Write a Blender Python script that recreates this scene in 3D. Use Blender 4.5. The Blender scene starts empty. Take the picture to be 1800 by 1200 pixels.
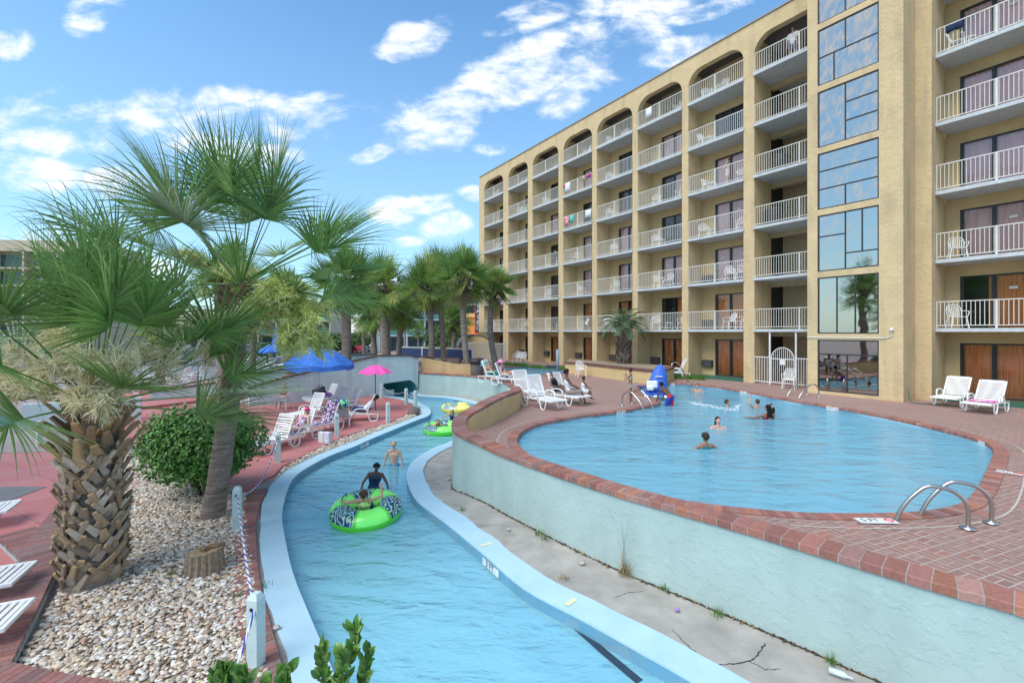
import bpy, bmesh, math, random
import numpy as np
from mathutils import Vector, Matrix, noise
from mathutils.geometry import tessellate_polygon
R = math.radians
rnd = random.Random(7)
SC = bpy.context.scene
COL = SC.collection
# ------------------------------------------------------------------ camera
CH = 2.6                                  # eye height above the brick pool deck (Z = 0)
cam_d = bpy.data.cameras.new('camera'); cam = bpy.data.objects.new('camera', cam_d); COL.objects.link(cam)
cam.location = (0, 0, CH); cam.rotation_euler = (R(90), 0, 0)
cam_d.sensor_width = 36; cam_d.lens = 16; cam_d.shift_y = -17/1800
cam_d.clip_start = .05; cam_d.clip_end = 2000
SC.camera = cam
# ------------------------------------------------------------------ light
SUN_EL, SUN_AZ = 54, 226                  # azimuth measured clockwise from +Y (behind left of the camera)
SUN_STR, SUN_ANG, SKY_STR = 1.85, 46, .15
SC.view_settings.view_transform = 'Standard'; SC.view_settings.look = 'None'
SC.view_settings.exposure = .84; SC.view_settings.gamma = 1
sun_d = bpy.data.lights.new('sun', 'SUN'); sun = bpy.data.objects.new('sun', sun_d); COL.objects.link(sun)
sun_d.energy = SUN_STR; sun_d.angle = R(SUN_ANG); sun_d.color = (1, .95, .87)
_d = Vector((math.sin(R(SUN_AZ))*math.cos(R(SUN_EL)), math.cos(R(SUN_AZ))*math.cos(R(SUN_EL)), math.sin(R(SUN_EL))))
sun.rotation_euler = _d.to_track_quat('Z', 'Y').to_euler()
W = bpy.data.worlds.new('World'); SC.world = W; W.use_nodes = True
def make_world():
    nt = W.node_tree; N = nt.nodes; L = nt.links; N.clear()
    out = N.new('ShaderNodeOutputWorld'); bg = N.new('ShaderNodeBackground'); L.new(bg.outputs[0], out.inputs[0])
    sky = N.new('ShaderNodeTexSky'); sky.sky_type = 'NISHITA'; sky.sun_disc = False
    sky.sun_elevation = R(SUN_EL); sky.sun_rotation = R(SUN_AZ); sky.altitude = 0; sky.air_density = 1.0; sky.dust_density = .6; sky.ozone_density = 1.6
    bg.inputs[1].default_value = SKY_STR
    tc = N.new('ShaderNodeTexCoord'); sp = N.new('ShaderNodeSeparateXYZ'); L.new(tc.outputs['Generated'], sp.inputs[0])
    def M(op, a, b=None, c=None, clamp=False):
        n = N.new('ShaderNodeMath'); n.operation = op; n.use_clamp = clamp
        for i, x in enumerate((a, b, c)):
            if x is None: continue
            if isinstance(x, (int, float)): n.inputs[i].default_value = x
            else: L.new(x, n.inputs[i])
        return n.outputs[0]
    ay = M('MAXIMUM', M('ABSOLUTE', sp.outputs[1]), .05)
    U = M('DIVIDE', sp.outputs[0], ay); V = M('DIVIDE', sp.outputs[2], ay)
    cb = N.new('ShaderNodeCombineXYZ'); L.new(U, cb.inputs[0]); L.new(V, cb.inputs[1])
    acc = None
    clouds = [(385,212,175,48,4),(75,228,125,46,0),(45,300,95,32,-12),(165,22,45,30,20),(15,75,40,26,0),(728,78,62,34,22),
              (780,205,125,48,22),(905,140,125,48,24),(1050,80,125,44,14),(1185,92,75,26,10),(662,268,52,14,20),(1020,158,70,28,24),(930,28,75,22,12),
              (1120,12,110,22,0),(1240,22,75,16,15),(200,322,55,26,0),(440,275,80,24,0),(690,374,42,22,0),(752,360,48,16,5),(786,392,42,22,5),
              (862,260,28,12,0),(832,342,24,14,0),(716,425,26,9,0),(880,55,32,10,10),(720,520,120,40,0),(560,560,200,40,0),(100,470,200,60,0)]
    for (x, y, a, b, r) in clouds:
        mp = N.new('ShaderNodeMapping'); mp.vector_type = 'TEXTURE'
        mp.inputs['Location'].default_value = ((x-900)/800, (583-y)/800, 0); mp.inputs['Rotation'].default_value = (0, 0, R(r))
        mp.inputs['Scale'].default_value = (a/800, b/800, 1); L.new(cb.outputs[0], mp.inputs[0])
        ln = N.new('ShaderNodeVectorMath'); ln.operation = 'LENGTH'; L.new(mp.outputs[0], ln.inputs[0])
        m = M('SUBTRACT', 1.85, ln.outputs['Value'], clamp=True)
        acc = m if acc is None else M('MAXIMUM', acc, m)
    n1 = N.new('ShaderNodeTexNoise'); n1.inputs['Scale'].default_value = 6.5; n1.inputs['Detail'].default_value = 12; n1.inputs['Distortion'].default_value = .25; n1.inputs['Roughness'].default_value = .62
    mp = N.new('ShaderNodeMapping'); mp.inputs['Scale'].default_value = (1, 1.9, 1); L.new(cb.outputs[0], mp.inputs[0]); L.new(mp.outputs[0], n1.inputs[0])
    n2 = N.new('ShaderNodeTexNoise'); n2.inputs['Scale'].default_value = 1.4; n2.inputs['Detail'].default_value = 7; L.new(tc.outputs['Generated'], n2.inputs[0])
    side = M('MULTIPLY', M('MULTIPLY', M('SUBTRACT', M('ABSOLUTE', U), 1.25, clamp=True), 3, clamp=True), M('MULTIPLY', M('SUBTRACT', n2.outputs[0], .12), 3.), clamp=True)
    acc = M('MAXIMUM', acc, side, clamp=True)
    dens = M('ADD', M('MULTIPLY', acc, 1.35), M('MULTIPLY', M('SUBTRACT', n1.outputs[0], .5), 4.2))
    sm = N.new('ShaderNodeMapRange'); sm.interpolation_type = 'SMOOTHSTEP'; L.new(dens, sm.inputs[0])
    sm.inputs[1].default_value = .78; sm.inputs[2].default_value = 1.9
    gate = M('MULTIPLY', acc, 6, clamp=True)
    cl = M('MULTIPLY', M('MULTIPLY', sm.outputs[0], gate), .93)
    hsv = N.new('ShaderNodeHueSaturation'); hsv.inputs['Saturation'].default_value = 1.12; hsv.inputs['Value'].default_value = .90; L.new(sky.outputs[0], hsv.inputs['Color'])
    tint = N.new('ShaderNodeMixRGB'); tint.blend_type = 'MULTIPLY'; tint.inputs[0].default_value = 1; tint.inputs[2].default_value = (.72, 1.02, 1.1, 1)
    L.new(hsv.outputs[0], tint.inputs[1])
    # thin high veil low in the sky
    veil = N.new('ShaderNodeMapRange'); L.new(sp.outputs[2], veil.inputs[0]); veil.inputs[1].default_value = -.02; veil.inputs[2].default_value = .62; veil.inputs[3].default_value = .6; veil.inputs[4].default_value = .05
    mv = N.new('ShaderNodeMixRGB'); L.new(veil.outputs[0], mv.inputs[0]); L.new(tint.outputs[0], mv.inputs[1]); mv.inputs[2].default_value = (2.3, 3.25, 4.1, 1)
    # cloud shading: billow tops white, thin bases slightly grey-blue
    cr = N.new('ShaderNodeMixRGB'); L.new(sm.outputs[0], cr.inputs[0]); cr.inputs[1].default_value = (3.6, 4.1, 4.6, 1); cr.inputs[2].default_value = (4.4, 4.45, 4.55, 1)
    mx = N.new('ShaderNodeMixRGB'); L.new(cl, mx.inputs[0]); L.new(mv.outputs[0], mx.inputs[1]); L.new(cr.outputs[0], mx.inputs[2])
    L.new(mx.outputs[0], bg.inputs[0])
make_world()
# ------------------------------------------------------------------ helpers
RIV = -1.26                               # level of the river banks and the lower grounds
def G(px, py, Z=0.):
    y = 800*(CH-Z)/(py-583); return Vector(((px-900)/800*y, y, Z))
def V3(px, py, y):
    return Vector(((px-900)/800*y, y, CH-(py-583)/800*y))
def tag(o, label=None, cat=None, group=None, kind=None):
    if label: o['label'] = label
    if cat: o['category'] = cat
    if group: o['group'] = group
    if kind: o['kind'] = kind
    return o
def empty(name, loc=(0,0,0), rz=0., **k):
    o = bpy.data.objects.new(name, None); COL.objects.link(o); o.location = loc; o.rotation_euler = (0, 0, rz); o.empty_display_size = .2
    return tag(o, **k)
def catmull(pts, n=8, closed=False):
    P = [np.array(p, float) for p in pts]; out = []; N = len(P)
    for i in range(N if closed else N-1):
        if closed: a, b, c, d = P[(i-1)%N], P[i], P[(i+1)%N], P[(i+2)%N]
        else: a, b, c, d = P[max(i-1,0)], P[i], P[i+1], P[min(i+2,N-1)]
        for k in range(n):
            t = k/n
            out.append(.5*((2*b)+(c-a)*t+(2*a-5*b+4*c-d)*t*t+(3*b-a-3*c+d)*t**3))
    if not closed: out.append(P[-1])
    return out
def resample(pts, step, closed=False):
    P = [np.array(p, float) for p in pts]
    if closed: P = P+[P[0]]
    P = np.array(P); d = np.linalg.norm(np.diff(P[:, :2], axis=0), axis=1); s = np.concatenate([[0], np.cumsum(d)])
    n = max(2, int(round(s[-1]/step))); q = np.linspace(0, s[-1], n+1)
    out = np.stack([np.interp(q, s, P[:, k]) for k in range(P.shape[1])], 1)
    return out[:-1] if closed else out
def normals2(P, closed=False):
    P = np.asarray(P)[:, :2]
    if closed: T = np.roll(P, -1, 0)-np.roll(P, 1, 0)
    else: T = np.gradient(P, axis=0)
    T = T/np.maximum(np.linalg.norm(T, axis=1, keepdims=True), 1e-9)
    return np.stack([-T[:, 1], T[:, 0]], 1)       # left-hand normal
class MB:
    def __init__(s): s.v = []; s.f = []; s.m = []; s.c = []; s.col = (1, 1, 1); s.mi = 0
    def add(s, vs, fs):
        b = len(s.v); s.v += [tuple(map(float, p)) for p in vs]; s.c += [s.col]*len(vs)
        s.f += [tuple(i+b for i in q) for q in fs]; s.m += [s.mi]*len(fs)
    def box(s, a, b, M=None):
        x0, y0, z0 = a; x1, y1, z1 = b
        P = [(x0,y0,z0),(x1,y0,z0),(x1,y1,z0),(x0,y1,z0),(x0,y0,z1),(x1,y0,z1),(x1,y1,z1),(x0,y1,z1)]
        if M is not None: P = [M@Vector(p) for p in P]
        s.add(P, [(0,3,2,1),(4,5,6,7),(0,1,5,4),(1,2,6,5),(2,3,7,6),(3,0,4,7)])
    def bevbox(s, a, b, r=.02, M=None):            # box with chamfered edges
        bm = bmesh.new(); bmesh.ops.create_cube(bm, size=1)
        for v in bm.verts: v.co = Vector([(a[i]+b[i])/2+v.co[i]*(b[i]-a[i]) for i in range(3)])
        bmesh.ops.bevel(bm, geom=bm.edges[:], offset=r, segments=2, affect='EDGES', profile=.5)
        s.bm(bm, M)
    def bm(s, bm, M=None):
        bm.verts.index_update()
        s.add([(M@v.co if M is not None else v.co) for v in bm.verts], [[v.index for v in f.verts] for f in bm.faces]); bm.free()
    def tube(s, pts, r, n=8, cap=True, taper=None):
        P = [Vector(p) for p in pts]; K = len(P); vs = []; up = None
        for i, p in enumerate(P):
            t = (P[min(i+1,K-1)]-P[max(i-1,0)]).normalized()
            if up is None:
                up = Vector((0,0,1)) if abs(t.z) < .9 else Vector((1,0,0))
            a = t.cross(up).normalized(); b = a.cross(t).normalized(); up = b
            rr = r[i] if hasattr(r, '__len__') else r
            for k in range(n):
                th = 2*math.pi*k/n; vs.append(p+a*math.cos(th)*rr+b*math.sin(th)*rr)
        fs = [(i*n+k, i*n+(k+1)%n, (i+1)*n+(k+1)%n, (i+1)*n+k) for i in range(K-1) for k in range(n)]
        if cap: fs += [tuple(range(n))[::-1], tuple(range((K-1)*n, K*n))]
        s.add(vs, fs)
    def lathe(s, prof, n=16, M=None, cap=True):
        vs = []; K = len(prof)
        for (r, z) in prof:
            for k in range(n):
                th = 2*math.pi*k/n; p = Vector((r*math.cos(th), r*math.sin(th), z)); vs.append(M@p if M is not None else p)
        fs = [(i*n+k, i*n+(k+1)%n, (i+1)*n+(k+1)%n, (i+1)*n+k) for i in range(K-1) for k in range(n)]
        if cap: fs += [tuple(range(n))[::-1], tuple(range((K-1)*n, K*n))]
        s.add(vs, fs)
    def prism(s, poly, z0, z1, M=None, holes=(), bottom=True):   # polygon in local XY extruded in Z
        loops = [[Vector((p[0], p[1], 0)) for p in poly]]+[[Vector((p[0], p[1], 0)) for p in h] for h in holes]
        tri = tessellate_polygon(loops); flat = [p for l in loops for p in l]; n = len(flat)
        T = (lambda p: M@p) if M is not None else (lambda p: p)
        vs = [T(Vector((p.x, p.y, z1))) for p in flat]; up = []
        for t in tri:
            a, b, c = (flat[i] for i in t)
            up.append(tuple(t) if (b-a).cross(c-a).z > 0 else tuple(t)[::-1])
        if z0 is None: s.add(vs, up); return
        vs += [T(Vector((p.x, p.y, z0))) for p in flat]
        fs = list(up)+([tuple(i+n for i in t)[::-1] for t in up] if bottom else [])
        o = 0
        for li, l in enumerate(loops):
            k = len(l); A = sum(l[i].x*l[(i+1)%k].y-l[(i+1)%k].x*l[i].y for i in range(k)); ccw = (A > 0) == (li == 0)
            for i in range(k):
                a, b = o+i, o+(i+1)%k
                fs.append((a+n, b+n, b, a) if ccw else (a, b, b+n, a+n))
            o += k
        s.add(vs, fs)
    def sphere(s, c, r, n=12, m=8, M=None):
        r = r if hasattr(r, '__len__') else (r, r, r); vs = []
        for i in range(m+1):
            ph = math.pi*i/m
            for k in range(n):
                th = 2*math.pi*k/n; p = Vector((r[0]*math.sin(ph)*math.cos(th), r[1]*math.sin(ph)*math.sin(th), r[2]*math.cos(ph)))
                if M is not None: p = M@p
                vs.append(Vector(c)+p)
        s.add(vs, [(i*n+k, (i+1)*n+k, (i+1)*n+(k+1)%n, i*n+(k+1)%n) for i in range(m) for k in range(n)])
    def build(s, name, mats, parent=None, smooth=False, loc=None, rz=None, color=False):
        me = bpy.data.meshes.new(name); me.from_pydata(s.v, [], s.f)
        for mt in (mats if isinstance(mats, (list, tuple)) else [mats]): me.materials.append(mt)
        if any(s.m): me.polygons.foreach_set('material_index', s.m)
        if color:
            a = me.color_attributes.new('col', 'FLOAT_COLOR', 'POINT')
            a.data.foreach_set('color', np.concatenate([np.array(s.c, dtype=np.float32), np.ones((len(s.c), 1), np.float32)], 1).ravel())
        if smooth: me.polygons.foreach_set('use_smooth', [True]*len(me.polygons))
        me.update(); me.validate()
        o = bpy.data.objects.new(name, me); COL.objects.link(o)
        if parent is not None: o.parent = parent
        if loc is not None: o.location = loc
        if rz is not None: o.rotation_euler = (0, 0, rz)
        return o
def copy_tree(o, parent=None):
    c = o.copy(); COL.objects.link(c)
    if parent is not None: c.parent = parent
    for ch in list(o.children): copy_tree(ch, c)
    return c
def text_mesh(s, size, mat, parent, M, name='lettering', depth=.002):
    cu = bpy.data.curves.new(name, 'FONT'); cu.body = s; cu.size = size; cu.align_x = 'CENTER'; cu.align_y = 'CENTER'; cu.extrude = depth; cu.resolution_u = 3
    to = bpy.data.objects.new('tmp', cu); COL.objects.link(to); dg = bpy.context.evaluated_depsgraph_get()
    me = bpy.data.meshes.new_from_object(to.evaluated_get(dg)); bpy.data.objects.remove(to); me.name = name
    me.transform(M); me.materials.clear(); me.materials.append(mat)
    o = bpy.data.objects.new(name, me); COL.objects.link(o)
    if parent is not None: o.parent = parent
    return o
# ------------------------------------------------------------------ materials
MAT = {}
def m_cop():
    t = NT('coping_blue'); c = t.mix(t.rng(t.noise(2.5, 5), .3, .7), (.40,.59,.68), (.46,.65,.74)); c = t.mix(t.rng(t.noise(3.2, 8, .7), .64, .70, 0, .75), c, (.66,.64,.58)); c = t.mix(t.rng(t.noise(6.5, 6, .7, dist=1), .68, .74, 0, .5), c, (.40,.36,.30))
    MAT['coping_blue'] = t.fin(c, .6, t.bump(t.noise(24, 4), .25, .01), 0, .35)
class NT:
    def __init__(s, name):
        s.m = bpy.data.materials.new(name); s.m.use_nodes = True; s.N = s.m.node_tree.nodes; s.L = s.m.node_tree.links
        s.b = s.N['Principled BSDF']; s.o = s.N['Material Output']; s.tc = s.N.new('ShaderNodeTexCoord')
    def set(s, n, k, x):
        if x is None: return
        i = n.inputs[k]
        if hasattr(x, 'is_output') or isinstance(x, bpy.types.NodeSocket): s.L.new(x, i)
        else:
            if isinstance(x, tuple) and len(x) == 3 and i.type == 'RGBA': x = (*x, 1)
            i.default_value = x
    def math(s, op, a, b=None, clamp=False):
        n = s.N.new('ShaderNodeMath'); n.operation = op; n.use_clamp = clamp; s.set(n, 0, a); s.set(n, 1, b); return n.outputs[0]
    def noise(s, sc, det=4, ro=.55, vec=None, dist=0):
        n = s.N.new('ShaderNodeTexNoise'); s.set(n, 'Scale', float(sc)); s.set(n, 'Detail', float(det)); s.set(n, 'Roughness', ro); s.set(n, 'Distortion', float(dist)); s.L.new(vec or s.tc.outputs['Object'], n.inputs[0]); return n.outputs[0]
    def voro(s, sc, feat='F1', vec=None, out='Distance'):
        n = s.N.new('ShaderNodeTexVoronoi'); n.feature = feat; s.set(n, 'Scale', float(sc)); s.L.new(vec or s.tc.outputs['Object'], n.inputs[0]); return n.outputs[out]
    def mapping(s, sc=(1,1,1), rot=(0,0,0), loc=(0,0,0), vec=None):
        n = s.N.new('ShaderNodeMapping'); n.inputs['Scale'].default_value = sc; n.inputs['Rotation'].default_value = rot; n.inputs['Location'].default_value = loc
        s.L.new(vec or s.tc.outputs['Object'], n.inputs[0]); return n.outputs[0]
    def mix(s, f, a, b, mode='MIX'):
        n = s.N.new('ShaderNodeMixRGB'); n.blend_type = mode; s.set(n, 0, f); s.set(n, 1, a); s.set(n, 2, b); return n.outputs[0]
    def ramp(s, f, stops):
        n = s.N.new('ShaderNodeValToRGB'); s.L.new(f, n.inputs[0]); e = n.color_ramp.elements
        while len(e) < len(stops): e.new(.5)
        for i, (p, c) in enumerate(stops): e[i].position = p; e[i].color = (*c, 1) if len(c) == 3 else c
        return n.outputs[0]
    def rng(s, f, a, b, c=0., d=1.):
        n = s.N.new('ShaderNodeMapRange'); s.L.new(f, n.inputs[0])
        for i, x in enumerate((a, b, c, d)): n.inputs[i+1].default_value = x
        return n.outputs[0]
    def bump(s, h, st=.3, dist=.02, nrm=None):
        n = s.N.new('ShaderNodeBump'); s.set(n, 'Strength', st); s.set(n, 'Distance', dist); s.L.new(h, n.inputs['Height'])
        if nrm is not None: s.L.new(nrm, n.inputs['Normal'])
        return n.outputs[0]
    def attr(s, k='col'):
        n = s.N.new('ShaderNodeAttribute'); n.attribute_name = k; return n.outputs['Color']
    def fin(s, col=None, rough=.6, nrm=None, metal=0., spec=.5, **k):
        s.set(s.b, 'Base Color', col); s.set(s.b, 'Roughness', rough); s.set(s.b, 'Metallic', metal); s.set(s.b, 'Specular IOR Level', spec)
        if nrm is not None: s.L.new(nrm, s.b.inputs['Normal'])
        for a, x in k.items(): s.set(s.b, a, x)
        return s.m
def plain(name, col, rough=.5, metal=0., var=.08, spec=.5, nsc=6, bump=0):
    t = NT(name); n = t.noise(nsc, 4); c = t.mix(t.rng(n, .3, .7), tuple(x*(1-var) for x in col), tuple(min(1, x*(1+var)) for x in col))
    nr = t.bump(t.noise(nsc*8, 3), bump, .01) if bump else None
    MAT[name] = t.fin(c, rough, nr, metal, spec); return MAT[name]
def colored(name, rough=.6, spec=.4, trans=0., bump=0, nsc=20):
    t = NT(name); c = t.attr(); c = t.mix(t.rng(t.noise(nsc, 3), .3, .7), t.mix(1., c, (.82,.82,.82), 'MULTIPLY'), t.mix(1., c, (1.12,1.12,1.12), 'MULTIPLY'))
    t.fin(c, rough, t.bump(t.noise(nsc*3, 3), bump, .01) if bump else None, 0, spec)
    if trans:
        tr = t.N.new('ShaderNodeBsdfTranslucent'); t.L.new(c, tr.inputs[0]); mx = t.N.new('ShaderNodeMixShader'); mx.inputs[0].default_value = trans
        t.L.new(t.b.outputs[0], mx.inputs[1]); t.L.new(tr.outputs[0], mx.inputs[2]); t.L.new(mx.outputs[0], t.o.inputs[0])
    MAT[name] = t.m; return t.m
def stucco(name, col, stain=.0, bst=.6, scale=7, streak=(.25,.3,.22)):
    t = NT(name); n = t.noise(1.3, 5); c = t.mix(t.rng(n, .3, .75), tuple(x*.9 for x in col), tuple(min(1, x*1.06) for x in col))
    if stain:
        v = t.noise(1.0, 5, vec=t.mapping((2.2, 2.2, .35))); c = t.mix(t.rng(v, .5, .72, 0, stain), c, streak)
    h1 = t.noise(scale, 5, .6, dist=.25); h1 = t.rng(h1, .50, .58); h2 = t.noise(scale*7, 3)
    h = t.math('ADD', h1, t.math('MULTIPLY', h2, .35))
    MAT[name] = t.fin(c, .85, t.bump(h, bst, .018), 0, .25); return MAT[name]
def bricks(name, cols, bw=.2, bh=.1, weave=False, mort=(.42,.38,.34), rz=0., dirt=.5, msz=.006):
    t = NT(name)
    def br(vec, off):
        n = t.N.new('ShaderNodeTexBrick'); t.L.new(vec, n.inputs[0]); n.offset = off; n.squash = 1
        t.set(n, 'Scale', 1.); t.set(n, 'Brick Width', bw); t.set(n, 'Row Height', bh); t.set(n, 'Mortar Size', msz); t.set(n, 'Mortar Smooth', .3); t.set(n, 'Bias', -.1)
        t.set(n, 'Color1', cols[0]); t.set(n, 'Color2', cols[1]); t.set(n, 'Mortar', mort); return n
    v = t.mapping(rot=(0, 0, rz))
    if weave:
        a = br(v, 0); b = br(t.mapping(rot=(0, 0, R(90)), vec=v), 0)
        ck = t.N.new('ShaderNodeTexChecker'); t.set(ck, 'Scale', 1/bw); t.L.new(v, ck.inputs[0])
        c = t.mix(ck.outputs[1], a.outputs[0], b.outputs[0]); fac = t.mix(ck.outputs[1], a.outputs[1], b.outputs[1])
    else:
        a = br(v, .5); c = a.outputs[0]; fac = a.outputs[1]
    sn = t.N.new('ShaderNodeVectorMath'); sn.operation = 'SNAP'; t.L.new(v, sn.inputs[0]); sn.inputs[1].default_value = (bw, bw, 9)
    wn = t.N.new('ShaderNodeTexWhiteNoise'); t.L.new(sn.outputs[0], wn.inputs[0]); sep = t.N.new('ShaderNodeSeparateColor'); t.L.new(wn.outputs['Color'], sep.inputs[0])
    c = t.mix(t.math('MULTIPLY', sep.outputs[0], .55), c, cols[2]); c = t.mix(t.math('MULTIPLY', t.rng(sep.outputs[1], .86, .94, 0, .75), t.rng(t.noise(.8, 3), .48, .62, 0, 1)), c, cols[3])
    c = t.mix(t.rng(t.noise(.5, 5), .42, .7, 0, dirt), c, (.24,.15,.13)); c = t.mix(t.rng(t.noise(9, 4), .5, .8, 0, .35), c, (.5,.42,.38))
    t.set(t.b, 'Base Color', c)
    h = t.math('SUBTRACT', t.math('MULTIPLY', t.noise(30, 3), .4), fac)
    MAT[name] = t.fin(c, .8, t.bump(h, .5, .008), 0, .3); return MAT[name]
stucco('stucco_tan', (.62, .455, .235), .22, .4, 7, (.36,.27,.16)); stucco('stucco_front', (.63, .47, .265), .45, .45, 6, (.34,.27,.17)); stucco('wall_blue', (.41, .52, .495), .20, .26, 6, (.22,.30,.26))
stucco('wall_white', (.56, .66, .66), .35, .35, 6, (.25,.3,.24)); stucco('wall_orange_tan', (.60, .40, .20), .45, .5, 7, (.30,.20,.10))
bricks('brick_deck', ((.33,.165,.125),(.245,.135,.115),(.32,.205,.175),(.42,.15,.085)), .2, .1, True, rz=R(-22), mort=(.47,.40,.35), msz=.009, dirt=.35)
plain('paint_white', (.72,.72,.70), .45); plain('plastic_white', (.80,.80,.78), .35, var=.03); plain('rail_white', (.66,.64,.58), .5, var=.06); plain('slab_white', (.50,.53,.54), .7, var=.12)
plain('concrete', (.37,.34,.30), .85, var=.2, nsc=2.6, bump=.5); plain('asphalt', (.17,.17,.17), .9, nsc=3); plain('roof_edge', (.30,.29,.28), .7)
m_cop(); plain('basin_blue', (.26,.66,.84), .6, var=.07, nsc=1.2)
plain('river_blue', (.22,.62,.86), .6, var=.07, nsc=1.5); plain('frame_dark', (.025,.028,.03), .35); plain('metal', (.52,.50,.47), .28, metal=1., var=.05)
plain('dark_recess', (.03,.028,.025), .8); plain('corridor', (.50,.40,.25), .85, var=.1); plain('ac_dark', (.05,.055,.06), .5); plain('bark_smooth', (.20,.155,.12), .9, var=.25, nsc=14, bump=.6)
plain('black', (.02,.02,.022), .5); plain('green_curb', (.03,.13,.09), .5); plain('tile_dark', (.03,.05,.08), .3); plain('blue_fence', (.012,.03,.11), .5)
def m_deck():
    t = NT('red_deck'); v = t.mapping(rot=(0, 0, R(28)))
    br = t.N.new('ShaderNodeTexBrick'); t.L.new(v, br.inputs[0]); br.offset = .5
    for k, x in (('Scale', 1.), ('Brick Width', 2.4), ('Row Height', 1.2), ('Mortar Size', .012), ('Mortar Smooth', .5)): t.set(br, k, x)
    t.set(br, 'Color1', (.50,.175,.165)); t.set(br, 'Color2', (.44,.15,.145)); t.set(br, 'Mortar', (.22,.07,.06))
    c = t.mix(t.rng(t.noise(.9, 6), .42, .75, 0, .55), br.outputs[0], (.42,.235,.225)); c = t.mix(t.rng(t.noise(7, 5), .55, .8, 0, .35), c, (.55,.33,.31))
    MAT['red_deck'] = t.fin(c, .75, t.bump(t.noise(20, 4), .2, .01), 0, .3)
m_deck()
def m_pave():
    t = NT('grey_brick'); br = t.N.new('ShaderNodeTexBrick'); t.L.new(t.mapping(rot=(0,0,R(20))), br.inputs[0]); br.offset = .5
    for k, x in (('Scale', 1.), ('Brick Width', .2), ('Row Height', .1), ('Mortar Size', .005)): t.set(br, k, x)
    t.set(br, 'Color1', (.34,.27,.25)); t.set(br, 'Color2', (.27,.23,.22)); t.set(br, 'Mortar', (.2,.18,.17))
    c = t.mix(t.rng(t.noise(1.2, 4), .4, .7, 0, .5), br.outputs[0], (.36,.33,.31)); MAT['grey_brick'] = t.fin(c, .85, None, 0, .3)
m_pave()
def m_water(name, tint, sc, bs, murk=.35, body=(.16,.52,.78)):
    t = NT(name); v = t.mapping((1, 2.1, 1), rot=(0, 0, R(25)))
    h = t.math('ADD', t.noise(sc, 4, .5, vec=v, dist=.7), t.math('MULTIPLY', t.noise(sc*3.3, 3, vec=v, dist=.4), .3))
    h = t.math('ADD', h, t.math('MULTIPLY', t.noise(sc*.35, 2, vec=v), 1.6)); nr = t.bump(h, bs, .12)
    tr = t.N.new('ShaderNodeBsdfTransparent'); tr.inputs[0].default_value = (*tint, 1)
    df = t.N.new('ShaderNodeBsdfDiffuse'); t.L.new(nr, df.inputs['Normal'])
    df.inputs[0].default_value = (*body, 1)
    m1 = t.N.new('ShaderNodeMixShader'); m1.inputs[0].default_value = murk; t.L.new(tr.outputs[0], m1.inputs[1]); t.L.new(df.outputs[0], m1.inputs[2])
    gl = t.N.new('ShaderNodeBsdfGlossy'); gl.inputs['Roughness'].default_value = .06; t.L.new(nr, gl.inputs['Normal'])
    fr = t.N.new('ShaderNodeFresnel'); fr.inputs[0].default_value = 1.33; t.L.new(nr, fr.inputs['Normal'])
    m2 = t.N.new('ShaderNodeMixShader'); t.L.new(fr.outputs[0], m2.inputs[0]); t.L.new(m1.outputs[0], m2.inputs[1]); t.L.new(gl.outputs[0], m2.inputs[2])
    t.L.new(m2.outputs[0], t.o.inputs[0]); t.N.remove(t.b); MAT[name] = t.m
m_water('water_pool', (.72,.92,.98), 1.7, .36, .55, (.26,.68,.88)); m_water('water_river', (.80,.94,.97), 1.3, .8, .50, (.38,.78,.86))
def m_glass(name, tint, ior, rough=.02, gc=(1,1,1)):
    t = NT(name); tr = t.N.new('ShaderNodeBsdfTransparent'); tr.inputs[0].default_value = (*tint, 1)
    gl = t.N.new('ShaderNodeBsdfGlossy'); gl.inputs['Roughness'].default_value = rough; gl.inputs[0].default_value = (*gc, 1)
    t.L.new(t.bump(t.noise(1.1, 2), .06, .05), gl.inputs['Normal'])
    fr = t.N.new('ShaderNodeFresnel'); fr.inputs[0].default_value = ior
    mx = t.N.new('ShaderNodeMixShader'); t.L.new(fr.outputs[0], mx.inputs[0]); t.L.new(tr.outputs[0], mx.inputs[1]); t.L.new(gl.outputs[0], mx.inputs[2])
    t.L.new(mx.outputs[0], t.o.inputs[0]); t.N.remove(t.b); MAT[name] = t.m
m_glass('glass_door', (.96,.97,.97), 1.7); m_glass('glass_tower', (.30,.31,.31), 6., gc=(.95,.90,.83))
def m_curtain(name, c1, c2):
    t = NT(name); w = t.noise(7, 3, vec=t.mapping((3, 3, .12))); MAT[name] = t.fin(t.mix(t.rng(w, .3, .7), c1, c2), .8, None, 0, .2)
m_curtain('curtain_pink', (.80,.42,.40), (1.,.74,.70)); m_curtain('curtain_orange', (.70,.22,.07), (1.,.46,.17)); m_curtain('curtain_dark', (.03,.035,.045), (.07,.08,.09))
colored('leaf', .5, .35, .3); colored('leaf_gloss', .3, .5, .2); colored('boots', .85, .2, 0, .5); colored('pebble', .7, .3, 0, .2, 30); colored('tint', .6, .4, 0, .15); colored('cloth', .8, .2)
colored('brick_col', .8, .3, 0, .5, 25); colored('vinyl', .22, .55)
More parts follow.
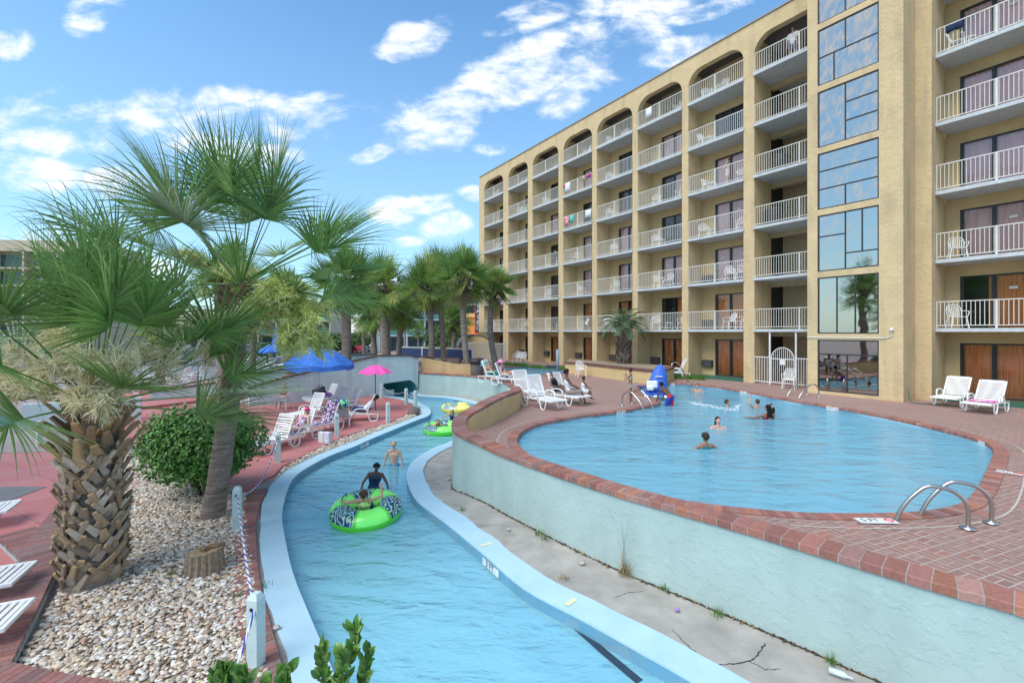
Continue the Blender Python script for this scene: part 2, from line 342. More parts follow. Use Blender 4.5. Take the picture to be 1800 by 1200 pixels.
# ================================================================== SETTING
Lp = [(540,1070),(515.5,1007.5),(501.5,948),(496,902.5),(505,860.5),(519,836),(550.5,815),(585,798),(624,783.5),(660,767.5),(701,750.6),(735,737),(752,730.5),(757,725),(755,718),(745,711),(723,702),(700,697.5),(669,694)]
Lb = [(3.6,-.6,RIV),(1.6,.9,RIV),(0,2.45,RIV),(-1.2,4.0,RIV),tuple(G(571.5,1144,RIV))]+[tuple(G(x,y,RIV)) for x, y in Lp]+[(-9.6,31,RIV),(-11.5,36,RIV)]
Rp = [(1130,1147),(1025,1088),(920,1032),(850,972.5),(787.6,921.5),(760,901),(732.5,879),(720.6,859),(715,839),(718,820.7),(732.5,804),(760,787.7),(791,775)]
Rb = [(8,-2.2,RIV),(5.6,1.2,RIV),(3.4,3.5,RIV),tuple(G(1200,1186,RIV))]+[tuple(G(x,y,RIV)) for x, y in Rp]+[(-1.8,17.6,RIV),(-1.35,19.5,RIV),(-1.3,21.8,RIV),(-1.55,23.4,RIV),tuple(G(834,709,RIV)),tuple(G(788,699,RIV)),tuple(G(730,694,RIV)),(-7.2,31,RIV),(-8.8,36,RIV)]
LB = resample(catmull(Lb, 8), .25); RB = resample(catmull(Rb, 8), .25)
def offset(P, d, closed=False):
    n = normals2(P, closed); Q = np.array(P, float); Q[:, :2] += n*d; return Q
river_poly = [tuple(p[:2]) for p in LB]+[tuple(p[:2]) for p in RB[::-1]]
# retaining wall: outer (river side) line with its top height
wall_px = [(1800,1067,0),(1700,1040,0),(1607,1013,0),(1500,981.7,0),(1380,946,0),(1300,923,0),(1195,893.7,0),(1105,869,0),(1032,846.5,0),(955,821,0),(892,799,0),(853,782,.03),(820,767,.10),(800,756.5,.18)]
wall_pts = [(13,-3.5,0),(9.3,-.3,0),(6.6,2.2,0)]+[tuple(G(x,y,z)) for x, y, z in wall_px]+[(-1.50,11.45,.30),(-1.42,11.85,.42),(-1.12,12.3,.55),(-.80,13.05,.64),(-.45,14.1,.66),(-.16,15.1,.62),(-.02,16.0,.56),(0,17.0,.48),(-.04,18.4,.38),(-.12,20,.26),(-.43,22.8,.1),(-1.33,25.6,.0),(-2.7,27.2,0),(-4.23,28.2,0),(-5.9,28.95,0)]
WP = resample(catmull(wall_pts, 10), .115)
WO = WP; WI = offset(WP, -.34)      # inner (deck) side: right of travel
def sweep(mb, A, B, za, zb, ta, tb):   # closed ribbon: outer line A, inner line B, bottoms za/zb, tops ta/tb (arrays or scalars)
    n = len(A); f = lambda z, i: z[i] if hasattr(z, '__len__') else z; vs = []
    for i in range(n):
        vs += [(A[i][0], A[i][1], f(za, i)), (A[i][0], A[i][1], f(ta, i)), (B[i][0], B[i][1], f(tb, i)), (B[i][0], B[i][1], f(zb, i))]
    fs = []
    for i in range(n-1):
        a, b = 4*i, 4*i+4
        for k in range(4): fs.append((a+k, a+(k+1) % 4, b+(k+1) % 4, b+k))
    fs += [(3,2,1,0), (4*n-4, 4*n-3, 4*n-2, 4*n-1)]
    mb.add(vs, fs)
# which way is the deck: check side once
ground_poly = [(-400,-60),(400,-60),(400,900),(-400,900)]
def structure(mb, name, mat, **k):
    o = mb.build(name, mat, **k); o['kind'] = 'structure'; return o
OUTER = 900.
g = MB()
left_poly = [(-OUTER,-60)]+[(3.6,-60)]+[tuple(p[:2]) for p in LB]+[(-11.5,OUTER),(-OUTER,OUTER)]
g.prism(left_poly, None, RIV-.02); structure(g, 'ground', MAT['grey_brick'])
g = MB(); right_poly = [(8,-60),(OUTER,-60),(OUTER,OUTER),(-8.8,OUTER)]+[tuple(p[:2]) for p in RB[::-1]]
g.prism(right_poly, None, RIV-.02); structure(g, 'terrace', MAT['concrete'])
g = MB(); g.prism([(-OUTER,36),(-OUTER,OUTER),(OUTER,OUTER),(OUTER,36.2),(-8,36.2),(-12,36)], None, RIV-.008); structure(g, 'parking_lot', MAT['asphalt'])
# river basin and water
g = MB()
for P in (LB, RB):
    n = len(P); vs = [(p[0], p[1], RIV-.03) for p in P]+[(p[0], p[1], RIV-1.2) for p in P]
    g.add(vs, [(i, i+1, n+i+1, n+i) for i in range(n-1)])
g.prism(river_poly, None, RIV-1.15); structure(g, 'river_basin', MAT['river_blue'])
g = MB(); g.prism([tuple(p[:2]) for p in offset(LB, .05)]+[tuple(p[:2]) for p in offset(RB, -.05)[::-1]], None, RIV-.2); structure(g, 'river_water', MAT['water_river'])
# painted concrete edges of the river
def irregular(P, d, amp):
    Q = offset(P, d); n = normals2(P)
    for i in range(len(Q)):
        w = noise.noise(Vector((Q[i][0]*1.3, Q[i][1]*1.3, 3)))*amp; Q[i, :2] += n[i]*w
    return Q
def river_edge(P, d, name):
    g = MB(); I = irregular(P, d, .07); sgn = d > 0
    a, b = (P, I)
    sweep(g, a, b, RIV-.3, RIV-.05, RIV+.0, RIV+.012)
    return structure(g, name, MAT['coping_blue'])
river_edge(LB, .42, 'river_kerb'); river_edge(RB, -.45, 'river_kerb')
# worn paint lines, rust flakes along edge
# pool deck
POOLpx = [(1400,901.7),(1500,904),(1600,901.7),(1666.7,893),(1700,880),(1722,855),(1738,823),(1748,797),(1742,783),(1720,772),(1667,757),(1600,741),(1533,727),(1460,714),(1394,703.5),(1326.7,690.7),(1256.7,679),(1210,674.3),(1175,672.6),(1140,676),(1122,683),(1128,692),(1146,699),(1160,706),(1145,712),(1095,721),(1050,727),(1005,733),(965,740.5),(937.5,748),(918,757.5),(909,768),(909,779),(919,791),(937.5,804),(965,817.5),(1005,831),(1077,853),(1165,873.8),(1245,887.3),(1300,893.8)]
POOL = resample(catmull([tuple(G(x, y, 0)) for x, y in POOLpx], 6, True), .25, True)
WADpx = [(842,652),(870,645.5),(915,643.6),(960,645),(988,649),(990,655),(960,658.6),(905,659.5),(860,658.5)]
WADE = resample(catmull([tuple(G(x, y, 0)) for x, y in WADpx], 6, True), .5, True)
pool2 = [tuple(p[:2]) for p in POOL]; wade2 = [tuple(p[:2]) for p in WADE]
deck_poly = [(13.2,-3.2)]+[tuple(p[:2]) for p in offset(WP, -.17)]+[(-5.7,29.2),(-9,34.5),(-16,44),(-16,62),(60,62),(60,-3.2)]
g = MB(); g.prism(deck_poly, None, 0., holes=[pool2[::1], wade2]); structure(g, 'pool_deck', MAT['brick_deck'])
def basin(P, name, depth, water_z, mat, wmat):
    n = len(P); g = MB()
    vs = [(p[0], p[1], -.0) for p in P]+[(p[0], p[1], -depth) for p in P]
    g.add(vs, [(i, (i+1) % n, n+(i+1) % n, n+i) for i in range(n)]); g.prism([tuple(p[:2]) for p in P], None, -depth); structure(g, name, mat)
    g = MB(); g.prism([tuple(p[:2]) for p in offset(P, .0, True)], None, water_z); structure(g, name.replace('basin', 'water'), wmat)
basin(POOL, 'pool_basin', 1.35, -.11, MAT['basin_blue'], MAT['water_pool']); basin(WADE, 'wading_basin', .5, -.08, MAT['basin_blue'], MAT['water_pool'])
# brick soldier course round the pool (real bricks, rounded nose) 
EXP = offset(POOL, (-1 if area(POOL) > 0 else 1)*.50, True) if False else None
def brick_ring(P, w, name, step=.10, z=.019, drop=.09, closed=True, out=1, lip=.02, parent=None, tops=None):
    Q = resample(P, step, closed) if tops is None else P; n = len(Q); nn = normals2(Q, closed); g = MB(); k = 0
    for i in range(n if closed else n-1):
        j = (i+1) % n
        a, b = np.array(Q[i][:2]), np.array(Q[j][:2]); na, nb = nn[i]*out, nn[j]*out; gp = .035
        a2 = a+(b-a)*gp; b2 = b-(b-a)*gp
        c = rnd.random(); base = ((.36,.155,.12),(.31,.14,.115),(.40,.17,.11),(.30,.165,.145),(.37,.20,.165))[rnd.randrange(5)]
        v = rnd.uniform(.8, 1.15); g.col = tuple(x*v for x in base)
        z0 = z+rnd.uniform(-.002, .002)+(tops[i] if tops is not None else 0); z1 = z+rnd.uniform(-.002, .002)+(tops[j] if tops is not None else 0)
        ia, ib = a2-na*lip, b2-nb*lip; oa, ob = a2+na*w, b2+nb*w; r = .012
        vs = [(*ia, z0-drop), (*ib, z1-drop), (*ib, z1-r), (*ia, z0-r), (*(ia+na*r), z0), (*(ib+nb*r), z1), (*ob, z1), (*oa, z0), (*ob, z1-drop), (*oa, z0-drop)]
        g.add(vs, [(0,1,2,3), (3,2,5,4), (4,5,6,7), (7,6,8,9), (0,3,4,7,9), (1,8,6,5,2)])
    # mortar bed just under the brick tops
    g.col = (.42,.37,.33); n2 = len(Q); rngi = range(n if closed else n-1)
    for i in rngi:
        j = (i+1) % n; za = (tops[i] if tops is not None else 0)+z-.007; zb = (tops[j] if tops is not None else 0)+z-.007
        a, b = np.array(Q[i][:2]), np.array(Q[j][:2]); na, nb = nn[i]*out, nn[j]*out; l2 = lip-.006
        vs = [(*(a-na*l2), za), (*(b-nb*l2), zb), (*(b+nb*w), zb), (*(a+na*w), za), (*(a-na*l2), za-drop+.01), (*(b-nb*l2), zb-drop+.01)]
        g.add(vs, [(0,1,2,3), (4,5,1,0)])
    return g.build(name, MAT['brick_col'], parent, color=True)
# orientation of the rings
def area(P): return .5*sum(P[i][0]*P[(i+1) % len(P)][1]-P[(i+1) % len(P)][0]*P[i][1] for i in range(len(P)))
o = brick_ring(POOL, .21, 'pool_kerb', out=(-1 if area(POOL) > 0 else 1)); o['kind'] = 'structure'
Q = offset(POOL, -.46 if area(POOL) > 0 else .46, True); nq = normals2(Q, True); g = MB()
for i in range(len(Q)):
    j = (i+1) % len(Q)
    if min((Q[i][0]-p[0])**2+(Q[i][1]-p[1])**2 for p in WP) < .16 or Q[i][1] > 19: continue
    g.add([(*(Q[i][:2]-nq[i]*.012), .005), (*(Q[j][:2]-nq[j]*.012), .005), (*(Q[j][:2]+nq[j]*.012), .005), (*(Q[i][:2]+nq[i]*.012), .005)], [(0,1,2,3)])
structure(g, 'expansion_joint', plain('joint', (.50,.46,.40), .8))
o = brick_ring(WADE, .3, 'wading_kerb', step=.2, out=(-1 if area(WADE) > 0 else 1)); o['kind'] = 'structure'
# dark waterline tiles
for P, nm in ((POOL, 'waterline_tiles'),):
    g = MB(); Q = offset(P, .012 if area(P) > 0 else -.012, True); n = len(Q)
    g.add([(p[0], p[1], -.035) for p in Q]+[(p[0], p[1], -.2) for p in Q], [(i, (i+1) % n, n+(i+1) % n, n+i) for i in range(n)])
    m = NT('wl'); c = m.mix(m.rng(m.noise(.5, 3), .45, .6), (.10,.24,.34), (.42,.62,.72)); structure(g, nm, m.fin(c, .3))
# ---- retaining wall
wall = empty('retaining_wall', (0,0,0), label='curved pale aqua stucco wall with brick coping between river and upper pool', cat='wall')
T = WP[:, 2]
g = MB(); sweep(g, WO, offset(WP, -.17), RIV-.1, RIV-.1, T-.075, T-.075); g.build('river_face', MAT['wall_blue'], wall)
idx = [i for i in range(len(WP)) if T[i] > .11]
sub = slice(idx[0], idx[-1]+1)
g = MB(); sweep(g, offset(WP, -.17)[sub], WI[sub], -.02, -.02, T[sub]-.075, T[sub]-.075); g.build('deck_face', MAT['stucco_tan'], wall)
WP2 = resample(catmull(wall_pts, 10), .2); brick_ring(WP2, .33, 'coping', z=0.013, drop=.098, closed=False, out=-1, lip=.03, parent=wall, tops=WP2[:, 2])
# litter line where the wall meets the concrete
g = MB(); DB = offset(WP, .02)
for i in range(0, len(DB), 1):
    p = DB[i]
    if p[1] > 14 or p[1] < 2.5: continue
    for k in range(9):
        q = (p[0]+rnd.gauss(0,.022), p[1]+rnd.gauss(0,.022), RIV+.0); s = rnd.uniform(.005,.019)*(1.6 if rnd.random() < .06 else 1)
        v = rnd.random(); g.col = (.10,.06,.035) if v < .6 else ((.30,.20,.08) if v < .85 else (.5,.47,.42))
        g.sphere(q, (s*rnd.uniform(.7,1.6), s, s*.5), 5, 3)
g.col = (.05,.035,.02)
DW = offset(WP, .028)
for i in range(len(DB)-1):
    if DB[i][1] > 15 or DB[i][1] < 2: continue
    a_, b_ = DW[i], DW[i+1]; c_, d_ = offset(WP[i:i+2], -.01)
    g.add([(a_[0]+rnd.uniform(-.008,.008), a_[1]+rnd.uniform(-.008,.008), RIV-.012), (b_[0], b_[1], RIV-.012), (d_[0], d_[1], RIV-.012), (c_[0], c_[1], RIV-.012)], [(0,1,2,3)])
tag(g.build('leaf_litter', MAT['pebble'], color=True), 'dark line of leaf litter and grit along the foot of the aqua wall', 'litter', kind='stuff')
# ---- decks of the lower level
def sheet(name, pts, z, mat, px=True, kind='structure', curve=False):
    P = [tuple(G(x, y, RIV)[:2]) if px else (x, y) for x, y in pts]
    if curve: P = [tuple(p[:2]) for p in catmull([(a, b, 0) for a, b in P], 5, True)]
    g = MB(); g.prism(P, RIV-.3, z); return structure(g, name, mat)
Lout = offset(LB, .50)
def Lseg(y0px, i0, i1): return [tuple(p[:2]) for p in Lout[i0:i1]]
# find indices on the left bank
def near(P, q): return int(np.argmin([(p[0]-q[0])**2+(p[1]-q[1])**2 for p in P]))
iA = near(LB, G(519,836,RIV)); iTip = near(LB, G(757,725,RIV)); iEnd = near(LB, G(700,697,RIV)); iN = near(LB, (-.6,3.2))
shore = [(-11.5,14.2)]+[tuple(G(x, y, RIV)[:2]) for x, y in ((420,868),(482,836),(496,821),(560,788),(604,768.5),(640,756),(680,744.5),(720,727),(727,716),(715,706),(690,700),(666,697))]+[(-9.2,29),(-13.4,23.9),(-16.5,24.6),(-20,22)]
sheet('red_deck', shore, RIV+.03, MAT['red_deck'], px=False)
# strip of pebble bed below is shown by ground; left terraces
sheet('red_terrace', [(-30,-6),(-6.2,-6),(-6.2,3.0),(-6.9,5.2),(-8.0,6.6),(-7.9,8.4),(-9.2,11.2),(-11.6,14.1),(-15.0,14.6),(-22,13.2),(-30,12.0)], RIV+.02, MAT['red_deck'], px=False)
sheet('grey_walk', [(-30,12.1),(-22,13.3),(-15,14.7),(-11.4,14.3),(-13.2,17.5),(-16,19.6),(-30,17)], RIV+.012, MAT['grey_brick'], px=False)
sheet('upper_red_terrace', [tuple(G(x, y, RIV)[:2]) for x, y in ((120,735),(225,724),(350,708.5),(428,700.5),(428,688),(410,675),(345,672),(215,680),(60,690))], RIV+.17, MAT['red_deck'], px=False)
sheet('dark_mat', [tuple(G(x, y, RIV)[:2]) for x, y in ((-200,905),(0,893),(20,880),(82,857),(20,857),(-200,862))], RIV+.032, MAT['asphalt'], px=False)
# brick band beside the river kerb
i0, i1 = near(LB, (0,2.45)), near(LB, G(510,850,RIV))
g = MB(); A = offset(LB, .47)[i0:i1]; B = offset(LB, .92)[i0:i1]
QA = resample(A, .105); QB = resample(B, 1)
nn = normals2(QA)
for i in range(len(QA)-1):
    a, b = QA[i][:2], QA[i+1][:2]; c, d = a+nn[i]*rnd.uniform(.33,.36), b+nn[i+1]*.345; v = rnd.uniform(.75, 1.15)
    base = ((.34,.15,.125),(.28,.14,.125),(.36,.14,.12),(.30,.19,.17))[rnd.randrange(4)]; g.col = tuple(x*v for x in base); e = (b-a)*.04
    a, b, c, d = a+e, b-e, c+e, d-e; z = RIV+.03+rnd.uniform(-.003,.003)
    g.add([(*a,z),(*b,z),(*d,z),(*c,z),(*a,z-.06),(*b,z-.06),(*d,z-.06),(*c,z-.06)], [(0,1,2,3),(4,5,1,0),(5,6,2,1),(6,7,3,2),(7,4,0,3)])
g.col = (.40,.35,.31); vs = []
for i in range(len(QA)): vs += [(*QA[i][:2], RIV+.022), (*(QA[i][:2]+nn[i]*.34), RIV+.022)]
g.add(vs, [(2*i, 2*i+2, 2*i+3, 2*i+1) for i in range(len(QA)-1)])
o = g.build('brick_border', MAT['brick_col'], color=True); o['kind'] = 'structure'
# raised brick edging on the left of the pebble bed
def px2(l): return [tuple(G(x, y, RIV)[:2]) for x, y in l]
edge_line = px2([(140,862),(98,900),(52,962)]); el2 = px2([(52,962),(100,985),(92,1015)]); el3 = px2([(92,1015),(55,1100),(22,1175)]); el4 = px2([(22,1178),(110,1215),(300,1260),(500,1330)])
def band(line, w, z, side=1, h=.14):
    Q = resample([(*p, 0) for p in line], .105); nn = normals2(Q); g.col = (.38,.33,.29)
    for i in range(len(Q)-1):
        a, b = Q[i][:2], Q[i+1][:2]; c, d = a+nn[i]*w*side, b+nn[i+1]*w*side; e = (b-a)*.04; v = rnd.uniform(.75, 1.15)
        base = ((.30,.14,.13),(.26,.14,.135),(.28,.17,.16),(.33,.15,.13))[rnd.randrange(4)]; g.col = tuple(x*v for x in base)
        a, b, c, d = a+e, b-e, c+e, d-e
        g.add([(*a,z),(*b,z),(*d,z),(*c,z),(*a,z-.07),(*b,z-.07),(*d,z-.07),(*c,z-.07)], [(0,1,2,3),(4,5,1,0),(5,6,2,1),(6,7,3,2),(7,4,0,3)])
    g.col = (.45,.5,.5)
    a, b = np.array(line[0]), np.array(line[-1]); P = [tuple(q[:2]) for q in Q]+[tuple(q[:2]+nn[i]*w*side) for i, q in reversed(list(enumerate(Q)))]
    g.prism(P, RIV-.02, z-.012)
g = MB(); ztop = RIV+.16
band(px2([(165,838),(110,885),(47,968)]), .55, ztop, 1); band(px2([(62,938),(140,1000)]), .5, ztop-.004, -1); band(px2([(112,985),(60,1100),(18,1190)]), .55, ztop-.008, -1); band(px2([(-30,1175),(110,1205),(260,1230),(520,1330)]), .5, ztop-.012, -1)
o = tag(g.build('bed_edging', MAT['brick_col'], color=True), 'raised brick edging around the pebble bed by the thick palm', 'edging')
# pebbles
bed = [tuple(G(x, y, RIV)[:2]) for x, y in ((500,1290),(462,1150),(450,1040),(438,960),(430,900),(432,868),(400,850),(330,835),(240,800),(200,800),(150,850),(110,905),(60,960),(100,1000),(115,1015),(66,1110),(30,1170),(120,1196),(260,1222),(400,1262))]
def inside(p, P):
    c = False; j = len(P)-1
    for i in range(len(P)):
        if (P[i][1] > p[1]) != (P[j][1] > p[1]) and p[0] < (P[j][0]-P[i][0])*(p[1]-P[i][1])/(P[j][1]-P[i][1])+P[i][0]: c = not c
        j = i
    return c
def scatter(poly, dens, smin, smax, name, label, z=RIV, seed=3, cols=None, under=None):
    r = random.Random(seed); xs = [p[0] for p in poly]; ys = [p[1] for p in poly]; A = (max(xs)-min(xs))*(max(ys)-min(ys))
    ph = (1+5**.5)/2; ico = np.array([(-1,ph,0),(1,ph,0),(-1,-ph,0),(1,-ph,0),(0,-1,ph),(0,1,ph),(0,-1,-ph),(0,1,-ph),(ph,0,-1),(ph,0,1),(-ph,0,-1),(-ph,0,1)])/math.hypot(1,ph)
    IF = [(0,11,5),(0,5,1),(0,1,7),(0,7,10),(0,10,11),(1,5,9),(5,11,4),(11,10,2),(10,7,6),(7,1,8),(3,9,4),(3,4,2),(3,2,6),(3,6,8),(3,8,9),(4,9,5),(2,4,11),(6,2,10),(8,6,7),(9,8,1)]
    g = MB(); cols = cols or [(.68,.58,.47),(.74,.67,.58),(.62,.50,.39),(.78,.73,.66),(.56,.45,.35),(.70,.57,.40),(.60,.44,.35),(.44,.38,.34),(.80,.76,.70),(.46,.31,.21)]
    for _ in range(int(A*dens)):
        p = (r.uniform(min(xs), max(xs)), r.uniform(min(ys), max(ys)))
        if not inside(p, poly): continue
        s = r.uniform(smin, smax)*(1.4 if r.random() < .12 else 1)
        sc = np.array([s*r.uniform(.9,1.5), s*r.uniform(.7,1.0), s*r.uniform(.35,.6)]); e = r.uniform(0, math.pi); ce, se = math.cos(e), math.sin(e); t = r.uniform(-.5,.5)
        V = ico*sc; V = V*(1+.12*np.array([r.uniform(-1,1) for _ in range(12)]))[:, None]
        V = np.stack([V[:,0], V[:,1]*math.cos(t)-V[:,2]*math.sin(t), V[:,1]*math.sin(t)+V[:,2]*math.cos(t)], 1)
        V = np.stack([V[:,0]*ce-V[:,1]*se, V[:,0]*se+V[:,1]*ce, V[:,2]], 1)+np.array([p[0], p[1], z+s*.25+r.uniform(0,.02)])
        c = cols[r.randrange(len(cols))]; v = r.uniform(.8,1.15); g.col = tuple(x*v for x in c); g.add(V.tolist(), IF)
    return tag(g.build(name, MAT['pebble'], smooth=True, color=True), label, 'pebbles', kind='stuff')
sheet('soil', bed, RIV+.0, (lambda: plain('soil', (.30,.23,.16), .9, nsc=12, bump=.8))(), px=False)
scatter(bed, 720, .018, .036, 'pebble_bed', 'cream and tan river pebbles filling the bed around the palms')
strip = [tuple(p[:2]) for p in offset(LB, .40)[iA-2:iTip-4]]+[tuple(G(x, y, RIV)[:2]) for x, y in ((728,724),(720,728),(680,746),(640,757.5),(604,770),(560,789.5),(498,822))]
scatter(strip, 380, .02, .035, 'pebble_strip', 'pale pebbles in the narrow strip between red deck and river', z=RIV+.01, seed=5)
# left far: second pool corner with pale wall
g = MB(); g.prism(px2([(-140,735),(35,731),(40,760),(-200,790)]), RIV-.02, RIV+.006); structure(g, 'side_pool_water', plain('sidepool', (.25,.55,.78), .15, nsc=3))
lw = MB(); a, b = G(38,756,RIV), G(248,738,RIV)
def vwall(mb, a, b, z0, z1a, z1b, t=.25):
    a, b = Vector((a[0], a[1], 0)), Vector((b[0], b[1], 0)); d = (b-a).normalized(); n = Vector((-d.y, d.x, 0))*t
    P = [a, b, b+n, a+n]; vs = [(p.x, p.y, z0) for p in P]+[(P[0].x,P[0].y,z1a),(P[1].x,P[1].y,z1b),(P[2].x,P[2].y,z1b),(P[3].x,P[3].y,z1a)]
    mb.add(vs, [(0,3,2,1),(4,5,6,7),(0,1,5,4),(1,2,6,5),(2,3,7,6),(3,0,4,7)])
vwall(lw, a, b, RIV-.1, RIV+1.0, RIV+1.0)
tag(lw.build('low_wall', MAT['wall_white']), 'pale aqua low wall at the far left behind the thick palm', 'wall')
# ---- footbridge with ramps over the river
br = empty('footbridge', (0,0,0), label='pale aqua footbridge with sloped parapets arching over the river', cat='bridge')
def parapet(A, B, tops, name, hole=None, t=.3, zb=RIV-.3):
    A, B = Vector(A), Vector(B); d = (B-A); L = d.length; d.normalize(); n = Vector((-d.y, d.x, 0))
    M = Matrix(((d.x, 0, -n.x, A.x), (d.y, 0, -n.y, A.y), (0, 1, 0, 0), (0, 0, 0, 1)))   # local (u, Z, -depth)
    poly = [(0, zb)]
    if hole: poly += hole(L)
    poly += [(L, zb)]+[(u*L, z) for u, z in reversed(tops)]
    g = MB(); g.prism(poly, -t, 0, M); g.build(name, MAT['wall_white'], br)
    g = MB(); 
    for (u0, z0), (u1, z1) in zip(tops[:-1], tops[1:]):
        for o0, o1 in ((0., 1.),):
            a = A+d*u0*L-n*.05; b = A+d*u1*L-n*.05; w = n*(t+.1)
            vs = [(a.x,a.y,z0+.002),(b.x,b.y,z1+.002),(b.x+w.x,b.y+w.y,z1+.002),(a.x+w.x,a.y+w.y,z0+.002)]; vs += [(x,y,z+.09) for x,y,z in vs]
            g.add(vs, [(0,3,2,1),(4,5,6,7),(0,1,5,4),(1,2,6,5),(2,3,7,6),(3,0,4,7)])
    g.col = (.14,.085,.07); g.build('coping', MAT['bridge_cap'], br)
plain('bridge_cap', (.13,.08,.065), .8)
fa, fb = Vector((-13.4,23.2,0)), Vector((-5.95,28.9,0))
Lf = (fb-fa).length
def zpx(u, py): y = (fa+(fb-fa)*u).y; return CH-(py-583)/800*y
def upx(px):   # parameter on the front parapet line whose image column is px
    k = (px-900)/800; return (k*fa.y-fa.x)/((fb.x-fa.x)-k*(fb.y-fa.y))
tops = [(0, zpx(0, 682)), (upx(505), zpx(upx(505), 664)), (upx(600), zpx(upx(600), 641)), (upx(665), zpx(upx(665), 626.5)), (upx(720), zpx(upx(720), 626)), (1, zpx(1, 630))]
def hole(L):
    return [(upx(668)*L, RIV-.3), (upx(668)*L, zpx(upx(668), 675)), (upx(700)*L, zpx(upx(700), 670.5)), (upx(722)*L, zpx(upx(722), 667.5)), (upx(731)*L, zpx(upx(731), 674)), (upx(738.5)*L, zpx(upx(738.5), 690)), (upx(739)*L, RIV-.3)]
parapet(fa, fb, tops, 'front_parapet', hole)
ba, bb = Vector((-19.5,24.5,0)), Vector((-9.5,32.0,0))
def zb2(u, py): y = (ba+(bb-ba)*u).y; return CH-(py-583)/800*y
def ub(px): k = (px-900)/800; return (k*ba.y-ba.x)/((bb.x-ba.x)-k*(bb.y-ba.y))
parapet(ba, bb, [(0, zb2(0, 690)), (ub(420), zb2(ub(420), 668)), (ub(500), zb2(ub(500), 648.5)), (ub(620), zb2(ub(620), 625.5)), (1, zb2(1, 623))], 'back_parapet')
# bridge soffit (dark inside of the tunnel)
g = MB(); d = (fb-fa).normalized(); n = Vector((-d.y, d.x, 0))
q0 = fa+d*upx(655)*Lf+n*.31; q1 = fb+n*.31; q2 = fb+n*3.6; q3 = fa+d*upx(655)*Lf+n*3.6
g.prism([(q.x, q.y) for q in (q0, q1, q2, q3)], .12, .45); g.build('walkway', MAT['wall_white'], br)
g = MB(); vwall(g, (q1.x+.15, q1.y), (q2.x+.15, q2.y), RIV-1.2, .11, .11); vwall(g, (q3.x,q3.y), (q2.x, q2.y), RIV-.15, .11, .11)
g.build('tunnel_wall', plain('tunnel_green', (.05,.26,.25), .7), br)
# ================================================================== HOTEL
AL = math.atan((900-365)/800); ca, sa = math.cos(AL), math.sin(AL); DF = 23.12; H = 2.6
hotel = empty('hotel', (DF*ca, DF*sa, 0), -(math.pi/2-AL), label='seven storey tan stucco hotel with arched top floor balconies and glazed stair tower', cat='hotel')
# local frame: x to the right along the facade, y into the building, z up. s = -x
def S(px, Dn=DF): return (800*Dn/(px-365)-Dn*sa*ca)/(ca*ca)
piers = [(844, 851), (884.6, 893.5), (928, 936), (981.7, 990), (1040.8, 1049), (1111.7, 1121), (1198.7, 1210), (1307, 1326)]
PX = [(-S(a), -S(b)) for a, b in piers]; PX += [(-8.75, -8.3), (-6.0, -5.45), (-2.25, -1.8), (1.4, 1.85), (5.05, 5.5)]
REC = 1.35; ZR = 18.35; ZA = 17.55
UP = lambda x, y, z: Vector((x, y, z))
MXZ = Matrix(((1,0,0,0),(0,0,-1,0),(0,1,0,0),(0,0,0,1)))      # local poly (x,z) extruded along -y
for a, b in PX:
    if a > -9 and b < -5: continue
    g = MB()
    g.box((a, 0, -.05), (b, REC-.004, ZA-.9))
    g.box((a, .36, ZA-.9), (b, REC-.004, ZA+.1)); g.build('pier', MAT['stucco_front'], hotel)
bays = [(PX[i][1], PX[i+1][0]) for i in range(len(PX)-1)]
# top band with arched corners: one spandrel polygon
bandp = [(PX[0][0], ZR), (PX[0][0], ZA-.9), (PX[0][1], ZA-.9)]
def arch(x0, x1, r=.85):
    o = [(x0+r-r*math.cos(t), ZA-r+r*math.sin(t)) for t in np.linspace(0, math.pi/2, 8)]
    return o+[(x1-r+r*math.cos(t), ZA-r+r*math.sin(t)) for t in np.linspace(math.pi/2, 0, 8)]
poly = [(PX[0][0], ZA-.9)]
for i, (x0, x1) in enumerate(bays):
    if i == 8: continue
    if i == 7: x1 = -6.2; poly += [(x0, ZA-.9)]+arch(x0, -8.75)+[(-8.75, ZA-.9)]; continue
    if i == 9: poly += [(x0, ZA-.9)]
    elif i < 7 or i > 9: poly += [(x0, ZA-.9)]
    poly += arch(x0, x1)+[(x1, ZA-.9)]
poly += [(PX[-1][1], ZA-.9), (PX[-1][1], ZR), (PX[0][0], ZR)]
g = MB(); g.prism(poly, -.35, 0, MXZ); g.build('parapet_band', MAT['stucco_front'], hotel)
g = MB(); g.box((PX[0][0]-.06, -.06, ZR), (PX[-1][1], 9, ZR+.07)); g.box((PX[0][0]-.0, REC+.32, ZA), (PX[-1][1], 9, ZR-.004)); g.build('roof', MAT['roof_edge'], hotel)
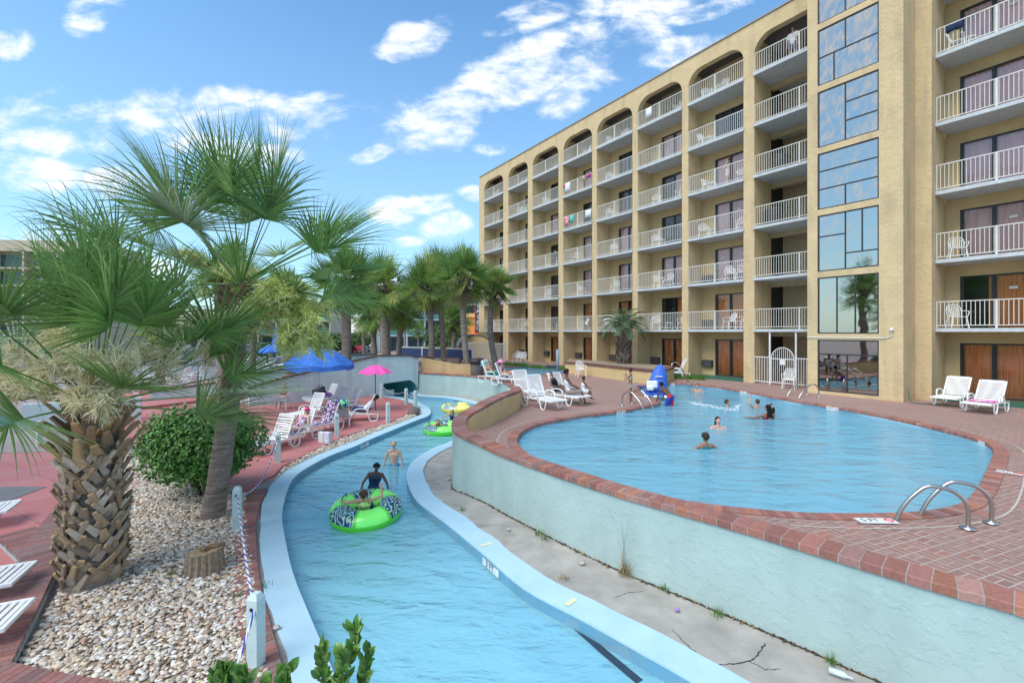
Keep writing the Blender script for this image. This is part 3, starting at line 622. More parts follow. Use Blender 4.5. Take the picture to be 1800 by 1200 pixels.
# back wall of the recesses with openings, per bay
DW, DH = 1.82, 2.08
doors = []   # (x0, floor)
for i, (x0, x1) in enumerate(bays):
    wallm = MB()
    if i in (7,): continue
    if i == 8: continue
    dx = x0+.82 if i < 8 else x0+.72
    if i == 9: dx = -5.06
    DXW = min(DW, x1-dx-.3)
    for k in range(7):
        z = k*H+(.0 if k else 0); zt = (k+1)*H if k < 6 else ZA+.1
        holes = [[(dx, z+.08), (dx+DXW, z+.08), (dx+DXW, z+DH+.08), (dx, z+DH+.08)]]
        wallm.prism([(PX[i][0]+.01, z), (PX[i+1][1]-.01, z), (PX[i+1][1]-.01, zt), (PX[i][0]+.01, zt)], -.3, 0, Matrix.Translation((0, REC, 0))@MXZ, holes=holes)
        doors.append((i, k, dx, DXW, z+.08))
    wallm.build('recess_wall', MAT['stucco_tan'], hotel)
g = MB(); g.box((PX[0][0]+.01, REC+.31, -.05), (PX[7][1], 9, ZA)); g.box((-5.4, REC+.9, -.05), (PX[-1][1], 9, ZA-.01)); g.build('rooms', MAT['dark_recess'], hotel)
g = MB(); g.box((PX[0][0]-.25, -.0, -.05), (PX[0][0]-.002, 9, ZR-.005)); g.build('end_wall', MAT['stucco_front'], hotel)
# doors
def door_parts():
    pass
rr = random.Random(11)
def curtain_kind(i, k):
    if k <= 1: return 'curtain_orange'
    return 'curtain_pink' if rr.random() < .84 else 'curtain_dark'
g0 = None; protos = {}
for (i, k, dx, w, z) in doors:
    key = round(w, 2)
    if key not in protos:
        f = MB(); t = .055
        f.box((0, -.03, 0), (t, .05, DH)); f.box((w-t, -.03, 0), (w, .05, DH)); f.box((t, -.03, DH-t), (w-t, .05, DH)); f.box((t, -.03, 0), (w-t, .05, t)); f.box((w/2-.04, -.035, t), (w/2+.04, .045, DH-t))
        f.box((t, -.02, .0+t), (t+.05, .03, DH-t)); f.box((w/2+.04, -.02, t), (w/2+.08, .03, DH-t))
        fo = f.build('sliding_door', MAT['frame_dark'], hotel)
        q = MB(); q.add([(t,.008,t),(w-t,.008,t),(w-t,.008,DH-t),(t,.008,DH-t)], [(0,1,2,3)]); gl = q.build('pane', MAT['glass_door'], fo)
        protos[key] = (fo.data, gl.data); bpy.data.objects.remove(gl); bpy.data.objects.remove(fo)
    fd, gd = protos[key]
    fo = bpy.data.objects.new('sliding_door', fd); COL.objects.link(fo); fo.parent = hotel; fo.location = (dx, REC+.06, z)
    gl = bpy.data.objects.new('pane', gd); COL.objects.link(gl); gl.parent = fo
    kind = curtain_kind(i, k); mode = rr.random()
    if i == 9: kind = 'curtain_orange' if k <= 1 else 'curtain_pink'; mode = .1
    if (i, k) in ((6,0),(5,0)): mode = .1
    if (i, k) == (9, 1): mode = .85
    a, b = (.02, .98) if mode < .8 else ((.42, .98) if mode < .92 else (.6, .98))
    c = MB(); n = 40; xs = np.linspace(a*w, b*w, n)
    vs = []; 
    for j, x in enumerate(xs):
        yy = .09+.025*math.sin(j*1.9)+.012*math.sin(j*.7+k); vs += [(x, yy, .03), (x, yy, DH-.03)]
    c.add(vs, [(2*j, 2*j+2, 2*j+3, 2*j+1) for j in range(n-1)]); c.build('curtain', MAT[kind], fo, smooth=True)
    if rr.random() < .4 and k > 0:
        c = MB(); sx = w*(.2 if rr.random() < .5 else .72); c.box((sx, -.012, DH*.72), (sx+.22, -.004, DH*.72+.1)); c.build('sticker', MAT['paint_white'], fo)
# green kerb along the base
for i in (5, 6, 9, 10):
    g = MB(); g.box((bays[i][0]+.002, -.05, 0), (bays[i][1]-.002, REC-.005, .075)); g.build('plinth', MAT['green_curb'], hotel)
# slabs and railings
sl = MB(); sl.mi = 0
SLB = [b for j, b in enumerate(bays) if j != 8]
def railing(x0, x1, z, kind):
    r = MB(); n = max(8, int(round((x1-x0)/.118))); zt = z+1.02; y = .06
    r.box((x0, y-.02, zt-.035), (x1, y+.02, zt)); r.box((x0, y-.015, z+.09), (x1, y+.015, z+.12))
    for q in range(1, n):
        x = x0+(x1-x0)*q/n; r.box((x-.009, y-.009, z+.12), (x+.009, y+.009, zt-.035))
    xm = (x0+x1)/2; r.box((xm-.03, y-.024, z), (xm+.03, y+.024, zt+.002)); r.box((x0, y-.022, z+.01), (x0+.03, y+.022, zt+.002)); r.box((x1-.03, y-.022, z+.01), (x1, y+.022, zt+.002))
    return r.build('railing', MAT['rail_white'], hotel)
for k in range(1, 7):
    for i, (x0, x1) in enumerate(bays):
        if i == 8: continue
        if i == 7: x1 = -8.2
        s = MB(); z = H*k; dd = REC-.01 if i != 7 else 2.88
        s.box((x0-.03 if i != 9 else x0+.002, -.075, z), (x1+.03, -.004, z+.135)); s.box((x0+.001, -.004, z+.001), (x1-.001, dd, z+.134))
        s.build('balcony_slab', MAT['slab_white'], hotel); railing(x0, x1, z+.135, i)
# open corridor bay between the rooms and the tower
x0, x1 = bays[7][0], -8.2
g = MB(); g.box((x0-.2, REC+.3, -.05), (x0-.002, 7, ZA)); g.box((x0, 2.9, 0), (-5.9, 3.1, ZA)); g.box((-8.2, 1.3, -.05), (-7.9, 2.89, ZA))
for k in range(1, 7): g.box((x0, 1.6, H*k-.25), (-8.2, 1.9, H*k-.002))
g.build('corridor_wall', MAT['corridor'], hotel)
# ---- stair tower
TD = 21.37; P = DF-TD; tx0, tx1 = -9.18, -5.94; wx0, wx1 = -8.79, -6.68
M = Matrix.Translation((0, -P, 0))@MXZ
holes = []; wins = []
for k in range(7):
    z0, z1 = (k*H-.08, k*H+H-.33) if k else (.13, 2.27)
    holes.append([(wx0, z0), (wx1, z0), (wx1, z1), (wx0, z1)]); wins.append((z0, z1))
g = MB(); g.prism([(tx0, -.05), (tx1, -.05), (tx1, 21), (tx0, 21)], -.3, 0, M, holes=holes)
g.box((tx1-.3, -P+.3, -.05), (tx1, 3, 21)); g.box((tx0, -P+.3, -.05), (tx0+.3, 3, 21)); g.box((tx0, -P, 21), (tx1, 3, 21.2))
g.box((tx1+.001, -.45, -.05), (-5.46, REC-.3, ZR+.3)); g.build('stair_tower', MAT['stucco_front'], hotel)
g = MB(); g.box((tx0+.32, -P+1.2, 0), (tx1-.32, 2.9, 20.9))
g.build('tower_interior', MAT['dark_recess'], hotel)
pat = {0: (['h.72'], [('v.5', 0, .72)]), 1: ([], [('v.33', 0, 1), ('v.63', 0, 1)]),
       2: ([], [('v.47', 0, 1), ('H.62', 0, .47), ('H.28', .47, 1), ('v.74', .28, 1)]),
       3: ([], [('H.68', 0, 1), ('H.36', 0, 1), ('v.47', 0, .36)]), 4: ([], [('v.47', 0, 1), ('H.66', .47, 1), ('H.34', .47, 1)]),
       5: ([], [('H.5', 0, 1), ('v.47', .5, 1), ('v.28', 0, .5)]), 6: ([], [('v.47', 0, 1), ('H.35', .47, 1), ('H.6', 0, .47)])}
for k, (z0, z1) in enumerate(wins):
    w = wx1-wx0; h = z1-z0; f = MB(); t = .05; y0, y1 = -P+.03, -P+.1
    f.box((wx0, y0, z0), (wx0+t, y1, z1)); f.box((wx1-t, y0, z0), (wx1, y1, z1)); f.box((wx0+t, y0, z0), (wx1-t, y1, z0+t)); f.box((wx0+t, y0, z1-t), (wx1-t, y1, z1))
    for (c, a, b) in [(x.replace('h', 'H'), 0, 1) for x in pat[k][0]]+pat[k][1]:
        v = float(c[1:])
        if c[0] == 'H': f.box((wx0+w*a+t*.5, y0+.004, z0+h*v-t/2), (wx0+w*b-t*.5, y1-.004, z0+h*v+t/2))
        else: f.box((wx0+w*v-t/2, y0+.008, z0+h*a+t*.5), (wx0+w*v+t/2, y1-.008, z0+h*b-t*.5))
    fo = f.build('tower_window', MAT['frame_dark'], hotel)
    q = MB(); q.box((wx0+t, -P+.055, z0+t), (wx1-t, -P+.065, z1-t)); q.build('pane', MAT['glass_tower'], fo)
g = MB()
for k in range(1, 7): pass
# conduit and camera on the tower
c = MB(); yy = -P-.03; c.tube([(tx0, yy, 2.36), (-6.5, yy, 2.36), (-6.3, yy, 2.42), (-6.27, yy, 2.62)], .018, 6); c.sphere((-6.27, yy-.05, 2.68), .07, 10, 6); c.build('conduit', MAT['paint_white'], hotel)
# air conditioners
def ac(x, z):
    a = MB(); a.bevbox((x, REC-.22, z), (x+.62, REC-.005, z+.40), .015)
    o = a.build('air_conditioner', MAT['ac_dark'], hotel)
    q = MB()
    for j in range(7): q.box((x+.04, REC-.235, z+.04+j*.047), (x+.58, REC-.222, z+.06+j*.047))
    q.build('grille', plain('ac_grille', (.12,.125,.13), .5) if 'ac_grille' not in MAT else MAT['ac_grille'], o)
for i in range(1, 7): ac(bays[i][0]+.1, .55)
ac(bays[6][0]+.1, H*2+.3); ac(bays[6][0]+.1, H+.3); ac(bays[5][0]+.12, H*5+.25)
# white steel fence with arched gate across the ground floor passage
gate = empty('gate_fence', hotel.matrix_basis.to_translation(), hotel.rotation_euler.z, label='white steel picket fence with arched gate between the stair tower and the last pier', cat='gate')
x0 = bays[7][0]; x1 = -8.6
def xg(px): return -S(px)
f = MB(); xa, xb = xg(1353), xg(1399)
for (a, b) in ((x0, xa), (xb, x1)):
    f.box((a, 0, 1.32), (b, .03, 1.36)); f.box((a, 0, .1), (b, .03, .14)); n = max(2, int((b-a)/.11))
    for j in range(n+1): x = a+(b-a)*j/n; f.box((x-.01, .004, .05), (x+.01, .026, 1.32))
f.build('pickets', MAT['paint_white'], gate)
f = MB(); f.tube([(xa, .01, 0), (xa, .01, H)], .045, 8); f.tube([(xb, .01, 0), (xb, .01, H)], .045, 8); f.build('post', MAT['paint_white'], gate)
f = MB(); ga, gb = xa+.08, xb-.08; w = gb-ga; n = 11
at = lambda x: 1.28+.55*math.sqrt(max(0, 1-((x-(ga+gb)/2)/(w/2))**2))
f.tube([(ga, 0, .08)]+[(ga+w*(.5-.5*math.cos(t)), 0, at(ga+w*(.5-.5*math.cos(t)))) for t in np.linspace(0, math.pi, 15)]+[(gb, 0, .08)], .022, 6)
f.box((ga, -.015, 1.26), (gb, .015, 1.30)); f.box((ga, -.015, .1), (gb, .015, .14))
for j in range(1, n): x = ga+w*j/n; f.box((x-.01, -.01, .1), (x+.01, .01, at(x)))
gg = f.build('gate_leaf', MAT['paint_white'], gate)
f = MB(); f.box((ga+w*.4, -.03, 1.0), (ga+w*.62, -.02, 1.25)); f.build('notice', MAT['paint_white'], gg)
# ================================================================== PALMS AND PLANTS
GREENS = [(.12,.25,.06),(.16,.31,.07),(.20,.35,.09),(.10,.20,.06),(.25,.36,.13)]
YGREENS = [(.28,.36,.08),(.34,.42,.10),(.20,.32,.07),(.40,.42,.13)]
GREYG = [(.20,.30,.15),(.28,.36,.22),(.18,.28,.14),(.36,.42,.28)]
DEAD = [(.28,.20,.12),(.22,.16,.10),(.34,.26,.16)]
def fan(g, base, d, pet, r, nl, droop, pal, rd, w0=.028, segs=5, fold=.30, spread=1.75, petr=.012):
    d = d.normalized(); up = Vector((0,0,1)); sd = d.cross(up)
    sd = sd.normalized() if sd.length > .05 else Vector((1,0,0))
    roll = rd.uniform(-.9,.9); nn = sd.cross(d).normalized(); sd = (sd*math.cos(roll)+nn*math.sin(roll)).normalized(); nn = sd.cross(d).normalized()
    pts = []; p = Vector(base); dd = Vector(d); k = 5
    for i in range(k+1):
        pts.append(Vector(p)); p = p+dd*(pet/k); dd = (dd+Vector((0,0,-.05*droop*(i/k)))).normalized()
    c0 = pal[rd.randrange(len(pal))]; g.col = tuple(x*1.15 for x in c0)
    if petr: g.tube(pts, [petr*(1.5-.9*i/k) for i in range(k+1)], 4, cap=False)
    hub = pts[-1]; d = (pts[-1]-pts[-2]).normalized(); nn = sd.cross(d).normalized()
    grav = Vector((0,0,-1))
    for j in range(nl):
        u = (j/(nl-1))*2-1; th = u*spread; costa = .28*r*(1-abs(u))**1.3
        b = hub+d*costa+grav*costa*costa*.35*droop
        th += rd.uniform(-.05,.05); dirv = (d*math.cos(th*.93)+sd*math.sin(th*.93)+nn*(fold*(.5+abs(u)*.6))).normalized()
        L = r*(1-.30*abs(u)**1.6)*rd.uniform(.86,1.08)-costa*.5
        side = nn.cross(dirv).normalized(); vf = rd.uniform(.75,1.25); cc = pal[rd.randrange(len(pal))]
        g.col = tuple((x*.45+y*.55)*vf for x, y in zip(c0, cc)); vs = []; q = Vector(b); dv = Vector(dirv); tipd = (rd.uniform(.2,1.2) if rd.random() < .75 else rd.uniform(1.5,3.2))*droop; side0 = side*w0
        wk = [.75, 1., .92, .62, .28, 0][:segs+1] if segs == 5 else [.8, 1., .55, 0]
        for i in range(segs+1):
            t = i/segs; w = wk[i]*w0*(1+.15*u)
            vs += [q-side*w, q+nn*w*.5, q+side*w] if segs == 5 else [q-side*w, q+side*w]
            q = q+dv*(L/segs); dv = (dv+grav*(.10*tipd*(t**1.3)*segs*.8+.03*droop)).normalized()
        if segs == 5: g.add(vs, [f for i in range(segs) for f in ((3*i, 3*i+1, 3*i+4, 3*i+3), (3*i+1, 3*i+2, 3*i+5, 3*i+4))])
        else: g.add(vs, [(2*i, 2*i+1, 2*i+3, 2*i+2) for i in range(segs)])
def panicle(g, base, d, L, n, rd, cols, sz=.11, droop=.8, seg=4, w=.006):
    p = Vector(base); dv = d.normalized(); pts = [Vector(p)]
    for i in range(8):
        p = p+dv*(L/8); dv = (dv+Vector((0,0,-.11*droop*(1+i*.25)))).normalized(); pts.append(Vector(p))
    g.col = (.15,.17,.05); g.tube(pts, [.016*(1-.7*i/8)+.002 for i in range(9)], 5, cap=False)
    for _ in range(n):
        i = rd.uniform(1.6, 7.99); a = pts[int(i)].lerp(pts[int(i)+1], i-int(i)); ax = (pts[int(i)+1]-pts[int(i)]).normalized()
        o = Vector((rd.gauss(0,1), rd.gauss(0,1), rd.gauss(0,.8))); o = (o-ax*o.dot(ax)*.6).normalized()
        q = a+o*abs(rd.gauss(0,1))*sz*1.5*(1-.05*i)+Vector((0,0,-abs(rd.gauss(0,1))*sz*.7)); c = cols[rd.randrange(len(cols))]; v = rd.uniform(.75,1.2); g.col = tuple(x*v for x in c)
        dv = (o+Vector((rd.uniform(-.6,.6), rd.uniform(-.6,.6), rd.uniform(-.7,.4)))).normalized(); l = sz*rd.uniform(.5,1.2)/seg
        vs = []; s = dv.cross(Vector((rd.uniform(-1,1), rd.uniform(-1,1), rd.uniform(-1,1)))).normalized()
        for k in range(seg+1):
            ww = w*(1-.6*k/seg); vs += [q-s*ww, q+s*ww]; q = q+dv*l; dv = (dv+Vector((rd.uniform(-.35,.35), rd.uniform(-.35,.35), rd.uniform(-.3,.3)))).normalized()
        g.add(vs, [(2*k, 2*k+1, 2*k+3, 2*k+2) for k in range(seg)])
def blob(g, c, rad, n, rd, cols, l=.16, w=.007, root=None):
    c = Vector(c); nb = max(7, n//60); c0_ = c-Vector((0,0,rad[2]*.1)) if root is None else c.lerp(Vector(root), min(1, max(rad)/max(.01, (c-Vector(root)).length)))
    if root is not None:
        g.col = (.17,.19,.06); m = (Vector(root)+c0_)/2+Vector((0,0,.25)); g.tube([Vector(q) for q in catmull([root, m, c0_], 5)], .012, 5, cap=False)
    for q_ in range(nb):
        v = Vector((rd.gauss(0,1), rd.gauss(0,1), rd.gauss(0,1))).normalized(); k = rd.uniform(.6,1.08); e = c+Vector((v.x*rad[0]*k, v.y*rad[1]*k, v.z*rad[2]*k)); m = (c0_+e)/2+Vector((0,0,.08)); P = [Vector(x) for x in catmull([c0_, m, e], 5)]
        g.col = (.30,.32,.12); g.tube(P, .0045, 4, cap=False); K = len(P)-1; bt = rd.uniform(.75,1.15)
        for _ in range(n//nb):
            t = rd.uniform(.15,1)*K*.9999; p = P[int(t)].lerp(P[int(t)+1], t-int(t)); ax = (P[int(t)+1]-P[int(t)]).normalized(); q = p+Vector((rd.gauss(0,.018), rd.gauss(0,.018), rd.gauss(0,.018)))
            cc = cols[rd.randrange(len(cols))]; s_ = rd.uniform(.75,1.2)*bt; g.col = tuple(min(.95, x*s_) for x in cc); dv = (ax*.5+Vector((rd.gauss(0,.6), rd.gauss(0,.6), rd.gauss(0,.6)))).normalized(); ll = l*rd.uniform(.5,1.2)/4; vs = []; s = dv.cross(Vector((rd.uniform(-1,1), rd.uniform(-1,1), rd.uniform(-1,1)))).normalized()
            for i in range(5):
                ww = w*(1-.6*i/4); vs += [q-s*ww, q+s*ww]; q = q+dv*ll; dv = (dv+Vector((rd.uniform(-.3,.3), rd.uniform(-.3,.3), rd.uniform(-.35,.1)))).normalized()
            g.add(vs, [(2*i, 2*i+1, 2*i+3, 2*i+2) for i in range(4)])
def trunk_path(h, lean, bend=0.): return [Vector((lean[0]*t+bend*math.sin(t*math.pi), lean[1]*t, h*t)) for t in np.linspace(0, 1, 22)]
def smooth_trunk(h, r0, r1, lean, mat, parent, bend=0., n=18):
    g = MB(); P = trunk_path(h, lean, bend); P = [P[0]-Vector((0,0,.15))]+P; K = len(P)
    r = []
    for i in range(K):
        t = i/(K-1); r.append((r0+(r1-r0)*t)*(1+.28*math.exp(-t*14))*(1+.05*noise.noise(Vector((h, i*.7, r0*9)))))
    g.tube(P, r, n); return g.build('trunk', mat, parent, smooth=True)
def m_trunk():
    t = NT('palm_bark'); v = t.mapping((1.2,1.2,11)); a = t.noise(2.2, 5, .6, vec=v); b = t.noise(11, 4, vec=t.mapping((5,5,.8)))
    c = t.ramp(a, [(.3, (.12,.09,.075)), (.5, (.25,.20,.165)), (.7, (.38,.32,.275))]); c = t.mix(t.rng(b, .45, .75, 0, .5), c, (.10,.075,.06))
    c = t.mix(t.rng(t.noise(5, 3), .62, .75, 0, .4), c, (.30,.30,.24))
    MAT['palm_bark'] = t.fin(c, .95, t.bump(t.math('ADD', a, t.math('MULTIPLY', b, .5)), .8, .03), 0, .15)
m_trunk()
def boots(g, h0, h1, r0, r1, lean, H_, rd, step=.17, nb=11, L=.22, W=.11, out=.55, thick=.03, cols=None, bend=0., tw=(.15,.5)):
    twr = tw
    cols = cols or [(.34,.26,.19),(.42,.34,.26),(.28,.21,.15),(.50,.42,.33),(.40,.28,.17)]
    rows = max(1, int((h1-h0)/step))
    for i in range(rows):
        z = h0+(h1-h0)*(i+.5)/rows; t = z/H_; r = r0+(r1-r0)*(i/rows); c = Vector((lean[0]*t+bend*math.sin(t*math.pi), lean[1]*t, z))
        for k in range(nb):
            th = 2*math.pi*(k+(i % 2)*.5)/nb+rd.uniform(-.07,.07); o = Vector((math.cos(th), math.sin(th), 0)); s = Vector((-o.y, o.x, 0)); tw = rd.choice((-1,1))*rd.uniform(*twr)
            ax = (Vector((0,0,1))+o*out*rd.uniform(.6,1.2)+s*tw).normalized(); sd = (s-ax*s.dot(ax)).normalized(); nrm = sd.cross(ax); l = L*rd.uniform(.8,1.2); w = W*rd.uniform(.8,1.15)
            if nrm.dot(o) < 0: nrm = -nrm
            b = c+o*(r-.02); v = rd.uniform(.75,1.2); g.col = tuple(x*v for x in cols[rd.randrange(len(cols))]); T = thick
            P = [b-sd*w-nrm*T*.5, b+sd*w-nrm*T*.5, b+ax*l+sd*w*.50-nrm*T*.2, b+ax*l-sd*w*.50-nrm*T*.2, b-sd*w*.9+nrm*T, b+sd*w*.9+nrm*T, b+ax*l+sd*w*.42+nrm*T*1.1, b+ax*l-sd*w*.42+nrm*T*1.1]
            g.add(P, [(0,3,2,1),(4,5,6,7),(0,1,5,4),(1,2,6,5),(3,0,4,7)]); g.col = tuple(min(1, x*v*1.35) for x in (.30,.19,.10)); g.add([P[2],P[3],P[7],P[6]], [(0,1,2,3)])
def crown(top, nf, pet, r, nl, rd, pals, segs=5, elmin=-35, elmax=80, w0=.028, droop=1., petr=.012, az=None, pv=(.8,1.15), ep=.85):
    g = MB()
    for i in range(nf):
        t = (i+.5)/nf; el = R(elmin+(elmax-elmin)*(t**ep)); a = i*2.39996+rd.uniform(-.25,.25)
        if az: a = az(i, a)
        d = Vector((math.cos(a)*math.cos(el), math.sin(a)*math.cos(el), math.sin(el)))
        pal = pals[0] if rd.random() > (.42 if t < .35 else .08) else pals[1]
        fan(g, top+d*.06, (d+Vector((rd.gauss(0,.12),rd.gauss(0,.12),rd.gauss(0,.1)))), pet*rd.uniform(*pv), r*rd.uniform(.85,1.1), nl, droop*(1.35-t*.7), pal, rd, w0, segs, petr=petr)
    return g
CREAM = [(.86,.80,.50),(.95,.90,.66),(.74,.68,.38),(.84,.76,.46)]; LIME = [(.70,.76,.22),(.82,.84,.34),(.56,.66,.16),(.90,.90,.50)]
# --- big palm with criss cross boots, left foreground
rd = random.Random(21)
b = G(163,1022,RIV); p1 = empty('palm_tree', b, label='short thick palm with criss-cross leaf stubs on its trunk in the pebble bed', cat='palm tree')
HT = 3.35
smooth_trunk(2.9, .33, .26, (.05,0), MAT['palm_bark'], p1)
g = MB(); boots(g, 0, 1.95, .35, .33, (.05,0), HT, rd, .095, 9, .32, .056, .30, .024, tw=(.55,.95)); boots(g, .05, 1.95, .35, .33, (.05,0), HT, rd, .19, 8, .19, .075, .5, .026); boots(g, 1.85, 2.6, .33, .27, (.05,0), HT, rd, .16, 9, .42, .085, .95, .03, [(.34,.23,.13),(.28,.19,.12),(.40,.27,.14)])
g.build('leaf_stub', MAT['boots'], p1, color=True)['kind'] = 'stuff'
top = Vector((.05, 0, 2.72))
g = crown(top, 32, 1.55, 1.38, 42, rd, (GREENS, GREYG), 5, 2, 84, .0165, .85, .015, ep=1.1); g.build('crown', MAT['leaf'], p1, color=True)
g = MB(); o1 = Vector(p1.location); yb = o1.y
def B1(g, px, py, dy, rx, rz, n, cols, org, y0, top, rdd, l=.15, w=.0065):
    if cols is LIME: n = int(n*1.7); w = .0075; l = .15
    if cols is CREAM: n = int(n*.62); w = .0085; l = .19; rx *= 1.12; rz *= 1.1
    blob(g, V3(px, py, y0+dy)-org, (rx, rx, rz), n, rdd, cols, l, w, root=top)
for px, py, dy, rx, rz, n in ((30,640,-.3,.42,.32,1300),(95,625,-.5,.34,.28,1100),(55,680,-.6,.30,.26,900),(-20,690,-.4,.35,.3,900),(150,650,-.6,.32,.30,1200),(195,680,-.55,.28,.30,1000),(150,700,-.62,.26,.22,800),(215,640,-.5,.24,.22,600),(270,620,.1,.26,.20,520),(320,600,.2,.3,.2,480),(300,650,.3,.22,.18,300),(175,720,-.6,.16,.18,420),(100,590,-.3,.3,.18,600)):
    B1(g, px, py, dy, rx, rz, n, CREAM, o1, yb, top+Vector((0,0,-.2)), rd)
g.build('flower_cluster', MAT['leaf'], p1, color=True)
# --- tall slim palm behind it
rd = random.Random(15)
b = G(374,908,RIV); p2 = empty('palm_tree', b, label='tall smooth trunked palm beside the round green shrub', cat='palm tree')
smooth_trunk(4.35, .205, .185, (.52,.1), MAT['palm_bark'], p2, .03)
top = Vector((.52,.1,4.55))
g = MB(); boots(g, 3.75, 4.65, .23, .26, (.52,.1), 4.5, rd, .13, 8, .36, .06, .8, .02, [(.24,.16,.09),(.30,.20,.11),(.17,.12,.08)], .0); g.build('leaf_stub', MAT['boots'], p2, color=True)['kind'] = 'stuff'
g = crown(top+Vector((.0,0,.30)), 34, 1.85, 1.62, 40, rd, (GREENS, GREYG), 5, -10, 82, .0175, 1.05, .014, ep=1.15); g.build('crown', MAT['leaf'], p2, color=True)
g = MB(); o2 = Vector(p2.location); yb = o2.y
for px, py, dy, rx, rz, n in ((505,515,-.9,.5,.34,2400),(545,560,-.9,.42,.5,2600),(470,540,-.8,.42,.35,1500),(520,600,-.9,.40,.32,1900),(420,480,.3,.5,.22,1100),(330,450,.5,.4,.2,600),(570,610,-.4,.2,.3,600)):
    B1(g, px, py, dy, rx, rz, n, LIME, o2, yb, top, rd, .17, .006)
for px, py, dy, rx, rz, n in ((395,585,-.5,.38,.34,1300),(440,560,-.5,.3,.25,700),(375,625,-.45,.28,.28,800),(340,570,-.4,.34,.24,700),(470,575,-.3,.2,.16,300)):
    B1(g, px, py, dy, rx, rz, n, CREAM, o2, yb, top+Vector((0,0,-.2)), rd)
g.build('flower_cluster', MAT['leaf'], p2, color=True)
# --- background palms: (image x of the base, base y or depth, crown centre px, trunk width, fronds...)
def palm(base, top, rt, nf, r, seed, label, skirt=.0, bend=0., nl=26, group=None, yg=.3, flowers=0, w0=.038, segs=3, pet=None, el=(-50,80)):
    rd = random.Random(seed); o = empty('palm_tree', base, label=label, cat='palm tree', group=group); d = Vector(top)-Vector(base); lean = (d.x, d.y); h = d.z
    smooth_trunk(h, rt*1.05, rt*.92, lean, MAT['palm_bark'], o, bend, 12)
    tp = Vector((d.x, d.y, h)); g = MB(); boots(g, h-1.05, h+.05, rt*.95, rt*1.35, lean, h, rd, .16, 7, .4, rt*.32, .9, .025, [(.13,.09,.065),(.19,.135,.095),(.10,.07,.055)], bend); g.build('leaf_stub', MAT['boots'], o, color=True)['kind'] = 'stuff'
    pal2 = YGREENS
    g = crown(tp, nf, (pet or r*.62), r, nl, rd, (GREENS+[(.17,.30,.06),(.22,.36,.08)], pal2), segs, el[0], el[1], w0, 1.2, .012, pv=(.3,1.15))
    if skirt:
        for i in range(int(skirt)):
            a = rd.uniform(0, 6.28); e = R(rd.uniform(-85,-55)); fan(g, tp+Vector((0,0,-.2)), Vector((math.cos(a)*math.cos(e), math.sin(a)*math.cos(e), math.sin(e))), r*.5, r*.7, 12, 1., YGREENS if rd.random() < .6 else DEAD, rd, w0, 3, petr=.01)
    g.build('crown', MAT['leaf'], o, color=True)
    if flowers:
        g = MB()
        for i in range(flowers):
            a = rd.uniform(0, 6.28); panicle(g, tp+Vector((0,0,-.1)), Vector((math.cos(a), math.sin(a), .5)), r*.95, 260, rd, LIME, .22, 1.7, 3, .013)
        g.build('flower_cluster', MAT['leaf'], o, color=True)
    return o
GR = 'palms along the far side of the pools'
# second trunk directly behind the slim palm
palm(G(392,735,RIV)*1., V3(398,500,G(392,735,RIV).y)+Vector((0,0,0)), .30, 22, 1.5, 31, 'palm trunk rising just behind the tall slim palm', group=GR, flowers=3)
def bp(px, py, dep, tx, ty, wpx, crpx, seed, label, **k):
    b = G(px, py, RIV) if dep is None else V3(px, 583, dep); b.z = 0. if k.pop('deck', False) else RIV
    t = V3(tx, ty, b.y); r = crpx/800*b.y/1.62; return palm(b, t, wpx/800*b.y/2, k.pop('nf', 30), r, seed, label, group=GR, **k)
bp(609, 697, None, 609, 492, 17, 76, 41, 'palm with the thick ringed trunk on the red deck against the bridge wall', nl=30, nf=34, skirt=8)
bp(513, 703, None, 499, 520, 17, 60, 42, 'palm trunk behind the bare chested man by the sloped wall', flowers=3, nf=22)
bp(443, 657, None, 446, 560, 11, 60, 43, 'thin palm trunk among the far loungers left of the blue parasol', nf=20)
bp(283, 689, None, 281, 590, 13, 60, 44, 'palm trunk on the far red terrace behind the thick palm', flowers=2, nf=20)
bp(660, 0, 37, 655, 550, 10, 52, 45, 'slim curved palm just right of the thick ringed palm', skirt=14)
bp(681, 0, 33, 675, 505, 16, 72, 46, 'palm with dense skirt of yellow fronds above the bridge crown', skirt=22, flowers=3)
bp(697, 0, 36, 706, 548, 10, 52, 47, 'palm leaning right over the bridge, smallest of its clump', skirt=12)
bp(757, 652, 30, 749, 505, 11, 66, 48, 'curving palm between the bridge and the tan planter wall', skirt=14, bend=.2, deck=True, nf=34)
bp(781, 0, 36, 772, 492, 10, 68, 49, 'tall palm with the bushiest crown behind the blue fence', skirt=16, nl=30, deck=True, nf=36)
bp(795, 0, 44, 800, 565, 8, 42, 50, 'short palm half hidden behind the blue fence', skirt=4, deck=True)
bp(823, 657, 28.5, 815, 490, 10.5, 68, 51, 'palm with pale fruiting stalks leaning by the tan planter wall', skirt=14, bend=-.15, flowers=2, nl=30, deck=True, nf=36)
bp(873, 648, 32, 868, 508, 10, 48, 52, 's-curved palm in front of the left end of the hotel', skirt=5, bend=-.35, nl=30, nf=30, el=(-45,80), deck=True)
bp(737, 604, 80, 734, 583, 4.2, 26, 53, 'small palm in the car park before the green balconied hotel', nf=20, nl=18)
bp(640, 612, 60, 638, 560, 6, 46, 54, 'dark leaved palm behind the bridge next to the parked cars', nf=24, skirt=8)
# palms outside the picture to the left, mirrored in the tower glass
for i, (x, y, hh) in enumerate(((-17,4,7.5),(-19,9,8),(-23,1,7),(-15.5,-2,6.5),(-27,7,8))):
    palm((x,y,RIV), (x+.3,y,RIV+hh), .24, 20, 2., 60+i, 'palm seen only mirrored in the tower windows, ' + ['middle of its group','second from the far end','tallest of its group','nearest the camera','farthest left'][i], group='palms mirrored in the tower windows', nl=20)
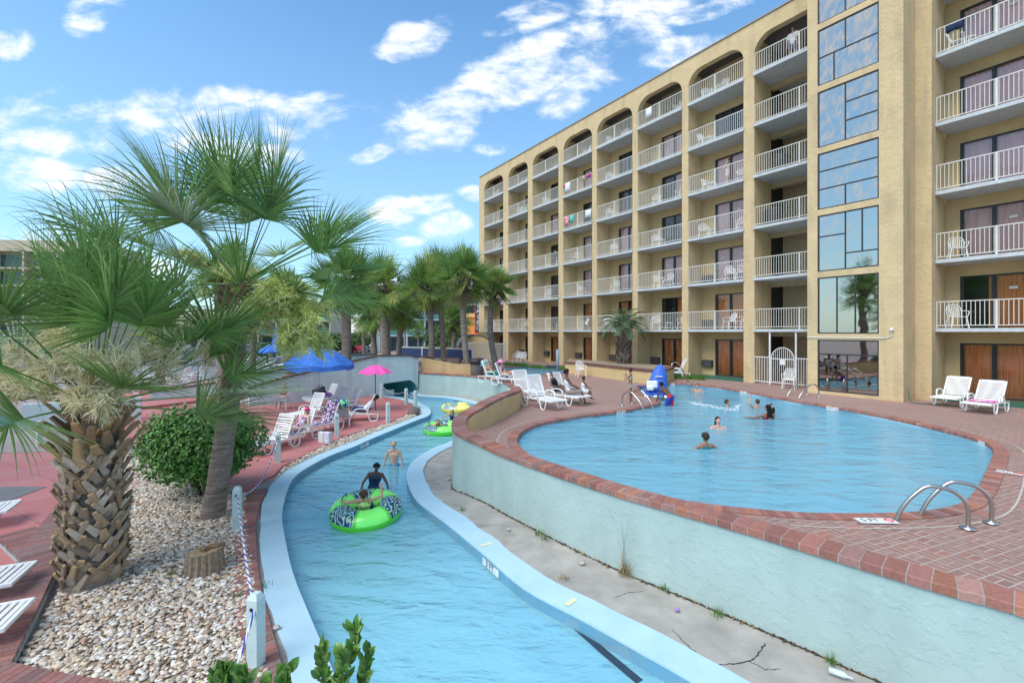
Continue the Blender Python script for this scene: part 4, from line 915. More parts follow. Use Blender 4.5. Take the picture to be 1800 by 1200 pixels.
# --- pindo palm with feather leaves in the planter
rd = random.Random(9); b = V3(1096,600,28.2); b.z = .3; o = empty('feather_palm', b, label='arching feather-leaved palm with shaggy trunk in the tan planter', cat='palm tree')
TH = V3(1096,575,b.y).z-.3; smooth_trunk(TH, .29, .27, (0,0), MAT['palm_bark'], o, 0, 14)
g = MB(); boots(g, .1, TH, .30, .36, (0,0), TH, rd, .16, 9, .45, .06, .45, .03, [(.15,.12,.10),(.22,.18,.15),(.10,.08,.07)]); g.build('leaf_stub', MAT['boots'], o, color=True)['kind'] = 'stuff'
g = MB()
for i in range(30):
    a = i*2.39996; el = R(10+65*(i/30)); d = Vector((math.cos(a)*math.cos(el), math.sin(a)*math.cos(el), math.sin(el))); p = Vector((0,0,TH)); dv = d; L = 1.75; pts = [p]
    for k in range(14): p = p+dv*(L/14); dv = (dv+Vector((0,0,-.13))).normalized(); pts.append(p)
    c = rd.choice([(.12,.20,.10),(.16,.24,.12),(.10,.17,.08)]); g.col = c; g.tube(pts, .015, 4, cap=False)
    for k in range(3, 14):
        for sgn in (-1, 1):
            for sub in (0, .5):
                q = pts[k].lerp(pts[min(k+1,14)], sub); ax = (pts[k]-pts[k-1]).normalized(); s = ax.cross(Vector((0,0,1))).normalized()*sgn; dl = (s+ax*.6+Vector((0,0,.35))).normalized(); l = .42*(1-(k-7)**2/90); v = rd.uniform(.8,1.3); g.col = tuple(x*v for x in c)
                w = ax*.016; g.add([q-w, q+w, q+dl*l*.6+w*.8-Vector((0,0,.02)), q+dl*l-Vector((0,0,.09)), q+dl*l*.6-w*.8-Vector((0,0,.02))], [(0,1,2,3,4)])
g.build('crown', MAT['leaf'], o, color=True)
# --- round shrub
def shrub(loc, rad, n, seed, name, label, cols, lz=.055, lobes=9, parent=None, mat='leaf_gloss', flat=.0, kind=None):
    rd = random.Random(seed); o = empty(name, loc, label=label, cat='shrub'); g = MB(); L = []
    for i in range(lobes):
        a = rd.uniform(0, 6.28); e = rd.uniform(-.3, 1.); L.append((Vector((math.cos(a)*rad[0]*.45*math.cos(e), math.sin(a)*rad[1]*.45*math.cos(e), rad[2]*(.95+.42*e)*.8)), rd.uniform(.34,.66)))
    L.append((Vector((0,0,rad[2]*.9)), .75))
    for i in range(n):
        c, s = L[rd.randrange(len(L))]; v = Vector((rd.gauss(0,1), rd.gauss(0,1), rd.gauss(0,1))).normalized(); k = s*(1-abs(rd.gauss(0,.16)))
        p = c+Vector((v.x*rad[0]*k, v.y*rad[1]*k, v.z*rad[2]*k))
        if p.z < .05: continue
        nrm = (v+Vector((rd.gauss(0,.5), rd.gauss(0,.5), rd.gauss(0,.5)+.5))).normalized(); t = nrm.cross(Vector((rd.gauss(0,1), rd.gauss(0,1), rd.gauss(0,1)))).normalized(); b_ = nrm.cross(t); l = lz*rd.uniform(.7,1.3)
        cc = cols[rd.randrange(len(cols))]; vv = rd.uniform(.7,1.3); g.col = tuple(x*vv for x in cc)
        g.add([p-t*l, p+b_*l*.45+nrm*l*.1, p+t*l, p-b_*l*.45+nrm*l*.1], [(0,1,2,3)])
    g.build('foliage', MAT[mat], o, color=True)
    g = MB()
    for i in range(14):
        a = rd.uniform(0,6.28); e = Vector((math.cos(a)*rad[0]*.55, math.sin(a)*rad[1]*.55, rad[2]*rd.uniform(.7,1.3))); g.tube([(e.x*.08,e.y*.08,0), e*.5+Vector((0,0,.1)), e], [.03,.018,.008], 5)
    g.build('branches', MAT['palm_bark'], o); return o
BUSH = [(.045,.15,.02),(.08,.23,.035),(.12,.31,.05),(.06,.18,.03),(.17,.38,.07)]
bq = G(343,880,RIV); shrub((bq.x-.05, bq.y+.35, RIV), (1.60, 1.15, 1.36), 21000, 3, 'round_shrub', 'large round glossy green shrub behind the slim palm trunk', BUSH, .055, 16)
# near stems with oval leaves, bottom edge
def oval_leaf(g, p, d, l, w, rd, cols):
    d = d.normalized(); s = d.cross(Vector((rd.uniform(-.3,.3), rd.uniform(-1,-.2), rd.uniform(-.2,.6)))).normalized(); n = s.cross(d); c = rd.choice(cols); v = rd.uniform(.8,1.2); g.col = tuple(x*v for x in c)
    mid = [p+d*l*t+n*(.10*l*math.sin(t*3.1)) for t in (0, .2, .45, .7, .9, 1)]; W_ = [.02, .7, 1, .85, .4, 0]; vs = []
    for m, ww in zip(mid, W_): vs += [m-s*w*ww+n*w*ww*.35, m, m+s*w*ww+n*w*ww*.35]
    g.add(vs, [f for i in range(5) for f in ((3*i,3*i+1,3*i+4,3*i+3),(3*i+1,3*i+2,3*i+5,3*i+4))])
def sprig(stems, y, name, label, seed, lw=(.05,.018), cols=((.10,.24,.04),(.16,.32,.06),(.07,.17,.03),(.22,.38,.09))):
    rd = random.Random(seed); o = empty(name, V3(stems[0][0][0], 1290, y), label=label, cat='plant'); off = o.location; g = MB(); t = MB()
    for st in stems:
        P = [V3(px, py, y+dy)-off for px, py, dy in st]; P = [Vector(q) for q in catmull(P, 5)]; K = len(P)
        t.tube(P, [.007*(1-.6*i/K) for i in range(K)], 6)
        for i in range(3, K):
            for k in range(3):
                a = rd.uniform(0, 6.28); ax = (P[i]-P[i-1]).normalized(); o_ = Vector((math.cos(a), math.sin(a), .2)); d = (ax*rd.uniform(.5,1.2)+o_*rd.uniform(.4,.9)).normalized()
                oval_leaf(g, P[i]+o_*.004, d, lw[0]*rd.uniform(.7,1.25), lw[1]*rd.uniform(.8,1.2), rd, cols)
    t.build('stem', plain('green_stem', (.10,.16,.05), .6) if 'green_stem' not in MAT else MAT['green_stem'], o, smooth=True); g.build('leaves', MAT['leaf_gloss'], o, smooth=True, color=True); return o
sprig([[(590,1290,0),(600,1230,.02),(612,1170,.03),(625,1125,.02),(622,1105,.02)], [(590,1280,0),(575,1220,-.02),(566,1170,0),(570,1140,0)], [(600,1290,0),(622,1230,.05),(640,1190,.05),(646,1150,.05)], [(590,1290,0),(596,1240,-.03),(601,1190,-.03),(600,1150,-.03)]], 2.2, 'leafy_plant', 'leafy sprig poking up in front of the river at the bottom edge', 4, (.062,.017))
sprig([[(380,1300,0),(385,1230,0),(392,1190,0),(400,1172,0)], [(430,1300,0),(428,1230,0),(432,1195,0),(425,1180,0)], [(350,1300,0),(372,1240,.05),(378,1200,.05),(384,1180,.05)], [(500,1300,0),(492,1240,0),(496,1200,0),(505,1180,0)], [(460,1300,0),(466,1230,0),(470,1200,0)], [(410,1300,0),(412,1240,0),(410,1210,0)]], 2.0, 'leafy_plant', 'low row of bright leaves at the bottom edge below the nearest rope post', 8, (.055,.019))
# dry grass tuft and weeds on the concrete
def tuft(loc, n, h, seed, name, label, cols, spread=.1, w=.005):
    rd = random.Random(seed); g = MB()
    for i in range(n):
        a = rd.uniform(0,6.28); q = Vector((rd.gauss(0,spread*.35), rd.gauss(0,spread*.35), 0)); hh = h*rd.uniform(.3,1) if i > 5 else h; d = Vector((math.cos(a)*.35, math.sin(a)*.35, 1)).normalized() if i > 5 else Vector((rd.uniform(-.05,.05), rd.uniform(-.05,.05), 1)); s = Vector((math.cos(a+1.5), math.sin(a+1.5), 0))*w; c = rd.choice(cols); g.col = c; vs = []
        for k in range(5): vs += [q-s*(1-k/5), q+s*(1-k/5)]; q = q+d*hh/4; d = (d+Vector((math.cos(a)*.12, math.sin(a)*.12, -.08*k*(i > 5)))).normalized()
        g.add(vs, [(2*k,2*k+1,2*k+3,2*k+2) for k in range(4)])
    return tag(g.build(name, MAT['leaf'], loc=loc, color=True), label, 'plant')
DRY = [(.42,.30,.16),(.50,.38,.22),(.30,.20,.11)]; GRN = [(.08,.20,.03),(.13,.28,.05)]
q = G(1098,1010,RIV); tuft(q, 80, .34, 1, 'dry_grass', 'dry brown grass tuft with tall stalks against the aqua wall', DRY, .16)
q2 = tuft(G(1096,1008,RIV), 7, 1.02, 2, 'dry_grass', 'tall thin dry stalks standing above the brown tuft', DRY, .05, .004)
for i, (x, y, h, lab) in enumerate(((945,940,.16,'small green weed in the crack at the foot of the aqua wall, farthest one'),(958,948,.2,'green weed at the foot of the aqua wall beside the farthest one'),(1168,1036,.1,'tiny weed right of the dry grass tuft'),(1262,1082,.14,'green weed sprig by the wall right of the purple flower'),(1462,1165,.14,'green weed sprig at the foot of the wall, nearest one'),(812,896,.1,'weed at the edge of the blue kerb in mid river'),(992,1018,.12,'dry weed on the river kerb edge'))):
    tuft(G(x, y, RIV), 26, h, 10+i, 'weed', lab, GRN if i != 6 else DRY, .1, .006)
for i, (x, y, lab) in enumerate(((440,880,'weeds at the top of the rope'),(300,1010,'seedling in the pebbles left of the stump'),(415,1050,'green weed in the pebbles below the second post'),(388,1170,'weed at the lower edge of the pebble bed'),(465,1030,'weed beside the brick border near the nearest post'))):
    tuft(G(x, y, RIV+.02), 22, .1, 30+i, 'weed', lab, GRN, .12, .006)
# low grass along hotel foot
for i, (pxa, pxb, py, lab) in enumerate(((885,925,641,'strip of grass at the foot of the hotel by the stacked chairs'),(930,992,646,'strip of grass left of the tan planter'),(1180,1235,664,'clump of grass behind the pool lift at the hotel foot'))):
    g = MB(); rd = random.Random(70+i); a, b_ = G(pxa, py, 0), G(pxb, py+3, 0)
    for k in range(420):
        q = a.lerp(b_, rd.random())+Vector((rd.gauss(0,.15), rd.gauss(0,.25), 0)); s = Vector((.02,0,0)); h = rd.uniform(.12,.35); g.col = rd.choice(GRN); d = Vector((rd.uniform(-.12,.12), rd.uniform(-.1,.1), h)); g.add([q-s, q+s, q+d], [(0,1,2)])
    tag(g.build('grass', MAT['leaf'], color=True), lab, 'grass', kind='stuff')
# ================================================================== PEOPLE
VOX = {}
def capsule(g, a, b, ra, rb, n=10):
    a, b = Vector(a), Vector(b); d = b-a; L = d.length
    if L < 1e-5: g.sphere(a, ra, n, 6); return
    q = d.to_track_quat('Z', 'Y').to_matrix(); prof = []
    for i in range(4): t = math.pi/2*i/4; prof.append((ra*math.sin(t)+1e-4, -ra*math.cos(t)))
    for i in range(5): t = math.pi/2*(1-i/4); prof.append((rb*math.sin(t)+1e-4, L+rb*math.cos(t)))
    M = q.to_4x4(); M.translation = a; g.lathe(prof, n, M)
def remeshed(g, name, mat, parent=None, vox=.012, smooth=4, loc=None, rz=None):
    me = bpy.data.meshes.new('t'); me.from_pydata(g.v, [], g.f); o = bpy.data.objects.new('t', me); COL.objects.link(o)
    r = o.modifiers.new('r', 'REMESH'); r.mode = 'VOXEL'; r.voxel_size = vox; s = o.modifiers.new('s', 'SMOOTH'); s.iterations = smooth; s.factor = .5
    m2 = bpy.data.meshes.new_from_object(o.evaluated_get(bpy.context.evaluated_depsgraph_get())); bpy.data.objects.remove(o)
    m2.name = name; m2.materials.clear(); m2.materials.append(mat); m2.polygons.foreach_set('use_smooth', [True]*len(m2.polygons))
    o = bpy.data.objects.new(name, m2); COL.objects.link(o)
    if parent is not None: o.parent = parent
    if loc is not None: o.location = loc
    if rz is not None: o.rotation_euler = (0, 0, rz)
    return o
def skin(col):
    k = 'skin%.2f%.2f' % (col[0], col[1])
    if k not in MAT:
        t = NT('skin'); c = t.mix(t.rng(t.noise(9, 4), .3, .7), tuple(x*.9 for x in col), tuple(x*1.08 for x in col)); MAT[k] = t.fin(c, .5, None, 0, .4)
    return MAT[k]
def fabric(col, col2=None, sc=30):
    k = 'fab%s%s' % (col, col2)
    if k not in MAT:
        t = NT('fabric'); c = t.mix(t.rng(t.noise(sc if col2 else 8, 2), .47, .53), col, col2 or tuple(x*.85 for x in col)); MAT[k] = t.fin(c, .85, None, 0, .2)
    return MAT[k]
PALE, TAN, BROWN, DARK = (.62,.40,.29), (.50,.29,.18), (.20,.10,.06), (.12,.06,.04)
def person(label, pelvis, rz, h, torso=(0,0,1), head=(0,1,0), aL=((-.3,0,-1),(0,.2,-1)), aR=((.3,0,-1),(0,.2,-1)), lL=((0,0,-1),(0,0,-1)), lR=((0,0,-1),(0,0,-1)), sk=TAN, hair=(.05,.03,.02), hstyle='short', wear=(), vox=.013, sx=1., group=None, facing=True, curl=.6):
    """local frame: faces +Y, right is +X; pelvis is the world position of the hips; directions are unit-ish vectors"""
    U = lambda v: Vector(v).normalized(); P = Vector((0,0,0)); T = U(torso)*h*.30; side = Vector((1,0,0)); sp = (side-U(torso)*side.dot(U(torso))).normalized(); fw = U(torso).cross(sp)*-1
    if fw.y < 0 and abs(torso[2]) > .3: fw = -fw
    hd = U(head); neck = P+T; c0 = (U(torso)*.75+Vector((0,0,.35))).normalized(); hc = neck+c0*h*.105; body = MB(); J = {}
    hw, sw = h*.055*sx, h*.108*sx
    ch = P+T*.66; wa = P+T*.30
    for s in (-1, 1):
        capsule(body, P+sp*s*hw*.8, wa+sp*s*hw*.55, h*.052*sx, h*.046*sx); capsule(body, wa+sp*s*hw*.55, ch+sp*s*hw*.95, h*.046*sx, h*.054*sx); capsule(body, ch+sp*s*hw*.95, neck-T*.10+sp*s*sw*.72, h*.054*sx, h*.034)
        capsule(body, neck-T*.02, neck-T*.10+sp*s*sw, h*.028, h*.032)
    capsule(body, P, ch, h*.056*sx, h*.064*sx); capsule(body, neck-T*.08, hc-c0*h*.02, h*.032, h*.029)
    # head: skull, jaw, nose, ears
    hup = (c0-hd*c0.dot(hd)).normalized(); hs = hd.cross(hup).normalized(); Mh = Matrix((hs, hd, hup)).transposed()
    body.sphere(hc+hup*h*.012-hd*h*.004, (h*.043, h*.053, h*.052), 14, 10, Mh); body.sphere(hc-hup*h*.026+hd*h*.014, (h*.033, h*.038, h*.036), 12, 8, Mh)
    body.sphere(hc+hd*h*.054-hup*h*.008, (h*.007, h*.011, h*.013), 8, 6, Mh); body.sphere(hc+hd*h*.046-hup*h*.030, (h*.015, h*.008, h*.006), 8, 6, Mh)
    for s in (-1, 1): body.sphere(hc+hs*s*h*.044-hup*h*.004, (h*.006, h*.011, h*.015), 8, 6, Mh)
    limbs = {}
    for s, A in ((-1, aL), (1, aR)):
        sh = neck-T*.10+sp*s*sw; el = sh+U(A[0])*h*.172; wr = el+U(A[1])*h*.145; limbs['arm%d' % s] = (sh, el, wr)
        capsule(body, sh, el, h*.031*sx, h*.024*sx); capsule(body, el, wr, h*.0245*sx, h*.0165*sx)
        d = U(A[1]); hdn = U(A[2]) if len(A) > 2 else d; pc = wr+hdn*h*.025
        ref = Vector((0,0,1)) if abs(hdn.z) < .85 else Vector((0,1,0)); w = hdn.cross(ref).normalized(); pn = w.cross(hdn).normalized()
        body.sphere(pc, (h*.023, h*.030, h*.012), 8, 6, Matrix((w, hdn, pn)).transposed())
        for f in range(4):
            off = (f-1.5)*h*.0105; q = pc+hdn*h*.024+w*off; L1 = h*(.026, .030, .029, .022)[f]; d1 = (hdn+w*(f-1.5)*.08-pn*curl*.3).normalized(); d2 = (hdn-pn*curl).normalized()
            m = q+d1*L1*.55; e = m+d2*L1*.6; capsule(body, q, m, h*.0058, h*.0054, 6); capsule(body, m, e, h*.0054, h*.0046, 6)
        tb = pc-hdn*h*.008+w*-s*h*.018; t1 = tb+(hdn*.6+w*-s).normalized()*h*.022; capsule(body, tb, t1, h*.0072, h*.006, 6); capsule(body, t1, t1+(hdn+w*-s*.3).normalized()*h*.018, h*.006, h*.005, 6)
    for s, A in ((-1, lL), (1, lR)):
        hp = P+sp*s*hw-T*.03; kn = hp+U(A[0])*h*.245; an = kn+U(A[1])*h*.235; limbs['leg%d' % s] = (hp, kn, an)
        capsule(body, hp, kn, h*.050*sx, h*.033*sx); capsule(body, kn, kn.lerp(an, .35), h*.032*sx, h*.033*sx); capsule(body, kn.lerp(an, .35), an, h*.033*sx, h*.019)
        fd = U(A[2]) if len(A) > 2 else Vector((s*.15, 1, 0)).normalized(); dn = U(A[1]); heel = an+dn*h*.022-fd*h*.018; capsule(body, heel, an+dn*h*.03+fd*h*.09, h*.019, h*.014); capsule(body, an+dn*h*.03+fd*h*.07, an+dn*h*.032+fd*h*.115, h*.018, h*.011)
    o = remeshed(body, 'person', skin(sk), None, vox, 3, pelvis, rz); tag(o, label, 'person', group)
    # eyes, mouth
    if facing:
        for s in (-1, 1):
            e = MB(); e.sphere(hc+hd*h*.0455+hs*s*h*.017+hup*h*.008, (h*.0085, h*.006, h*.0045), 8, 6, Mh); ee = e.build('eye', MAT['eye_white'], o, True)
            e = MB(); e.sphere(hc+hd*h*.050+hs*s*h*.017+hup*h*.008, (h*.0035, h*.0025, h*.0038), 6, 4, Mh); e.build('iris', MAT['black'], ee, True)
        e = MB(); e.sphere(hc+hd*h*.053-hup*h*.030, (h*.013, h*.003, h*.0035), 8, 4, Mh); e.build('mouth', MAT['lips'], o, True)
    # hair
    if hstyle != 'bald':
        g = MB(); rr_ = random.Random(int(h*1000+pelvis[0]*77)); up = hup; bk = -hd
        g.sphere(hc+up*h*.020+bk*h*.010, (h*.048, h*.053, h*.050), 14, 10, Mh); g.sphere(hc+bk*h*.022, (h*.045, h*.040, h*.050), 12, 8, Mh)
        if hstyle == 'long':
            for i in range(7): x = (i-3)/3; capsule(g, hc+bk*h*.035+hs*x*h*.032, hc+bk*h*(.05)+hs*x*h*.045-up*h*.16, h*.017, h*.012, 8)
        if hstyle == 'bob':
            for i in range(9):
                t = math.pi*(i/8)*1.1-math.pi*.05; o_ = hs*math.cos(t)*h*.043+bk*math.sin(t)*h*.045; capsule(g, hc+o_, hc+o_*1.1-up*h*.055, h*.016, h*.013, 8)
        if hstyle in ('curly', 'mop'):
            for i in range(60):
                v = Vector((rr_.gauss(0,1), rr_.gauss(0,1), rr_.gauss(0,1))).normalized()
                if v.dot(hd) > .45 and v.dot(up) < .4: continue
                if v.dot(up) < -.3: continue
                k = h*(.058 if hstyle == 'mop' else .054); g.sphere(hc+up*h*.012+v*k, h*rr_.uniform(.010,.018), 6, 5)
        if hstyle == 'dread':
            for i in range(34):
                a = rr_.uniform(0, 6.28); v = (hs*math.cos(a)+hd*math.sin(a))*h*.035+up*h*.05; e = v*1.15+(hs*math.cos(a)+hd*math.sin(a))*h*.02-up*h*rr_.uniform(.02,.045); capsule(g, hc+v*.9, hc+e, h*.009, h*.008, 6)
        if hstyle == 'bun':
            g.sphere(hc+bk*h*.06+up*h*.045, h*.026, 10, 8)
        ho = remeshed(g, 'hair', fabric(hair, tuple(min(1, x*1.9) for x in hair), 40) if hstyle != 'dread' else fabric(hair, (.75,.55,.28), 30), o, max(.008, vox*.8), 2)
    def cloth(nm, mat, parts, inf=.010):
        g = MB()
        for p in parts:
            if p == 'shorts':
                for s in (-1, 1):
                    a = limbs['leg%d' % s]; capsule(g, a[0], a[0].lerp(a[1], .55), h*.052*sx+inf*1.4, h*.047*sx+inf*1.8); capsule(g, P+sp*s*hw*.8, P+T*.10+sp*s*hw*.6, h*.050*sx+inf, h*.047*sx+inf)
            if p == 'longshorts':
                for s in (-1, 1):
                    a = limbs['leg%d' % s]; capsule(g, a[0], a[0].lerp(a[1], .92), h*.052*sx+inf*1.4, h*.045*sx+inf*1.4); capsule(g, P+sp*s*hw*.8, P+T*.12+sp*s*hw*.6, h*.050*sx+inf, h*.047*sx+inf)
            if p == 'briefs':
                for s in (-1, 1): capsule(g, P+sp*s*hw*.8-T*.06, P+T*.12+sp*s*hw*.6, h*.052*sx+inf, h*.044*sx+inf*.8)
            if p in ('torso', 'shirt'):
                for s in (-1, 1):
                    capsule(g, P+sp*s*hw*.8, wa+sp*s*hw*.55, h*.052*sx+inf, h*.046*sx+inf); capsule(g, wa+sp*s*hw*.55, ch+sp*s*hw*.95, h*.046*sx+inf, h*.054*sx+inf); capsule(g, ch+sp*s*hw*.95, neck-T*.16+sp*s*sw*.62, h*.054*sx+inf, h*.032+inf*.5)
                capsule(g, P, ch, h*.056*sx+inf, h*.064*sx+inf)
            if p == 'shirt':
                for s in (-1, 1):
                    a = limbs['arm%d' % s]; capsule(g, a[0], a[0].lerp(a[1], .6), h*.034+inf, h*.031+inf); capsule(g, neck-T*.06+sp*s*sw*.3, a[0], h*.03+inf*.5, h*.034+inf)
            if p == 'bra':
                for s in (-1, 1): capsule(g, ch+sp*s*hw*.95-T*.02, ch+sp*s*hw*.9+T*.08, h*.054*sx+inf, h*.050*sx+inf*.8)
        return remeshed(g, nm, mat, o, vox, 2)
    for (nm, mat, parts) in wear: cloth(nm, mat, parts)
    return o, dict(hc=hc, hup=hup, hd=hd, limbs=limbs, neck=neck, h=h)
plain('eye_white', (.6,.58,.55), .3); plain('lips', (.30,.09,.07), .5)
def Wp(px, py, Z): return G(px, py, Z)
def face(az): return R(az)          # rz so the person faces azimuth az degrees from +Y, counterclockwise
POOLW, RIVW = -.11, RIV-.2
# --- river: three children and a tube
c = G(690,818,RIVW)
person('boy with blond-tipped curly hair standing waist deep in the river', (c.x+.04, c.y, RIVW+.02), R(178), 1.52, head=(.0,1,-.25), aL=((-.35,.1,-1),(-.15,.5,-1)), aR=((.42,.05,-1),(.15,.35,-1)), sk=(.60,.38,.27), hair=(.25,.13,.06), hstyle='dread', wear=(('swim_trunks', fabric((.10,.35,.55)), ('shorts',)),), vox=.011)
c = G(655,868,RIVW)
person('smiling child in dark navy swimsuit leaning over the green tube in the river', (c.x-.02, c.y+.12, RIVW+.10), R(196), 1.46, torso=(-.16,.22,1), head=(.35,.8,-.35), aL=((-.5,.6,-.8),(-.1,1,-.1)), aR=((.6,.5,-.7),(.1,1,-.2)), sk=(.13,.065,.045), hair=(.012,.010,.010), hstyle='curly', wear=(('swimsuit', fabric((.015,.03,.07), (.03,.07,.12), 14), ('torso','briefs')),), vox=.011)
# tubes
def swim_tube(name, loc, rz, Ro, rt, label, kind, tilt=0):
    o = empty(name, loc, rz, label=label, cat='swim ring'); o.rotation_euler = (tilt, 0, rz); g = MB(); NU, NV = 64, 20; vs = []
    t_ = random.Random(3)
    for i in range(NU):
        a = 2*math.pi*i/NU
        for j in range(NV):
            b = 2*math.pi*j/NV; rr2 = rt*(1+.018*math.cos(a*14)*(1 if math.cos(b) < .3 else 0)); vs.append(((Ro+rr2*math.cos(b))*math.cos(a), (Ro+rr2*math.cos(b))*math.sin(a), rr2*.86*math.sin(b)))
    g.add(vs, [(i*NV+j, ((i+1) % NU)*NV+j, ((i+1) % NU)*NV+(j+1) % NV, i*NV+(j+1) % NV) for i in range(NU) for j in range(NV)])
    g.build('ring', MAT[kind], o, smooth=True)
    for a in (R(62), R(162)):
        c_ = Vector((math.cos(a), math.sin(a), 0)); s_ = Vector((-c_.y, c_.x, 0)); b_ = c_*Ro+Vector((0,0,rt*.82)); h_ = MB()
        h_.tube([b_-s_*.10, b_-s_*.09+Vector((0,0,.07)), b_+s_*.09+Vector((0,0,.07)), b_+s_*.10], .014, 6); h_.build('handle', MAT['blue_fence'], o, smooth=True)
    return o
def m_tube(name, green, navy, pale, rz=0.):
    t = NT(name); sp = t.N.new('ShaderNodeSeparateXYZ'); t.L.new(t.tc.outputs['Object'], sp.inputs[0])
    ang = t.math('ARCTAN2', sp.outputs[1], sp.outputs[0]); sect = t.math('COSINE', t.math('ADD', t.math('MULTIPLY', ang, 3.), rz))
    up = t.rng(sp.outputs[2], .02, .05); pm = t.math('MULTIPLY', t.rng(sect, .0, .12), up)
    w = t.N.new('ShaderNodeTexWave'); t.set(w, 'Scale', 3.6); t.set(w, 'Distortion', 22.); t.set(w, 'Detail', 2.); t.L.new(t.tc.outputs['Object'], w.inputs[0])
    pat = t.mix(t.rng(w.outputs[1], .62, .7), navy, pale)
    c = t.mix(pm, green, pat); c2 = t.mix(t.math('MULTIPLY', t.rng(sect, -.12, -.3), up), c, tuple(min(1, x*1.5+.12) for x in green))
    MAT[name] = t.fin(c2, .18, None, 0, .6); return MAT[name]
m_tube('tube_green', (.10,.62,.03), (.02,.05,.16), (.35,.60,.42), .6); m_tube('tube_yellow', (.80,.58,.08), (.03,.25,.40), (.75,.70,.45), 2.)
q = G(643,910,RIVW); tube1 = swim_tube('swim_ring', (q.x, q.y+.02, RIVW+.16), R(10), .50, .27, 'bright lime green swim ring with navy swirls carrying a child in mid river', 'tube_green', R(7))
# child lying in the tube, seen from behind
person('child with brown hair reclining in the green swim ring and reaching up', (q.x-.06, q.y+.06, RIVW+.16), R(12), 1.38, torso=(.06,-.62,.72), head=(.1,.85,.3), aL=((-1,-.25,-.02),(-.35,.9,-.1)), aR=((.85,.1,.25),(-.15,.75,.95)), lL=((-.25,.9,.35),(-.1,.7,-.75)), lR=((.25,.9,.3),(.1,.7,-.75)), sk=(.52,.30,.19), hair=(.06,.03,.02), hstyle='mop', wear=(('rash_top', fabric((.65,.78,.15), (.85,.88,.6), 20), ('torso',)), ('swim_trunks', fabric((.03,.07,.2)), ('shorts',))), vox=.010, facing=False)
q = G(768,762,RIVW); swim_tube('swim_ring', (q.x+.25, q.y+.3, RIVW+.14), R(120), .62, .25, 'second green swim ring with two girls beside the curved wall', 'tube_green', 0)
person('girl with reddish hair leaning forward over the second green swim ring', (q.x+.02, q.y+.25, RIVW+.14), R(185), 1.42, torso=(0,.75,.55), head=(0,1,-.15), aL=((-.7,.5,-.7),(-.1,.8,-.5)), aR=((.7,.5,-.7),(.1,.8,-.5)), lL=((0,-1,-.2),(0,-1,-.4)), lR=((0,-1,-.2),(0,-1,-.4)), sk=(.60,.38,.28), hair=(.20,.06,.03), hstyle='long', wear=(('rash_top', fabric((.8,.72,.12), (.3,.6,.1), 12), ('torso',)),), vox=.013)
q2 = G(788,745,RIVW); person('dark haired girl stretched out behind the second green swim ring', (q2.x+.12, q2.y+.55, RIVW+.12), R(150), 1.35, torso=(-.35,.5,.5), head=(-.3,1,0), aL=((-.9,.5,-.1),(-.8,.3,-.5)), aR=((.6,.7,-.5),(0,1,-.3)), lL=((.2,-1,-.3),(0,-1,-.3)), lR=((.2,-1,-.3),(0,-1,-.3)), sk=(.52,.32,.22), hair=(.02,.015,.012), hstyle='bob', wear=(('swimsuit', fabric((.03,.05,.15)), ('torso','briefs')),), vox=.014)
q = G(804,722,RIVW); swim_tube('swim_ring', (q.x, q.y, RIVW+.15), R(40), .58, .25, 'yellow and teal swim ring floating farthest up the river', 'tube_yellow', 0)
# --- main pool swimmers (pelvis under water)
def swimmer(label, px, py, az, h, head_above, **k):
    c = G(px, py, POOLW); return person(label, (c.x, c.y, POOLW+head_above-h*.43), R(az), h, vox=.014, **k)
swimmer('swimmer seen from behind with arms spread, nearest in the pool', 1240, 788, 8, 1.45, .30, aL=((-.9,.15,-.62),(-.75,.1,-.4)), aR=((.9,.15,-.5),(.8,.1,-.5)), sk=(.30,.17,.11), hstyle='mop', hair=(.03,.02,.015), facing=False, wear=(('swimsuit', fabric((.02,.12,.15)), ('torso',)),), sx=.95)
swimmer('girl with wet dark hair facing the camera in the middle of the pool', 1262, 753, 176, 1.5, .27, aL=((-.7,.4,-.8),(-.4,.8,-.2)), aR=((.7,.4,-.8),(.4,.8,-.2)), sk=(.58,.34,.25), hstyle='long', hair=(.02,.012,.01))
swimmer('swimmer in the middle of a splash with only the head above water', 1278, 714, -100, 1.5, .2, sk=(.48,.27,.18), hstyle='short', aL=((-1,.5,-.2),(0,1,-.2)), aR=((1,.5,-.2),(0,1,-.2)))
swimmer('swimmer with one arm raised over the head near the far pool edge', 1331, 716, 20, 1.5, .24, sk=(.50,.30,.21), hstyle='short', aL=((-1,0,.75),(.35,.1,1)), aR=((1,.5,-.2),(0,1,-.2)), facing=False)
c, _ = swimmer('person with long black hair holding a toddler in the pool', 1350, 736, 12, 1.66, .38, sk=(.24,.12,.08), hstyle='long', hair=(.008,.007,.007), aL=((-1,.2,-.3),(-.3,.9,-.1)), aR=((.6,.8,-.2),(.1,.9,.5)), facing=False, wear=(('bikini_top', fabric((.16,.02,.03)), ('bra',)),))
c = G(1361,734,POOLW); person('toddler in dark top held up in the arms of the long haired swimmer', (c.x, c.y+.15, POOLW+.02), R(-150), .88, sk=(.50,.30,.2), hstyle='short', wear=(('rash_top', fabric((.01,.01,.012)), ('shirt',)),), vox=.013, sx=1.15)
swimmer('pale swimmer far at the back of the pool behind the handrail', 1226, 688, 150, 1.5, .3, sk=(.50,.26,.18), hstyle='short', aL=((-.7,.2,-.6),(.2,.8,-.2)), aR=((.7,.2,-.6),(-.2,.8,-.2)))
